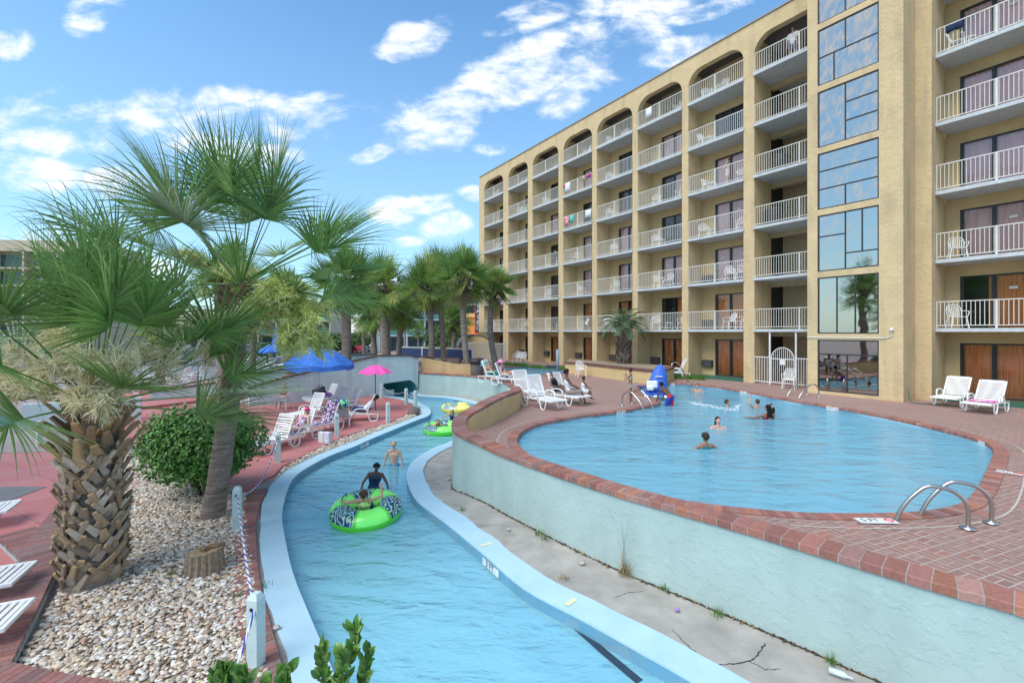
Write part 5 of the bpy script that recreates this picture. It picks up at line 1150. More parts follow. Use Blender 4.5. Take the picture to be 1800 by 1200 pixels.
# --- on the pool deck
c = G(1179,708,0); person('boy in red, white and blue trunks crouching on the pool edge beside the blue lift', (c.x, c.y+.0, .22), R(35), 1.4, torso=(-.1,.75,.75), head=(-.2,1,-.5), aL=((-.2,.6,-1),(0,.3,-1)), aR=((.2,.6,-1),(0,.3,-1)), lL=((0,.45,-.9),(0,-.25,-1)), lR=((0,.1,-1),(0,.1,-1)), sk=(.14,.07,.05), hstyle='curly', hair=(.01,.01,.012), vox=.014, wear=(('swim_trunks', fabric((.55,.02,.03), (.04,.06,.35), 3.5), ('longshorts',)),), facing=False)
c = G(1108,709,0); person('girl in pale bikini with hand raised to her face standing by the silver ladder', (c.x, c.y, .66), R(60), 1.36, head=(.5,.9,0), aL=((-.3,.5,-.7),(.35,.3,1)), aR=((.3,.7,-.6),(-.3,.2,1)), lL=((0,.05,-1),(0,-.05,-1)), lR=((0,0,-1),(0,-.05,-1)), sk=(.36,.19,.12), hstyle='bun', hair=(.05,.02,.015), vox=.013, wear=(('bikini_bottom', fabric((.45,.62,.58)), ('briefs',)), ('bikini_top', fabric((.55,.55,.5), (.3,.25,.2), 40), ('bra',))), sx=.9)
# --- hotel balconies
def on_balcony(sx_, k, dy, label, rz=0, **a):
    M = hotel.matrix_basis; p = M@Vector((sx_, dy, H*k+.135+a['h']*.5)); h_ = a.pop('h'); return person(label, p, hotel.rotation_euler.z+rz, h_, vox=.016, **a)
def Sx(px, dn): return -S(px, DF+dn)
on_balcony(Sx(1279,.6), 4, .6, 'woman in pale pink dress on the fourth floor balcony beside the open passage', R(110), h=1.66, sk=(.5,.3,.22), hstyle='bun', hair=(.15,.07,.03), wear=(('dress', fabric((.75,.55,.52)), ('torso','shorts')),), aL=((-.2,.4,-1),(.1,.9,.2)))
on_balcony(Sx(1394,.5), 6, .5, 'person in white shirt standing at the top floor rail of the open passage', R(180), h=1.7, sk=(.42,.24,.17), hstyle='short', wear=(('shirt', fabric((.7,.7,.72)), ('shirt',)), ('shorts', fabric((.12,.14,.2)), ('shorts',))))
# ================================================================== FURNITURE AND SMALL THINGS
def slats(g, y0, y1, w, z, n, M=None, t=.022, gap=.32):
    s = (y1-y0)/n
    for i in range(n):
        a = y0+s*i+s*gap*.5; b = a+s*(1-gap); g.bevbox((-w/2+.03, a, z-t), (w/2-.03, b, z), .006, M)
def make_lounger(back=38, label=''):
    o = empty('sun_lounger', (0,0,0), label=label, cat='sun lounger'); w = .68; hz = .34; ym = -.22
    g = MB(); slats(g, ym+.03, .92, w, hz, 13)
    for s in (-1, 1): g.bevbox((s*w/2-.03 if s > 0 else -w/2-.015, ym, hz-.05), (s*w/2+.015 if s > 0 else -w/2+.03, .98, hz+.012), .012)
    g.bevbox((-w/2+.031, .925, hz-.045), (w/2-.031, .98, hz+.008), .012); g.build('seat', MAT['plastic_white'], o)
    M = Matrix.Translation((0, ym, hz))@Matrix.Rotation(R(-back), 4, 'X'); L = .80
    g = MB(); slats(g, -L+.04, -.02, w-.06, 0, 9, M)
    for s in (-1, 1): g.bevbox((s*(w/2-.03)-.025, -L, -.03), (s*(w/2-.03)+.025, 0, .02), .012, M)
    g.bevbox((-w/2+.06, -L-.01, -.028), (w/2-.06, -L+.045, .022), .012, M); g.build('backrest', MAT['plastic_white'], o)
    for s in (-1, 1):
        x = s*(w/2+.012)
        g = MB(); g.tube(catmull([(x,.72,hz-.03),(x,.66,.10),(x,.60,.02),(x,.50,.02),(x,.42,.10),(x,.36,hz-.03)], 4), .024, 6); g.build('leg', MAT['plastic_white'], o, smooth=True)
        g = MB(); g.tube(catmull([(x,-.30,hz-.03),(x,-.36,.10),(x,-.44,.02),(x,-.62,.02),(x,-.70,.10),(x,-.72,hz-.02)], 4), .024, 6); g.tube([(x,ym,hz-.03),(x,-.74,hz-.03)], .022, 6); g.build('leg', MAT['plastic_white'], o, smooth=True)
        g = MB(); g.tube(catmull([(x+s*.01,.28,hz),(x+s*.02,.24,hz+.15),(x+s*.02,.12,hz+.20),(x+s*.02,-.10,hz+.20),(x+s*.0,-.26,hz+.14),(x,-.30,hz+.02)], 4), .024, 6); g.build('armrest', MAT['plastic_white'], o, smooth=True)
    return o
def place(o, loc, rz, label=None, group=None, fresh=False):
    c = o if fresh else copy_tree(o); c.location = loc; c.rotation_euler = (0, 0, rz)
    if label: c['label'] = label
    if group: c['group'] = group
    return c
L38 = make_lounger(52, 'white lounger'); L60 = make_lounger(66, 'white lounger'); used = {0: False}
GL = 'white plastic sun loungers'
def lounger(px, py, Z, az, label, proto=None, first=False):
    p = (proto or L38); return place(p, G(px, py, Z), R(az), label, GL, first)
lounger(1675, 712, 0, 122, 'white lounger with raised slatted back beside the orange curtained door, left of two', L38, True)
lounger(1733, 723, 0, 120, 'white lounger holding a pink towel beside the orange curtained door, right of two')
lounger(952, 715, 0, -147, 'empty white lounger on the brick deck nearest the tan curved parapet', L60, True)
lounger(992, 708, 0, -140, 'white lounger on which the man in the white tank top sits', L60)
lounger(925, 700, 0, -150, 'white lounger hidden behind the empty one at the curved parapet', L60)
lounger(1187, 664, 0, 78, 'white lounger with high raised back behind the blue pool lift', L60)
RD = RIV+.03
lounger(482, 790, RD, 160, 'white lounger on the red deck closest to the round shrub', L60)
lounger(522, 775, RD, 158, 'white lounger on the red deck with a purple patterned towel at its foot', L60)
lounger(566, 758, RD, 150, 'white lounger on the red deck with a floral towel over its back', L60)
lounger(598, 747, RD, 20, 'white lounger facing left below the parasol table on the red deck', L60)
lounger(636, 738, RD, 100, 'white lounger carrying the man in the white shirt on the red deck', L60)
lounger(612, 722, RD, 130, 'empty white lounger behind the man in the white shirt', L60)
lounger(572, 712, RD, 140, 'empty white lounger behind the round table', L60)
lounger(545, 735, RD, 155, 'white lounger on the red deck between the round table and the pink capped person', L60); lounger(590, 722, RD, 150, 'white lounger just right of the round table leg on the red deck', L60)
for i, (x, y, a, lab) in enumerate(((-100,935,-60,'white lounger at the left picture edge, farthest of three'),(-125,1075,-65,'white lounger at the left picture edge, middle of three'),(-165,1165,-65,'white lounger at the left picture edge, nearest of three'))):
    lounger(x, y, RIV+.02, a, lab, L38 if i else L38)
k = 0
for i, (x, y, a) in enumerate(((262,687,95),(300,685,100),(330,683,96),(232,690,90),(318,672,94),(278,668,92),(246,670,96),(345,666,98))):
    lounger(x, y, RIV+.17, a, 'white lounger on the far red terrace, %s from the left in the %s row' % (['second','third','fourth','first','third','second','first','fourth'][i], 'front' if i < 4 else 'back'), L60)
for i, (x, y, a) in enumerate(((455,650,60),(482,645,70),(505,646,80),(430,655,60),(440,636,70),(470,632,75),(500,630,80),(415,640,60))):
    lounger(x, y, RIV, a, 'white lounger beyond the sloped bridge wall, %s of the %s row' % (['second','third','fourth','first','second','third','fourth','first'][i], 'front' if i < 4 else 'back'), L60)
# towels on loungers
def towel(pts, label, c1, c2=None, sc=9, t=.012):   # draped strip: list of (centre, half width vector)
    g = MB(); vs = []; n = len(pts)
    for c, w in pts: c, w = Vector(c), Vector(w); vs += [c-w, c-w*.33+Vector((0,0,.01)), c+w*.33, c+w+Vector((0,0,.004))]
    fs = [(4*i+k, 4*i+k+1, 4*i+5+k, 4*i+4+k) for i in range(n-1) for k in range(3)]
    g.add(vs, fs); o = g.build('towel', fabric(c1, c2, sc), smooth=True); s = o.modifiers.new('s', 'SOLIDIFY'); s.thickness = t; return tag(o, label, 'towel')
def towel_on(lo, y0, y1, label, c1, c2=None, back=0, sc=9):
    M = Matrix.Translation(lo.location)@Matrix.Rotation(lo.rotation_euler.z, 4, 'Z'); rot = M.to_3x3(); w = rot@Vector((.31, 0, 0)); P = []
    if back:
        B = Matrix.Translation((0, -.22, .34))@Matrix.Rotation(R(-back), 4, 'X')
        for y in np.linspace(-.84, 0, 8): P.append((M@(B@Vector((0, y, .04))), w))
        P.insert(0, (M@(B@Vector((0, -.86, -.01))), w)); P.insert(0, (M@(B@Vector((0, -.60, -.22))), w))
    for y in np.linspace(y0, y1, 8): P.append((M@Vector((0, y, .375+.012*math.sin(y*17))), w))
    return towel(P, label, c1, c2, sc)
LG = {o['label']: o for o in bpy.data.objects if o.get('category') == 'sun lounger'}
def lg(s): return next(o for l, o in LG.items() if s in l)
towel_on(lg('holding a pink'), -.1, .55, 'bright pink towel crumpled on the right lounger by the orange door', (.85,.12,.45), (.85,.5,.6))
towel_on(lg('with a purple'), .1, .85, 'purple and white patterned towel on the foot of a red deck lounger', (.12,.05,.25), (.7,.65,.75), 0, 16)
towel_on(lg('floral towel'), -.1, .6, 'dark floral towel hanging over a lounger back on the red deck', (.05,.04,.10), (.55,.40,.55), 66, 11)
towel_on(lg('closest to the round'), .2, .9, 'purple striped towel on the lounger beside the shrub', (.15,.07,.25), (.75,.7,.75), 0, 20)
towel_on(lg('facing left'), .0, .6, 'blue and green patterned towel on the lounger below the parasol table', (.03,.08,.45), (.25,.7,.25), 66, 7)
towel_on(lg('first of the front') if False else lg('beyond the sloped bridge wall, third of the front'), -.1, .8, 'blue patterned towel on a far lounger beyond the bridge wall', (.03,.05,.35), (.7,.7,.8), 66, 9)
towel_on(lg('beyond the sloped bridge wall, second of the front'), -.1, .8, 'pink and white towel on a far lounger beyond the bridge wall', (.7,.3,.3), (.8,.75,.75), 0, 9)
# monobloc chairs
def make_chair():
    o = empty('plastic_chair', (0,0,0), label='white plastic armchair', cat='chair'); g = MB()
    g.bevbox((-.21,-.20,.41), (.21,.22,.435), .01); g.build('seat', MAT['plastic_white'], o)
    g = MB()
    for i in range(7): x = -.15+.05*i; g.tube([(x*.9,-.19,.43),(x*1.05,-.27,.66),(x*.92,-.31,.86-abs(x)**2*3)], .013, 4)
    g.tube(catmull([(-.20,-.19,.43),(-.22,-.25,.65),(-.17,-.31,.84),(0,-.33,.90),(.17,-.31,.84),(.22,-.25,.65),(.20,-.19,.43)], 4), .018, 6); g.build('backrest', MAT['plastic_white'], o)
    for s in (-1, 1):
        for y, yy in ((.20,.25), (-.18,-.25)): g = MB(); g.tube([(s*.20,y,.42),(s*.25,yy,0)], .022, 5); g.build('leg', MAT['plastic_white'], o)
        g = MB(); g.tube(catmull([(s*.22,.2,.41),(s*.27,.21,.60),(s*.27,.05,.645),(s*.25,-.25,.66)], 3), .018, 5); g.build('armrest', MAT['plastic_white'], o)
    return o
chair = make_chair(); place(chair, G(1021, 662, 0), R(188), 'white plastic armchair standing alone by the tan planter', 'white plastic armchairs', True)
place(chair, G(1387, 683, 0), R(140), 'white plastic chair beside the arched gate', 'white plastic armchairs')
for i, (x, y) in enumerate(((908,636),(914,637),(920,637.5))): place(chair, G(x, y, 0), R(150+i*8), 'white plastic chair, %s of three by the first ground floor door of the hotel' % ['left','middle','right'][i], 'white plastic armchairs')
FL = {1:'first', 2:'second', 3:'third', 4:'fourth', 5:'fifth', 6:'top'}; BY = {0:'leftmost bay', 1:'second bay from the left', 2:'third bay from the left', 3:'fourth bay from the left', 4:'fifth bay from the left', 5:'sixth bay from the left', 6:'bay beside the open passage', 9:'bay right of the stair tower'}
bal = {(0,6):[.4],(0,4):[.5],(0,1):[.25,.75],(1,6):[.5],(1,5):[.35,.6],(1,2):[.85],(1,1):[.6],(2,6):[.75],(2,5):[.3],(2,3):[.9],(2,2):[.35],(2,1):[.92],
       (3,6):[.65],(3,3):[.2],(3,2):[.4],(3,1):[.55],(4,6):[.15,.65],(4,5):[.15],(4,4):[.15],(4,3):[.35],(4,2):[.32],(4,1):[.15,.3],(5,6):[.88],(5,4):[.25,.92],(5,3):[.25],(5,2):[.35,.6],(5,1):[.2,.3,.95],
       (6,6):[.2,.55],(6,5):[.15],(6,4):[.2,.93],(6,3):[.15,.92],(6,2):[.7,.92],(6,1):[.7,.95],(9,5):[.10],(9,2):[.09],(9,1):[.09]}
rc = random.Random(4)
for (i, k), L in bal.items():
    x0, x1 = bays[i]
    for j, f in enumerate(L):
        p = hotel.matrix_basis@Vector((x0+.25+(x1-x0-.5)*f, .55+rc.uniform(-.1,.15), H*k+.137)); w = '' if len(L) == 1 else ', '+(['left','right'] if len(L) == 2 else ['left','middle','right'])[j]+' one'
        place(chair, p, hotel.rotation_euler.z+R(180 if f > .4 else 235)+rc.uniform(-.6,.6), 'white plastic armchair on the %s balcony of the %s%s' % (FL[k], BY[i], w), 'white plastic armchairs')
# low tables on balconies
def make_low_table():
    o = empty('low_table', (0,0,0), label='t', cat='table'); g = MB(); g.lathe([(.24,.40),(.25,.41),(.25,.43),(.24,.44)], 16); g.build('table_top', MAT['plastic_white'], o)
    for s in (-1,1):
        for t in (-1,1): g = MB(); g.tube([(s*.14,t*.14,.41),(s*.18,t*.18,0)], .016, 5); g.build('leg', MAT['plastic_white'], o)
    return o
lt = make_low_table(); f_ = True
for (i, k, f) in ((6,6,.3),(6,5,.3),(6,4,.32),(6,3,.3),(5,1,.6),(5,3,.4),(9,5,.2)):
    x0, x1 = bays[i]; p = hotel.matrix_basis@Vector((x0+.25+(x1-x0-.5)*f, .6, H*k+.137)); place(lt, p, 0, 'small round white table on the %s balcony of the %s' % (FL[k], BY[i]), 'small balcony tables', f_); f_ = False
# things over the balcony rails
def rail_cloth(i, k, f, w, drop, c1, c2, label, name='towel', sc=8):
    x0, x1 = bays[i]; x = x0+(x1-x0)*f; z = H*k+.135+1.02; g = MB(); n = 6; vs = []
    prof = [(.10, z-drop*.7), (.095, z-.1), (.06, z+.012), (.028, z-.08), (.022, z-drop*.5), (.018, z-drop)]
    for j in range(n+1):
        xx = x-w/2+w*j/n
        for q, (y, zz) in enumerate(prof): vs.append((xx, y+.012*math.sin(j*2.3+q), zz-.02*math.sin(j*1.7)*(q == 5)))
    m = len(prof); g.add(vs, [(a*m+b, a*m+b+1, (a+1)*m+b+1, (a+1)*m+b) for a in range(n) for b in range(m-1)])
    o = g.build(name, fabric(c1, c2, sc), smooth=True); o.matrix_basis = hotel.matrix_basis.copy(); s = o.modifiers.new('s', 'SOLIDIFY'); s.thickness = .01; return tag(o, label, 'towel')
rail_cloth(3,4,.12,.5,.7,(.75,.03,.12),(.8,.5,.5),'crimson patterned towel hung on the fourth balcony rail')
rail_cloth(3,4,.30,.45,.6,(.05,.45,.50),(.15,.65,.3),'teal towel hung on the fourth balcony rail beside the crimson one')
rail_cloth(3,4,.86,.6,.6,(.8,.78,.74),None,'white towel hung on the fourth balcony rail')
rail_cloth(3,5,.15,.6,.75,(.75,.75,.76),None,'white towel over the fifth balcony rail of the fourth bay')
rail_cloth(3,5,.02,.2,.3,(.75,.04,.06),None,'small red cloth on the fifth balcony rail of the fourth bay')
rail_cloth(3,5,.72,.25,.35,(.85,.6,.05),(.05,.08,.4),'yellow and blue swimwear drying on the fifth balcony rail')
rail_cloth(3,5,.88,.5,.3,(.03,.06,.35),(.6,.05,.08),'navy and red swimwear drying on the fifth balcony rail')
rail_cloth(5,6,.26,.45,.62,(.8,.8,.8),None,'white towel over the top balcony rail of the sixth bay')
rail_cloth(9,5,.16,.45,.33,(.02,.04,.09),None,'dark navy cloth over the rail right of the stair tower')
rail_cloth(9,5,.86,.35,.5,(.65,.06,.2),(.6,.6,.75),'red and lilac cloth over the rail at the upper right corner')
# dark bins standing in the open passage
def bin_(loc, label, r=.30, h=.95, mat='black', name='bin'):
    o = empty(name, loc, label=label, cat='bin'); g = MB(); g.lathe([(r*.82,0),(r*.86,.03),(r,h*.8),(r*.99,h*.82)], 20); g.build('body', MAT[mat], o, smooth=True)
    g = MB(); g.lathe([(r*1.03,h*.81),(r*1.04,h*.86),(r*.8,h*.97),(r*.25,h),(.01,h)], 20); g.build('lid', MAT[mat], o, smooth=True); return o
for k, f in ((3,.22),(4,.35)):
    x0 = bays[7][0]; bin_(hotel.matrix_basis@Vector((x0+2.6*f, .8, H*k+.137)), 'dark rounded bin in the open passage on the %s floor' % FL[k], .42, .95)
# --- ladders of the pool
def ladder(px_a, px_b, label, inward, cl=.5, hgt=.52, reach=.62):
    a, b = G(*px_a, 0), G(*px_b, 0); m = (a+b)/2; inn = Vector((*inward, 0)).normalized(); o = empty('pool_ladder', m, label=label, cat='ladder')
    for p in (a, b):
        q = p-m; g = MB(); P = catmull([tuple(q), tuple(q+Vector((0,0,hgt*.55))), tuple(q+Vector((0,0,hgt*.86))+inn*.10), tuple(q+Vector((0,0,hgt))+inn*.28), tuple(q+Vector((0,0,hgt*.90))+inn*.5), tuple(q+Vector((0,0,.02))+inn*(reach+.42)), tuple(q+Vector((0,0,-.9))+inn*(reach+.5))], 7)
        g.tube(P, .026, 10); g.build('rail', MAT['metal'], o, smooth=True); g = MB(); g.lathe([(.085,.012),(.085,.022),(.04,.045),(.03,.05)], 16, Matrix.Translation(q)); g.build('flange', MAT['metal'], o, smooth=True)
    g = MB()
    for z in (-.3, -.6): g.box((-.3, -.04, z-.015), (.3, .04, z+.015), Matrix.Translation(inn*(reach+.46))@Matrix.Rotation(math.atan2((b-a).y, (b-a).x), 4, 'Z'))
    g.build('step', MAT['metal'], o); return o
ladder((1701,930), (1742,920), 'pair of curved silver handrails at the near right corner of the pool', (-.93,.32), reach=.35)
ladder((1094,713), (1111,709), 'pair of curved silver handrails at the far left edge of the pool', (.55,-.85), reach=.5)
ladder((1418,694), (1439,697.5), 'pair of curved silver handrails on the pool edge in front of the stair tower', (-.95,-.3), reach=.6)
a, b_ = G(1181,668,0), G(1212,690,POOLW); o = empty('stair_handrail', a, label='single sloping silver handrail of the pool steps behind the blue lift', cat='handrail'); g = MB()
g.tube(catmull([(0,0,0),(0,0,.85),(.3,-.2,.88),tuple((b_-a)*.93+Vector((0,0,.45))),tuple((b_-a)+Vector((0,0,.30))),tuple((b_-a)+Vector((.02,0,-.5)))], 5), .028, 8); g.build('rail', MAT['metal'], o, smooth=True)
# --- pool lift under a blue cover
q = G(1154,697,0); o = empty('pool_lift', q, R(-8), label='pool lift under a tall pointed royal blue cover with a white seat', cat='pool lift')
prof = [(0,.58,.36,.30),(.25,.62,.42,.42),(.55,.55,.40,.42),(.9,.47,.36,.30),(1.15,.40,.30,.22),(1.4,.25,.2,.17),(1.55,.12,.10,.1)]; g = MB(); n = 20; vs = []
for j, (z, w, d1, d2) in enumerate(prof):
    for kk in range(n): th = 2*math.pi*kk/n; rr3 = 1+.07*math.sin(5*th+j)+.04*math.sin(9*th); sx_ = abs(math.cos(th))**.7*math.copysign(1, math.cos(th)); sy_ = abs(math.sin(th))**.8*math.copysign(1, math.sin(th)); vs.append((w*.72*sx_*rr3+.03*j, (d1 if sy_ > 0 else d2)*sy_*rr3, .22+z*.82))
g.add(vs, [(j*n+kk, j*n+(kk+1) % n, (j+1)*n+(kk+1) % n, (j+1)*n+kk) for j in range(len(prof)-1) for kk in range(n)]+[tuple(range(n))[::-1], tuple(range((len(prof)-1)*n, len(prof)*n))])
cov = g.build('cover', plain('lift_blue', (.04,.13,.55), .55, bump=.3), o, smooth=True)
g = MB(); g.box((-.06,-.405,1.10), (.24,-.335,1.17)); 
g = MB(); g.bevbox((-.10,-.385,.95), (.20,-.30,.99), .004); g.build('white_stripe', MAT['paint_white'], cov)
g = MB(); g.bevbox((-.50,-.44,.44), (-.02,-.30,.78), .06); g.bevbox((-.48,-.50,.34), (-.20,-.34,.56), .05); g.build('seat', MAT['plastic_white'], o, smooth=False)
g = MB(); g.box((-.5,-.4,.10), (.45,.35,.24)); g.build('base', MAT['lift_blue'], o)
for x in (-.5,-.1,.32): g = MB(); g.lathe([(.09,0),(.11,.05),(.10,.10),(.05,.12)], 12, Matrix.Translation((x,-.36,0))); g.build('foot', MAT['plastic_white'], o, smooth=True)
o.scale = (.88,.88,.86)
# small blue bits on the deck
def lump(name, px, py, Z, size, col, label, cat, n=5, seed=0, h=.5):
    rd = random.Random(seed); g = MB()
    for i in range(n): g.sphere((rd.uniform(-.5,.5)*size, rd.uniform(-.5,.5)*size*.7, size*h*.5), (size*rd.uniform(.25,.5), size*rd.uniform(.2,.4), size*h*.5), 8, 5)
    return tag(remeshed(g, name, fabric(col), None, max(.01, size/18), 2, G(px, py, Z)), label, cat)
lump('sandals', 1128, 681, 0, .28, (.05,.08,.25), 'dark blue sandals left on the bricks near the pool lift', 'sandals', 4, 1, .3)
lump('cloth_bundle', 1329, 672, 0, .3, (.02,.06,.25), 'crumpled dark blue cloth at the foot of the last pier', 'cloth', 5, 2, .5)
q = G(971,661,0); g = MB(); NU, NV = 24, 8; vs = [((.3+.1*math.cos(2*math.pi*j/NV))*math.cos(2*math.pi*i/NU), (.3+.1*math.cos(2*math.pi*j/NV))*math.sin(2*math.pi*i/NU), .1+.1*math.sin(2*math.pi*j/NV)) for i in range(NU) for j in range(NV)]
g.add(vs, [(i*NV+j, ((i+1) % NU)*NV+j, ((i+1) % NU)*NV+(j+1) % NV, i*NV+(j+1) % NV) for i in range(NU) for j in range(NV)]); tag(g.build('swim_ring', plain('coral', (.75,.28,.20), .35), loc=q, smooth=True), 'small coral and white baby ring on the deck by the far pool', 'swim ring')
q = G(980,656,0); o = empty('pool_pole', q, label='grey blue upright post standing by the small far pool', cat='post'); g = MB(); g.tube([(0,0,0),(0,0,1.5)], .09, 10); g.build('post', plain('pole_blue', (.22,.32,.42), .5), o, smooth=True); g = MB(); g.box((-.7,-.1,.35), (-.1,.1,.5)); g.build('arm', MAT['tile_dark'], o)
# --- planter, tan box, bin, fences on the far side
pl = empty('planter', (0,0,0), label='long tan stucco planter with brick coping in front of the hotel', cat='planter')
pp = [G(993.5,656,0), G(1022,658.5,0), G(1140,675,0), G(1166,676,0), G(1185,667,0)]; P5 = [tuple(p[:2]) for p in pp]; nrm = Vector((.25,1,0)).normalized()
back = [(p.x+.6, p.y+5.5) for p in (pp[4],)]+[(pp[0].x+.8, pp[0].y+4.5)]
g = MB(); g.prism(P5+[(pp[4].x+.3, pp[4].y+1.5)]+back[1:], -.02, .62); g.build('wall', MAT['stucco_tan'], pl)
g = MB(); Q = resample([(*p, 0) for p in P5], .14); nn = normals2(Q)
for i in range(len(Q)-1):
    a_, b2 = Q[i][:2]-nn[i]*.05, Q[i+1][:2]-nn[i+1]*.05; c2, d2 = Q[i][:2]+nn[i]*.38, Q[i+1][:2]+nn[i+1]*.38; v = rnd.uniform(.7,1.1); g.col = tuple(x*v for x in (.20,.10,.085)); e = (b2-a_)*.05
    a_, b2, c2, d2 = a_+e, b2-e, c2+e, d2-e; g.add([(*a_,.72),(*b2,.72),(*d2,.72),(*c2,.72),(*a_,.622),(*b2,.622),(*d2,.622),(*c2,.622)], [(0,1,2,3),(4,5,1,0),(5,6,2,1),(6,7,3,2),(7,4,0,3)])
g.build('coping', MAT['brick_col'], pl, color=True)
g = MB(); g.prism(P5+[(pp[4].x+.3, pp[4].y+1.5)]+back[1:], .60, .64); g.build('soil', MAT['soil'], pl)
bx = empty('planter', (0,0,0), label='weathered tan planter wall with dark brick top behind the bridge', cat='planter')
Aq, Bq, Cq = G(741,654,0), G(806,657.5,0), G(829,658,0)
g = MB(); vwall(g, Aq, Bq, -.1, .95, .62, .3); vwall(g, Bq, Cq, -.1, .62, .60, .3); g.build('wall', MAT['wall_orange_tan'], bx)
g = MB(); vwall(g, (Aq.x, Aq.y-.04), (Bq.x, Bq.y-.04), .96, 1.05, .72, .4); g.build('coping', MAT['bridge_cap'], bx)
# fix coping underside slope: thin cap follows the wall
bb2 = G(838,659,0); o = empty('litter_bin', bb2, label='dark round litter bin at the end of the tan planter wall', cat='bin'); g = MB(); g.lathe([(.36,0),(.38,.06),(.38,.68),(.36,.7)], 20); g.build('body', plain('bin_body', (.12,.10,.09), .8, bump=.5), o, smooth=True); g = MB(); g.lathe([(.44,.70),(.46,.76),(.46,.9),(.38,1.0),(.1,1.02)], 20); g.build('lid', plain('bin_lid', (.03,.02,.02), .5), o, smooth=True)
def fence(p, q, h, step, label, cat, mat, post=2.4, panel=None, r=.018, zb=0., name='picket_fence'):
    p, q = Vector(p), Vector(q); d = (q-p); L = d.length; d.normalize(); a = math.atan2(d.y, d.x); o = empty(name, p, a, label=label, cat=cat); g = MB()
    g.box((0,-.02,h-.06), (L,.02,h)); g.box((0,-.02,.10), (L,.02,.15)); n = int(L/step)
    for i in range(n+1): x = L*i/n; g.box((x-r,-r,.0), (x+r,r,h-.06))
    g.build('pickets', MAT[mat], o); m = max(1, int(L/post))
    for i in range(m+1): g = MB(); x = L*i/m; g.box((x-.05,-.05,-.1), (x+.05,.05,h+.06)); g.build('post', MAT[mat], o)
    if panel:
        for i in range(0, m): g = MB(); x0_, x1_ = L*i/m+.08, L*(i+1)/m-.08; g.box((x0_,-.035,.15), (x1_,-.028,h-.10)); g.build('panel', MAT[panel], o)
    return o
fence(G(822,634,0)+Vector((0,0,0)), G(887,639,0), 1.65, .16, 'beige metal picket fence at the left end of the hotel', 'fence', 'rail_white')
fence(G(694,632,0)+Vector((0,2,0)), G(829,637.5,0)+Vector((0,1,0)), 1.15, .15, 'white railing with royal blue panels behind the bridge', 'fence', 'rail_white', 2.4, 'blue_fence', name='blue_fence')
# far picket fence of the car park
fence((-42,52,RIV), (-17,49,RIV), 1.5, .22, 'dark metal fence between far loungers and parked cars', 'fence', 'frame_dark')
# arched canopy, orange building, vertical sign, hotels behind
e = V3(838,612,44); o = empty('arched_canopy', (e.x, e.y, 0), R(-16), label='dark barrel vaulted canopy with tan end wall left of the hotel', cat='canopy')
g = MB(); n = 14; rad = 1.75; vs = []
for i in range(n+1): t = math.pi*i/n; vs += [(rad*math.cos(t), 0, .9+rad*.82*math.sin(t)), (rad*math.cos(t)-2.6, 5, .9+rad*.82*math.sin(t))]
g.add(vs, [(2*i,2*i+1,2*i+3,2*i+2) for i in range(n)]); c_ = g.build('vault', plain('canopy', (.10,.095,.09), .7), o, smooth=True); c_.modifiers.new('s','SOLIDIFY').thickness = .1
g = MB(); g.prism([(rad*.97*math.cos(t), .9+rad*.80*math.sin(t)) for t in np.linspace(0, math.pi, 15)]+[(-rad*.97,-.1),(rad*.97,-.1)], -.2, 0, Matrix.Translation((0,.05,0))@MXZ); g.build('end_wall', MAT['stucco_tan'], o)
# link wall between canopy and hotel
g = MB(); q1 = V3(846,610,46); vwall(g, (q1.x-.1, q1.y-1), (q1.x+2.0, q1.y+.2), -.05, 2.55, 2.55, .3); tag(g.build('link_wall', MAT['stucco_tan']), 'tan wall joining the arched canopy to the hotel corner', 'wall')
e = V3(833,583,62); o = empty('orange_building', (e.x, e.y, 0), R(-12), label='bright orange low building peeking out left of the hotel', cat='building')
plain('orange', (.72,.27,.06), .8); plain('orange_lt', (.80,.42,.16), .8)
g = MB(); g.box((-1.6,0,-1.3), (9,8,4.55)); g.build('wall', MAT['orange'], o); g = MB(); g.box((-1.9,-.2,4.55), (9.2,8.2,5.1)); g.build('roof_band', MAT['orange_lt'], o)
g = MB(); g.box((-1.5,-.05,3.2), (-.9,-.004,4.4)); g.build('white_trim', MAT['paint_white'], o)
e = V3(840.5,583,56); o = empty('vertical_sign', (e.x, e.y, -1.2), R(-10), label='tall black vertical sign with white letters and red border beside the hotel', cat='sign')
hz_ = CH+(583-487)/800*56+1.2; zb_ = CH+(583-582)/800*56+1.2
plain('sign_red', (.60,.03,.03), .4)
g = MB(); g.box((-.28,-.12,zb_-.1), (.28,.12,hz_)); sb = g.build('board', MAT['black'], o); g = MB(); g.tube([(0,0,0),(0,0,zb_-.1)], .1, 8); g.build('post', MAT['metal'], o)
g = MB(); g.box((-.40,-.14,zb_-.3), (-.285,.14,zb_+2.9)); g.box((-.284,-.14,zb_-.3), (.40,.14,zb_-.105)); g.build('red_border', MAT['sign_red'], o)
g = MB(); g.box((-.3,-.16,hz_+.003), (.3,.16,hz_+.55)); g.build('cap', MAT['paint_white'], o)
for i, chh in enumerate('RESOR'): pass
for i in range(9):   # one white glyph under another; the photograph only resolves the lowest as C, O and similar
    text_mesh('SCDUSASBC'[::-1][i], .72, MAT['paint_white'], sb, Matrix.Translation((0,-.125,zb_+.38+i*(hz_-zb_-.5)/9))@Matrix.Rotation(R(90),4,'X'))
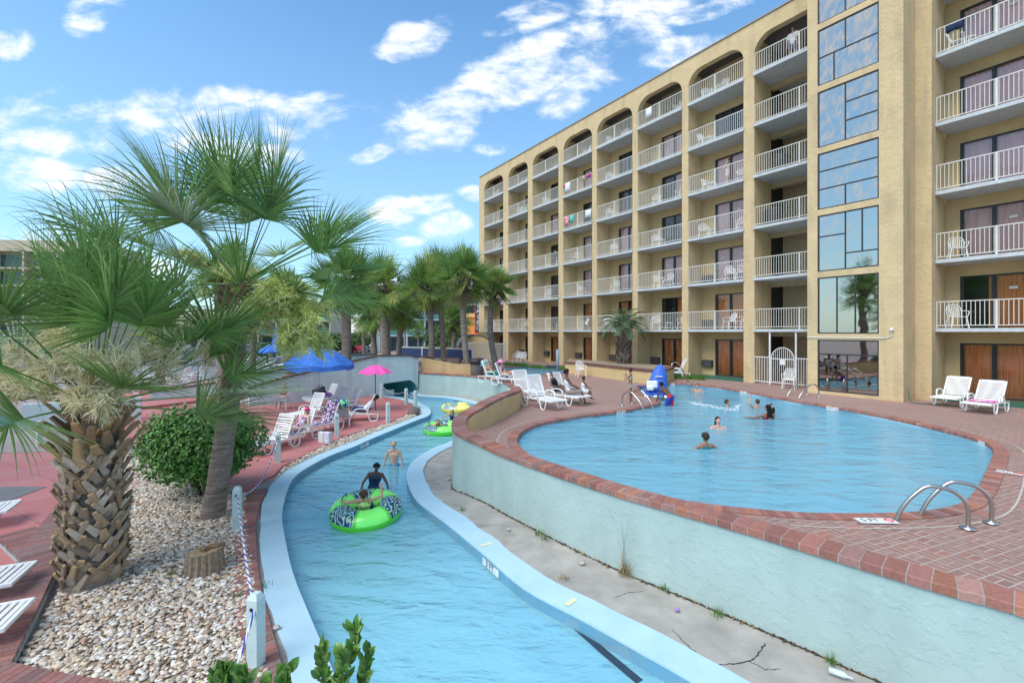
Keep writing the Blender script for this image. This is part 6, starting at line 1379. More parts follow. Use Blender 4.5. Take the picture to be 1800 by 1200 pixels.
def block(name, label, loc, rz, w, d, floors, fh, bayw, wall, glassm, slab='slab_white', top=1.2, rail=True):
    o = empty(name, loc, rz, label=label, cat='building'); g = MB(); g.box((0,.9,0), (w,d,floors*fh+top)); g.build('wall', MAT[wall], o); n = int(w/bayw); bw = w/n
    for k in range(1, floors+1): g = MB(); g.box((0,-.5,k*fh-.12), (w,.898,k*fh+.12)); g.build('floor_slab', MAT[slab], o)
    for i in range(n+1): g = MB(); g.box((i*bw-.15,-.48,0), (i*bw+.15,.897,floors*fh-.12)); g.build('fin', MAT[slab], o)
    for k in range(floors):
        g = MB()
        for i in range(n): g.box((i*bw+.5,.84,k*fh+.3), (i*bw+bw-.5,.895,k*fh+fh-.5))
        x = g.build('windows', MAT[glassm], o)
        if rail and k:
            g = MB(); g.box((.15,-.45,k*fh+.121), (w-.15,-.41,k*fh+1.1)); g.build('balustrade', MAT['teal_rail'], o)
    return o
plain('teal_rail', (.10,.26,.25), .4); plain('far_glass', (.06,.11,.13), .15); plain('far_beige', (.50,.42,.30), .8); plain('far_grey', (.34,.33,.30), .8); plain('lime_wall', (.42,.58,.25), .8)
e = V3(683,583,88); block('apartment_building', 'distant four storey hotel with teal glass balconies and white fins', (e.x, e.y, RIV), R(14), 24, 10, 4, 3.1, 3.4, 'far_grey', 'far_glass')
e = V3(560,583,105); block('apartment_building', 'tan far building seen behind the lime flower clusters', (e.x-18, e.y, RIV), R(6), 20, 10, 3, 3.2, 4, 'far_beige', 'far_glass', 'far_beige')
e = V3(-75,583,72); block('apartment_building', 'six storey beige building rising behind the thick palm at the left', (e.x, e.y, RIV), R(6), 19.6, 12, 6, 2.8, 4.5, 'far_beige', 'far_glass', 'far_beige', top=1.9, rail=False)
block('tower_block', 'pale green tower block with white balconies, mirrored in the stair tower glass', (-75,-20,RIV), R(-105), 34, 14, 8, 3.2, 5.5, 'lime_wall', 'far_glass')
# cars
def make_car(label, col, truck=False):
    o = empty('parked_car', (0,0,0), label=label, cat='car' if not truck else 'pickup truck'); k = 'car%s' % (col,); m = MAT.get(k) or plain(k, col, .25, spec=.7, var=.03)
    if not truck: P = [(-2.2,.35),(-2.2,.75),(-1.95,.92),(-1.1,1.0),(-.5,1.45),(.9,1.47),(1.65,1.02),(2.15,.92),(2.25,.35)]; G_ = [(-.98,.99),(-.46,1.39),(.86,1.41),(1.48,1.0)]
    else: P = [(-2.6,.4),(-2.6,.95),(-1.5,1.05),(-.9,1.7),(.6,1.72),(.75,1.1),(2.6,1.1),(2.65,.4)]; G_ = [(-1.35,1.06),(-.86,1.63),(.55,1.65),(.64,1.08)]
    g = MB(); g.prism(P, -.88, .88, MXZ); b = g.build('body', m, o); b.modifiers.new('b','BEVEL').width = .09; b.modifiers['b'].segments = 3
    g = MB(); g.prism(G_, -.895, .895, MXZ); g.build('window', MAT['far_glass'], o)
    for x in (-1.4, 1.4):
        for y in (-.80, .80): g = MB(); g.lathe([(.05,-.11),(.32,-.11),(.34,-.06),(.34,.06),(.32,.11),(.05,.11)], 18, Matrix.Translation((x,y,.33))@Matrix.Rotation(R(90),4,'X')); w_ = g.build('wheel', MAT['black'], o, smooth=False); g = MB(); g.lathe([(.02,-.115),(.2,-.118),(.2,.118),(.02,.115)], 12, Matrix.Translation((x,y,.33))@Matrix.Rotation(R(90),4,'X')); g.build('rim', MAT['metal'], w_)
    for s in (-1,1): g = MB(); g.sphere((-2.22 if not truck else -2.6, s*.6, .72), (.05,.16,.08), 8, 5); g.build('headlight', MAT['paint_white'], o)
    return o
cars = [(478,607,72,(.03,.035,.04),5,'black saloon car parked behind the small far blue parasol'),(440,604,84,(.65,.65,.66),20,'silver car parked left of the black one'),(412,604,80,(.6,.6,.6),15,'white car half hidden behind palm fronds'),(622,600,82,(.42,.03,.05),-30,'dark red car behind the thick ringed palm'),(648,601,90,(.7,.7,.7),80,'white van like car seen between palm trunks'),
        (706,602,98,(.72,.72,.72),5,'white pickup truck in front of the green balconied hotel'),(735,604,96,(.5,.52,.56),10,'silver car to the right of the white pickup'),(758,604,100,(.12,.15,.25),8,'dark blue car to the right of the silver one'),(745,600,106,(.7,.7,.7),5,'white car in the second row behind the silver one'),(460,598,98,(.6,.6,.62),0,'white car in the far row behind the small blue parasol'),(395,606,74,(.5,.05,.05),10,'red car at the far left of the car park'),(605,602,96,(.65,.67,.7),0,'white car behind the lime flower clusters')]
for (x, y, d, c, a, lab) in cars: v = V3(x, 583, d); o = make_car(lab, c, 'pickup' in lab); o.location = (v.x, v.y, RIV); o.rotation_euler = (0,0,R(a)); o['group'] = 'cars in the car park'
# hedges and far trees
HED = [(.10,.17,.05),(.14,.22,.06),(.18,.27,.08)]
v = V3(763,583,72); shrub((v.x, v.y, RIV), (6.5,1.2,1.0), 5000, 31, 'hedge', 'clipped light green hedge in front of the parked cars', HED, .16, 24)
for i, (px_, d, rx, rz_, lab) in enumerate(((395,95,7,4.2,'broad green tree behind the slim palm crown'),(345,90,6,4.0,'green tree left of the slim palm, far behind'),(530,120,7,3.5,'green tree behind the lime flower clusters'),(590,80,4,2.4,'bushy tree left of the ringed palm in the car park'),(625,85,4,2.6,'dark bushy tree right of the ringed palm'),(800,80,4,3.4,'bushy tree between palms left of the orange building'),(775,90,4,3.6,'tall bush behind the curving palm'),(250,100,8,4,'broad green tree behind the thick palm'),(180,95,7,3.6,'rounded tree at the far left behind the thick palm'),(480,70,3,1.4,'low bush beside the parked cars'))):
    v = V3(px_, 583, d); shrub((v.x, v.y, RIV), (rx, rx*.7, rz_), 2600, 80+i, 'broadleaf_tree', lab, [(.09,.16,.05),(.14,.23,.07),(.07,.12,.04)], .30, 12, mat='leaf')['category'] = 'tree'
# light poles
for i, (px_, py_, d, top_) in enumerate(((668,500,70,490),(711,560,75,545))): 
    v = V3(px_,583,d); o = empty('light_pole', (v.x, v.y, RIV), label=['tall thin grey lamp pole among the palm trunks','shorter grey lamp pole before the green balconied hotel'][i], cat='lamp pole'); hh = (583-top_)/800*d+CH-RIV; g = MB(); g.tube([(0,0,0),(0,0,hh)], .12, 8); g.build('pole', MAT['far_grey'], o); g = MB(); g.box((-.9,-.15,hh), (.3,.15,hh+.15)); g.build('lamp_head', MAT['far_grey'], o)
# --- parasols
def parasol(loc, R_, Hh, rise, label, mat, valance=.18, n=8, name='parasol', pole='paint_white', rz=.2):
    o = empty(name, loc, rz, label=label, cat='parasol'); g = MB(); g.tube([(0,0,0),(0,0,Hh+rise+.05)], .02, 8); g.build('pole', MAT[pole], o, smooth=True); g = MB(); vs = []; rings = 6; m = n*4
    for j in range(rings+1):
        t = j/rings
        for k in range(m):
            a = 2*math.pi*k/m; seg = abs(((k/4) % 1)-.5)*2; rr4 = R_*t*(1-.05*(1-seg)*t); z = Hh+rise*(1-t**1.7)-.07*(1-seg)*t; vs.append((rr4*math.cos(a), rr4*math.sin(a), z))
    fs = [(j*m+k, j*m+(k+1) % m, (j+1)*m+(k+1) % m, (j+1)*m+k) for j in range(rings) for k in range(m)]
    if valance:
        for k in range(m): a = 2*math.pi*k/m; x, y, z = vs[rings*m+k]; vs.append((x*1.005, y*1.005, z-valance*(1+.12*math.sin(k*2.1))))
        fs += [(rings*m+k, rings*m+(k+1) % m, (rings+1)*m+(k+1) % m, (rings+1)*m+k) for k in range(m)]
    g.add(vs, fs); c = g.build('canopy', mat, o, smooth=False); c.modifiers.new('s','SOLIDIFY').thickness = .008
    for k in range(n): g = MB(); a = 2*math.pi*k/n; g.tube([(.03,0,Hh+rise-.03),(R_*.5*math.cos(0),0,Hh+rise*(1-.5**1.7)-.03),(R_*.97,0,Hh-.02)], .007, 4); g.build('rib', MAT['metal'], o).rotation_euler = (0,0,a)
    return o
par_blue = fabric((.06,.19,.60), (.05,.17,.54), 3); par_pink = fabric((.85,.12,.42), (.82,.10,.38), 3)
tq = G(561,724,RD); parasol((tq.x, tq.y, RD), 1.58, 2.30, .80, 'large royal blue parasol over the round table on the red deck', par_blue, .22)
pk = G(660,722,RD); parasol((pk.x, pk.y, RD), .78, 1.86, .36, 'small hot pink parasol beside the man in the white shirt', par_pink, 0, pole='frame_dark')
v = V3(479,616,36); parasol((v.x, v.y, RIV), 1.0, 2.35, .5, 'distant small blue parasol in front of the black car', par_blue, .1)
v = V3(486,616,52); o = empty('blue_tent', (v.x, v.y, RIV), label='distant folded dark blue parasol behind the small blue one', cat='parasol'); g = MB(); g.lathe([(.5,2.2),(.45,2.8),(.2,3.6),(.04,4.4)], 8); g.build('folded_canopy', par_blue, o); g = MB(); g.tube([(0,0,0),(0,0,2.2)], .05, 6); g.build('pole', MAT['far_grey'], o)
# round table with bag
o = empty('round_table', (tq.x, tq.y, RD), label='round white plastic table on crossed legs under the blue parasol', cat='table'); g = MB(); g.lathe([(.72,.69),(.75,.70),(.75,.725),(.72,.735),(.03,.735)], 28); g.build('table_top', MAT['plastic_white'], o, smooth=False)
for s in (-1,1):
    for t in (-1,1): g = MB(); g.tube([(s*.2,t*.2,.69),(-s*.05,-t*.05,.35),(s*.32,t*.32,0)], .02, 6); g.build('leg', MAT['frame_dark'], o)
o = empty('tote_bag', (tq.x+.12, tq.y-.1, RD+.74), R(20), label='dark purple tote bag on the round table', cat='bag'); g = MB(); g.bevbox((-.30,-.12,0), (.28,.14,.44), .05, Matrix.Rotation(R(-14),4,'Y')); g.build('body', fabric((.035,.01,.06), (.06,.02,.10), 5), o)
g = MB(); g.tube(catmull([(-.2,0,.38),(-.12,.02,.52),(.08,.02,.52),(.12,0,.42)], 4), .014, 5); g.build('handle', MAT['black'], o)
g = MB(); g.sphere((0,0,.10), (.15,.12,.10), 10, 6); tag(g.build('cloth_bundle', fabric((.65,.15,.6)), loc=(tq.x+.46, tq.y+.02, RD+.74), smooth=True), 'magenta cloth lying on the round table beside the bag', 'cloth')
# paper bag / cooler on the red deck
q = G(570,778,RD); o = empty('white_bag', q, R(-25), label='two white paper sheets like bags leaning at the red deck edge by the rope posts', cat='bag'); g = MB(); g.bevbox((-.24,-.05,0), (-.01,.10,.36), .01); g.build('left_panel', MAT['paint_white'], o); g = MB(); g.bevbox((.01,-.05,.0), (.26,.10,.38), .01); g.build('right_panel', fabric((.7,.7,.78), (.5,.52,.65), 20), o); o['label'] = 'pair of joined white bags on the red deck edge by the rope posts'
q = G(584,745,RD); g = MB(); g.bevbox((-.2,-.05,0), (.2,.05,.26), .03); tag(g.build('sandals', fabric((.6,.35,.25)), loc=q), 'tan beach bag under the lounger on the red deck', 'bag')
# rope posts
posts = [(450,1172,'nearest to the camera'),(417,932,'beside the round shrub'),(489,812,'in front of the shrub side lounger'),(592,768,'by the white bags'),(682,743,'near the tip of the red deck'),(671,700,'at the back near the tunnel'),(714,711,'at the back bank, middle'),(730,716,'by the grey stone at the river bend'),(69,784,'at the far left near the aqua wall')]
pm = plain('post_paint', (.52,.64,.62), .6, bump=.2)
def make_post():
    o = empty('rope_post', (0,0,0), label='p', cat='post'); g = MB(); s = .068; g.prism([(-s,-s),(s,-s),(s,s),(-s,s)], -.1, .80); 
    for k in range(1): vs = [(-s,-s,.80),(s,-s,.80),(s,s,.80),(-s,s,.80),(-s*.55,-s*.55,.86),(s*.55,-s*.55,.86),(s*.55,s*.55,.86),(-s*.55,s*.55,.86)]; g.add(vs, [(4,5,6,7),(0,1,5,4),(1,2,6,5),(2,3,7,6),(3,0,4,7)])
    b = g.build('shaft', pm, o); g = MB(); g.lathe([(.001,0),(.022,0),(.022,.006),(.001,.006)], 10, Matrix.Translation((0,-s-.002,.70))@Matrix.Rotation(R(90),4,'X')); g.build('rope_hole', MAT['black'], o); return o
po = make_post(); PP = []
for i, (x, y, lab) in enumerate(posts):
    q = G(x, y, RIV if i in (0,1,8) else RD); place(po, q, R(10+i*7) if i else R(-12), 'pale green square rope post '+lab, 'rope posts along the river', i == 0); PP.append(q)
def m_rope():
    t = NT('rope'); at_ = t.N.new('ShaderNodeAttribute'); at_.attribute_name = 'col'; MAT['rope'] = t.fin(at_.outputs['Color'], .8, None, 0, .2)
m_rope()
def rope(a, b, sag, label, r=.014, turns=26):
    a, b = Vector(a), Vector(b); L = (b-a).length; n = max(12, int(L/.02)); n = min(n, 260); g = MB(); pts = [a.lerp(b, i/n)+Vector((0,0,-sag*4*(i/n)*(1-i/n))) for i in range(n+1)]; d = (b-a).normalized(); s = d.cross(Vector((0,0,1))).normalized(); u = s.cross(d)
    for st in range(3):
        P = [p+s*math.cos(st*2.0944+i/n*L*turns)*r*.6+u*math.sin(st*2.0944+i/n*L*turns)*r*.6 for i, p in enumerate(pts)]; g.col = (.70,.70,.70) if st != 0 else (.06,.09,.45); g.tube(P, r*.62, 5, cap=False)
    return tag(g.build('rope', MAT['rope'], color=True, smooth=True), label, 'rope')
up = Vector((0,0,.70))
rope(PP[0]+up+Vector((.02,-.07,0)), PP[1]+up, .10, 'blue and white twisted rope between the nearest post and the shrub post')
rope(PP[1]+up, PP[2]+up, .45, 'blue and white rope passing behind the shrub')
rope(PP[0]+up+Vector((.02,-.07,0)), PP[0]+Vector((.12,-.9,.12)), .05, 'rope end hanging toward the camera from the nearest post')
rope(PP[5]+up, PP[6]+up, .25, 'white rope sagging between the two back posts of the red deck'); rope(PP[6]+up, PP[7]+up, .2, 'white rope between the middle back post and the river bend post')
rope(PP[8]+up, PP[8]+Vector((-4,-1.5,.5)), .1, 'rope running left from the far left post')
# stone, stump, small stones, crumpled things
def rock(px, py, Z, sz, col, label, seed, name='stone', cat='stone'):
    g = MB(); bm = bmesh.new(); bmesh.ops.create_icosphere(bm, subdivisions=3, radius=1)
    for v in bm.verts: n_ = 1+.22*noise.noise(v.co*1.3+Vector((seed,0,0)))+.08*noise.noise(v.co*4+Vector((seed,3,0))); v.co = Vector((v.co.x*sz[0]*n_, v.co.y*sz[1]*n_, max(v.co.z, -.5)*sz[2]*n_))
    g.bm(bm); k = 'rock%s' % (col,); m = MAT.get(k) or plain(k, col, .9, bump=.6, nsc=12, var=.25); return tag(g.build(name, m, loc=G(px, py, Z)+Vector((0,0,sz[2]*.45)), smooth=True), label, cat)
rock(727, 728, RIV, (.28,.24,.25), (.16,.12,.11), 'dark rounded boulder at the tip of the red deck', 1, 'boulder', 'boulder')
for i, (x, y, s, lab) in enumerate(((1183,1074,.04,'x'),(1023,990,.045,'grey shell like stone on the concrete right of the middle weed'),(894,931,.035,'pebble on the concrete near the green weed'),(486,1103,.035,'tan pebble lying on the brick border'),(800,851,.05,'grey stone where the aqua wall curves back'),(808,862,.06,'flat stone at the curved end of the aqua wall'),(790,842,.04,'small stone leaning at the curved wall end'))):
    if i == 0: continue
    rock(x, y, RIV+(.03 if i == 3 else 0), (s*1.3, s, s*.7), (.45,.40,.34), lab, 5+i)
lump('flower', 1190, 1073, RIV, .06, (.40,.22,.50), 'small purple flower head fallen on the concrete', 'flower', 6, 3, .7)
q = G(1480,1190,RIV); g = MB(); g.tube([(-.12,0,.035),(.02,0,.035),(.05,0,.03),(.1,.0,.03)], [.033,.033,.014,.014], 12); o = g.build('plastic_bottle', plain('plastic_clear', (.62,.68,.72), .15), loc=q, rz=R(-35), smooth=True); tag(o, 'crushed clear plastic bottle at the wall foot in the bottom right', 'bottle')
# stump
q = G(361,1003,RIV); o = empty('tree_stump', q, label='sawn palm stump standing in the pebbles', cat='stump'); g = MB(); n = 96; vs = []
for j, z in enumerate((-.05,.05,.15,.25,.33)):
    for k in range(n): a = 2*math.pi*k/n; r_ = .275*(1-.03*j)*(1+.05*math.sin(a*17+1)+.03*math.sin(a*31)+.06*noise.noise(Vector((math.cos(a),math.sin(a),z*3)))); vs.append((r_*math.cos(a), r_*math.sin(a), z+(.03*math.cos(a) if j == 4 else 0)))
g.add(vs, [(j*n+k, j*n+(k+1) % n, (j+1)*n+(k+1) % n, (j+1)*n+k) for j in range(4) for k in range(n)]); g.build('bark', plain('stump_bark', (.30,.22,.15), .95, bump=1, nsc=18, var=.35), o)
t = NT('cut_wood'); w = t.noise(16, 5, vec=t.mapping((1,1,.2))); m = t.fin(t.mix(t.rng(w, .3, .7), (.42,.31,.19), (.26,.17,.10)), .95, t.bump(w, .8, .02))
g = MB(); top_ = [vs[4*n+k] for k in range(n)]; g.add([(x*.97, y*.97, z+.003) for x, y, z in top_]+[(0,0,.315)], [(k, (k+1) % n, n) for k in range(n)]); cw = g.build('cut_face', m, o)
g = MB(); rd = random.Random(2)
for k in range(6): g.bevbox((-.05,-.03,0), (.07,.03,.07), .01, Matrix.Translation((.02+rd.uniform(-.05,.12), rd.uniform(.0,.16), .32))@Matrix.Rotation(rd.uniform(0,6),4,'Z')@Matrix.Rotation(rd.uniform(-.5,.5),4,'X'))
g.build('wood_chip', plain('chip', (.22,.13,.07), .9, bump=.5), o)
# dead frond hanging near trunk not modelled; twig on bank
# --- depth markers
def marker(px, py, Z, text, w, h, az, label, slant=0, flat=True):
    q = G(px, py, Z); o = empty('depth_marker', q+Vector((0,0,.026)), R(az), label=label, cat='depth marker'); g = MB()
    if flat: g.box((-w/2,-h/2,-.01), (w/2,h/2,.003)); M = Matrix.Translation((0,0,.004))
    else: g.box((-w/2,-.004,-h/2), (w/2,.004,h/2)); M = Matrix.Translation((0,-.006,0))@Matrix.Rotation(R(90),4,'X')
    g.build('tile', MAT['paint_white'], o); text_mesh(text, h*.82, MAT['black'], o, M@Matrix.Translation((-w*.16,0,0)), depth=.001)
    r = h*.32; c = MB(); P = [(w*.34+r*math.cos(a), r*math.sin(a), 0) for a in np.linspace(0, 2*math.pi, 20)]; P = [M@Vector(p) for p in P]; c.tube(P, h*.045, 5, cap=False); c.tube([M@Vector((w*.34-r*.7,r*.7,0)), M@Vector((w*.34+r*.7,-r*.7,0))], h*.04, 5); c.build('no_diving_symbol', MAT['sign_red'], o); return o
marker(1540, 917.5, 0, '5 FT', .50, .155, -2, 'white depth tile reading 5 FT on the bricks at the near pool edge')
marker(1774, 832, 0, '4½FT', .34, .15, -52, 'white depth tile on the bricks at the right pool corner')
def wallmark(px, py, text, az, label, z=-.055, w=.42, h=.12):
    q = G(px, py, z); o = empty('depth_marker', q, R(az), label=label, cat='depth marker'); M = Matrix.Translation((0,-.012,0))@Matrix.Rotation(R(90),4,'X'); g = MB(); g.box((-w/2,-.008,-h/2), (w/2,.0,h/2)); g.build('tile', MAT['paint_white'], o)
    text_mesh(text, h*.95, MAT['black'], o, M@Matrix.Translation((-w*.14,0,0)), depth=.001); r = h*.32; c = MB(); P = [M@Vector((w*.34+r*math.cos(a), r*math.sin(a), 0)) for a in np.linspace(0, 2*math.pi, 20)]; c.tube(P, .006, 5, cap=False); c.build('no_diving_symbol', MAT['sign_red'], o)
def tang(px, py):
    i = near(POOL, G(px, py, 0)); a, b = POOL[(i-2) % len(POOL)], POOL[(i+2) % len(POOL)]; t = math.degrees(math.atan2(b[1]-a[1], b[0]-a[0])); return t if abs(t) < 90 else t+180
for px_, py_, tx, lab in ((1468,718,'4 FT','depth tile reading 4 FT on the far right pool wall'),(1722,779,'4½FT','depth tile reading 4½ FT at the right end of the pool wall'),(1306,692,'3 FT','depth tile on the far pool wall before the wide door'),(1182,674.5,'3 FT','depth tile on the pool wall behind the lift'),(1096,727,'5 FT','depth tile under the left silver handrails')):
    i = near(POOL, G(px_, py_-4, 0)); p = POOL[i]; t = tang(px_, py_-4); s = 1 if area(POOL) > 0 else -1; nrm = normals2(POOL, True)[i]*s
    q = Vector((p[0]+nrm[0]*.03, p[1]+nrm[1]*.03, -.062)); o_ = wallmark(px_, py_, tx, t, lab); mk = [x for x in bpy.data.objects if x.get('label') == lab][0]; mk.location = q
# painted depth letters on the inner faces of the river kerb
def kerbtext(px, py, text, side, label, flip=False, size=.15):
    B = LB if side < 0 else RB; i = near(B, G(px, py, RIV)); a, b = B[i-2], B[i+2]; t = math.atan2(b[1]-a[1], b[0]-a[0]); nrm = normals2(B)[i]*side
    q = Vector((B[i][0]+nrm[0]*.012, B[i][1]+nrm[1]*.012, RIV-.115)); rz = t if (side < 0) else t+math.pi
    o = empty('painted_depth', q, rz, label=label, cat='painted text'); g = MB(); g.box((-.26,-.006,-.06), (.30,.0,.06)); g.build('panel', plain('worn_white', (.62,.68,.70), .6, var=.2) if 'worn_white' not in MAT else MAT['worn_white'], o)
    text_mesh(text, size, MAT['black'], o, Matrix.Translation((0,-.009,0))@Matrix.Rotation(R(90),4,'X'), depth=.001)
kerbtext(640, 776, '3 FT', -1, 'worn painted 3 FT on the river kerb by the red deck'); kerbtext(860, 985, '3 FT', 1, 'worn painted 3 FT on the river kerb below the aqua wall')
# dark lane line and worn yellow dashes
g = MB(); LN = [(958,1076),(985,1094),(1020,1124),(1060,1160),(1090,1186),(1125,1216)]
P = resample(catmull([tuple(G(x, y, RIVW-.12)) for x, y in LN], 4), .15); nn = normals2(P); n = len(P); vs = []
for i, p in enumerate(P): w_ = .035+.02*min(1, i/6); vs += [(p[0]-nn[i][0]*w_, p[1]-nn[i][1]*w_, RIVW+.003), (p[0]+nn[i][0]*w_, p[1]+nn[i][1]*w_, RIVW+.003), (p[0]-nn[i][0]*w_, p[1]-nn[i][1]*w_, RIVW-.02), (p[0]+nn[i][0]*w_, p[1]+nn[i][1]*w_, RIVW-.02)]
g.add(vs, [f for i in range(n-1) for f in ((4*i,4*i+1,4*i+5,4*i+4),(4*i+2,4*i,4*i+4,4*i+6),(4*i+1,4*i+3,4*i+7,4*i+5))]); tag(g.build('floating_strip', MAT['tile_dark']), 'dark slanting strip lying in the river water at the bottom edge', 'strip')
ym = plain('yellow_paint', (.70,.72,.42), .7)
for i, (x, y, lab) in enumerate(((873,955,'faded yellow dash on the river kerb, farther one'),(1028,1050,'faded yellow dash on the river kerb above the dark strip'))):
    j = near(RB, G(x, y, RIV)); nn = normals2(RB)[j]*-1; t = Vector((-nn[1], nn[0], 0)); c = Vector((RB[j][0]+nn[0]*.2, RB[j][1]+nn[1]*.2, RIV+.012)); nv = Vector((*nn, 0)); g = MB(); g.add([c-t*.03-nv*.1, c+t*.05-nv*.12, c+t*.04+nv*.12, c-t*.04+nv*.1], [(0,1,2,3)]); o = g.build('paint_dash', ym); o['kind'] = 'structure'
# cracks in the concrete
def crack(pts, w=.006):
    g = MB(); P = [G(x, y, RIV-.0145) for x, y in pts]; Q = []
    for a, b in zip(P[:-1], P[1:]):
        for k in range(6): p = a.lerp(b, k/6); Q.append(p+Vector((rnd.uniform(-1,1), rnd.uniform(-1,1), 0))*.012)
    Q.append(P[-1]); vs = []
    for i, p in enumerate(Q): d = (Q[min(i+1,len(Q)-1)]-Q[max(i-1,0)]).normalized(); s = Vector((-d.y, d.x, 0))*w*rnd.uniform(.4,1.4); vs += [p-s, p+s]
    g.add(vs, [(2*i,2*i+1,2*i+3,2*i+2) for i in range(len(Q)-1)]); o = g.build('crack', MAT['black']); o['kind'] = 'structure'
crack([(1262,1168),(1300,1165),(1325,1158),(1338,1142),(1344,1130)], .007); crack([(1318,1162),(1345,1176),(1372,1174)], .004); crack([(1080,1050),(1100,1042),(1130,1038)], .003); crack([(838,925),(860,922),(890,922)], .003); crack([(1182,1105),(1215,1140),(1250,1165)], .006)
# jagged rusty seam beside the kerb
# --- remaining people on land
c = G(497,718,RD); person('bald bare-chested man in grey shorts sitting sideways by the round table', (c.x+.15, c.y, RD+.46), R(75), 1.76, torso=(0,.18,1), head=(-.25,1,-.15), aL=((-.15,.35,-1),(.1,.7,-.45)), aR=((.15,.35,-1),(-.1,.7,-.45)), lL=((-.1,1,-.05),(0,.05,-1)), lR=((.12,1,-.05),(0,.1,-1)), sk=(.55,.32,.22), hstyle='bald', wear=(('shorts', fabric((.35,.40,.45)), ('longshorts',)),), vox=.015)
ch_ = copy_tree(chair); ch_.location = (c.x+.15, c.y, RD); ch_.rotation_euler = (0,0,R(75)); ch_['label'] = 'white plastic armchair under the bald man'; ch_['group'] = 'white plastic armchairs'
lo = lg('carrying the man'); Ml = lo.matrix_basis; p = Ml@Vector((0,-.12,.46)); person('man in white shirt and navy shorts reclining on a red deck lounger', p, lo.rotation_euler.z, 1.78, torso=(0,-.80,.75), head=(0,.8,.3), aL=((-.25,.35,-.9),(.1,.9,-.25)), aR=((.25,.35,-.9),(-.1,.9,-.25)), lL=((-.12,1,.12),(0,.95,-.25),(0,.3,1)), lR=((.12,1,.12),(0,.95,-.25),(0,.3,1)), sk=(.11,.055,.035), hstyle='short', hair=(.012,.01,.01), wear=(('shirt', fabric((.72,.70,.78)), ('shirt',)), ('shorts', fabric((.02,.04,.14)), ('longshorts',))), vox=.015)
c = G(519,742,RD); o, J = person('person lying on a red deck lounger, head in a hot pink cap', (c.x+.30, c.y-.5, RD+.46), R(118), 1.62, torso=(0,-.85,.45), head=(0,.75,.45), aL=((-.3,.6,-.5),(.1,1,0)), aR=((.3,.6,-.5),(-.1,1,0)), lL=((-.1,1,.05),(0,1,-.1)), lR=((.1,1,.05),(0,1,-.1)), sk=(.56,.35,.26), wear=(('swimsuit', fabric((.25,.06,.22), (.7,.6,.7), 14), ('torso','briefs')), ('cap', fabric((.85,.05,.22)), ())), vox=.015) if False else (None, None)
lo = lg('with a purple'); p = lo.matrix_basis@Vector((0,-.10,.45)); o, J = person('person in a hot pink cap reclining on a lounger on the red deck', p, lo.rotation_euler.z, 1.6, torso=(0,-.62,.9), head=(0,.8,.2), aL=((-.35,.4,-.7),(.1,.9,-.1)), aR=((.35,.4,-.7),(-.1,.9,-.1)), lL=((-.12,1,.05),(0,1,-.12),(0,.3,1)), lR=((.12,1,.05),(0,1,-.12),(0,.3,1)), sk=(.56,.35,.26), hstyle='bob', hair=(.2,.12,.07), wear=(('swimsuit', fabric((.20,.06,.22), (.7,.6,.7), 14), ('torso','briefs')),), vox=.015)
g = MB(); g.sphere(J['hc']+J['hup']*.045, (.088,.10,.075), 12, 8); g.sphere(J['hc']+J['hup']*.04+J['hd']*.10, (.07,.07,.015), 10, 5); remeshed(g, 'cap', fabric((.85,.05,.22)), o, .01, 1)
# man in white tank top with child, deck lounger
lo = lg('tank top sits'); p = lo.matrix_basis@Vector((.05,.25,.45)); person('dark haired man in a white tank top sitting sideways on a lounger by the pool', p, lo.rotation_euler.z+R(52), 1.74, torso=(0,-.12,1), head=(.2,1,-.35), aL=((-.25,.55,-.8),(.3,.9,-.35)), aR=((.25,.55,-.8),(-.3,.9,-.35)), lL=((-.25,1,.08),(0,.18,-1)), lR=((.2,1,.12),(0,.4,-1)), sk=(.15,.075,.05), hstyle='curly', hair=(.012,.01,.01), wear=(('tank_top', fabric((.75,.75,.78)), ('torso',)), ('shorts', fabric((.30,.25,.2)), ('longshorts',))), vox=.015, facing=False)
p2_ = lo.matrix_basis@Vector((-.30,.62,.50)); person('small child perched beside the man in the white tank top', p2_, lo.rotation_euler.z+R(60), 1.05, torso=(0,.1,1), head=(.5,1,-.2), aL=((-.2,.5,-.8),(.2,.9,-.3)), aR=((.2,.5,-.8),(-.2,.9,-.3)), lL=((-.2,1,-.1),(0,.2,-1)), lR=((.2,1,-.1),(0,.2,-1)), sk=(.16,.08,.05), hstyle='curly', hair=(.012,.01,.01), wear=(('top', fabric((.75,.75,.78)), ('torso','shorts')),), vox=.012)
p3_ = lo.matrix_basis@Vector((.1,-.28,.50)); person('person in dark top leaning back on the lounger behind the man in the tank top', p3_, lo.rotation_euler.z+R(10), 1.45, torso=(0,-.45,.8), head=(.3,.9,.1), aL=((-.3,.4,-.8),(.1,.9,-.1)), aR=((.3,.4,-.8),(-.1,.9,-.1)), lL=((-.15,1,.3),(0,.7,-.7)), lR=((.15,1,.3),(0,.7,-.7)), sk=(.18,.09,.06), hstyle='bun', hair=(.03,.015,.01), wear=(('top', fabric((.01,.012,.015)), ('torso','shorts')),), vox=.014)
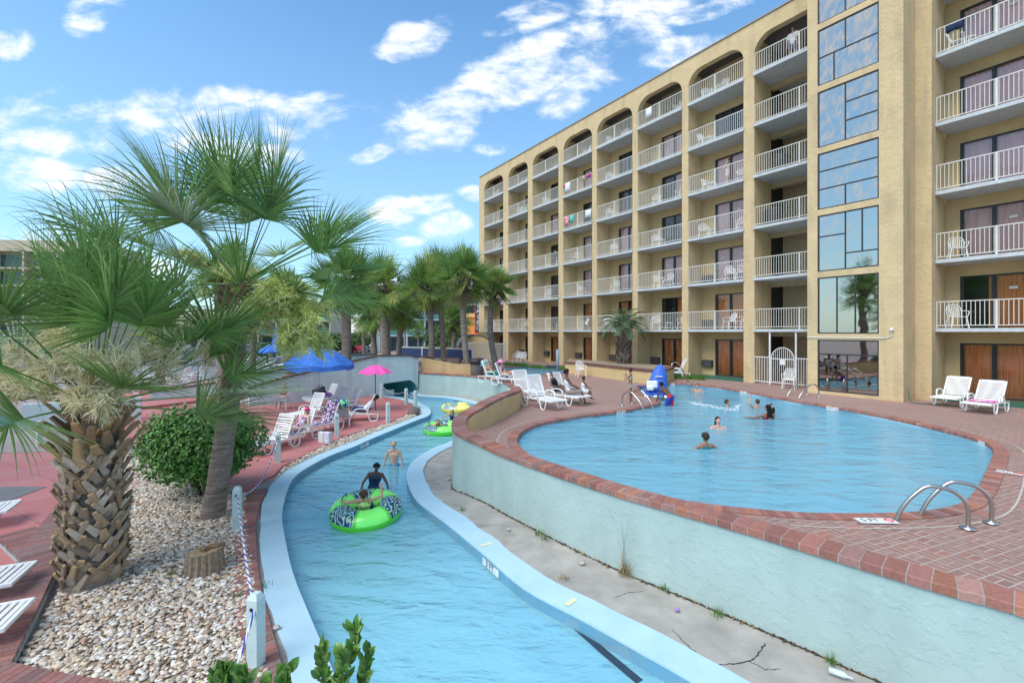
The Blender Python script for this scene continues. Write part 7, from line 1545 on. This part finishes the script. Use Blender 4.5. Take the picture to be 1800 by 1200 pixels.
# sunbathers behind the parapet
GLc = lounger(893, 676, 0, -118, 'white lounger with the pink hatted sunbather behind the curved parapet', L60); lo = GLc
bpy.context.view_layer.update()
def on_l(lo, xyz): return Matrix.Translation(lo.location)@Matrix.Rotation(lo.rotation_euler.z,4,'Z')@Vector(xyz)
o, J = person('sunbather with a pink sun hat and blue swimwear reclining behind the curved parapet', on_l(lo, (0,-.1,.46)), lo.rotation_euler.z, 1.66, torso=(0,-.55,.9), head=(0,.9,-.1), aL=((-.35,.35,-.8),(.2,.9,0)), aR=((.35,.35,-.8),(-.2,.9,0)), lL=((-.12,.85,.55),(0,.6,-.8)), lR=((.12,.85,.55),(0,.6,-.8)), sk=(.62,.34,.23), hstyle='bob', hair=(.2,.1,.05), wear=(('swimsuit', fabric((.04,.06,.35), (.5,.5,.7), 12), ('briefs',)), ('bikini_top', fabric((.04,.06,.35)), ('bra',))), vox=.015)
g = MB(); c_ = J['hc']+J['hup']*.05; g.lathe([(.21,-.01),(.22,0),(.12,.03),(.11,.10),(.03,.13),(.005,.13)], 18, Matrix.Translation(c_)); h_ = g.build('sun_hat', fabric((.90,.35,.55), (.85,.20,.45), 10), o, smooth=True)
lo = lounger(868, 671, 0, -118, 'white lounger with a teal patterned towel behind the curved parapet', L60); towel_on(lo, -.1, .8, 'teal patterned towel on the lounger behind the curved parapet', (.05,.35,.35), (.75,.8,.8), 66, 8)
person('second sunbather in dark glasses lying on the teal towel', on_l(lo, (0,-.05,.48)), lo.rotation_euler.z, 1.7, torso=(0,-.72,.72), head=(0,.8,.4), aL=((-.35,.35,-.8),(.1,.9,0)), aR=((.35,.35,-.8),(-.1,.9,0)), lL=((-.12,1,.1),(0,1,-.1)), lR=((.12,1,.1),(0,1,-.1)), sk=(.45,.26,.17), hstyle='short', hair=(.02,.015,.01), wear=(('shorts', fabric((.03,.2,.22)), ('longshorts',)),), vox=.016)
# garden hose by the tower
g = MB(); hm = hotel.matrix_basis; P = [hm@Vector(v) for v in ((-5.75,-1.9,.5),(-5.7,-1.95,.15),(-5.5,-2.0,.05),(-5.0,-1.6,.04),(-4.3,-1.5,.04),(-3.4,-1.2,.04))]; g.tube(catmull([tuple(p) for p in P], 6), .022, 6); tag(g.build('hose', plain('hose', (.08,.14,.10), .5), smooth=True), 'dark green hose lying at the foot of the stair tower', 'hose')
for e_ in [o for o in bpy.data.objects if o.get('group') is None and o.get('category') == 'x']: pass

# splash and ripples in the pool
rd = random.Random(12); g = MB(); A_, B_ = G(1212,708,POOLW), G(1288,722,POOLW); C_ = G(1300,713,POOLW)
for i in range(300):
    t = rd.random(); p = A_.lerp(B_, t) if i % 4 else B_.lerp(C_, t); p = p+Vector((rd.gauss(0,.07), rd.gauss(0,.10), abs(rd.gauss(0,.03)))); s = rd.uniform(.005,.022); g.sphere(p, (s*1.8, s*1.2, s*.5), 5, 3)
tag(g.build('splash', plain('foam', (.78,.84,.86), .6), smooth=True), 'white line of splashing foam trailing the swimmer near the far pool edge', 'splash', kind='stuff')

rd = random.Random(77); g = MB()
for i in range(70):
    q = G(rd.uniform(120, 440), rd.uniform(860, 1180), RIV)
    if not inside((q.x, q.y), bed): continue
    a = rd.uniform(0, 6.28); d = Vector((math.cos(a), math.sin(a), rd.uniform(-.1,.3)))*rd.uniform(.03,.07); w = Vector((-d.y, d.x, 0))*.35; z = Vector((0,0,.055)); g.col = rd.choice([(.20,.12,.06),(.30,.19,.09),(.14,.09,.05)]); g.add([q+z-d, q+z+w+Vector((0,0,.01)), q+z+d, q+z-w], [(0,1,2,3)])
tag(g.build('fallen_leaves', MAT['leaf'], color=True), 'dry brown leaves scattered over the pebble bed', 'leaves', kind='stuff')
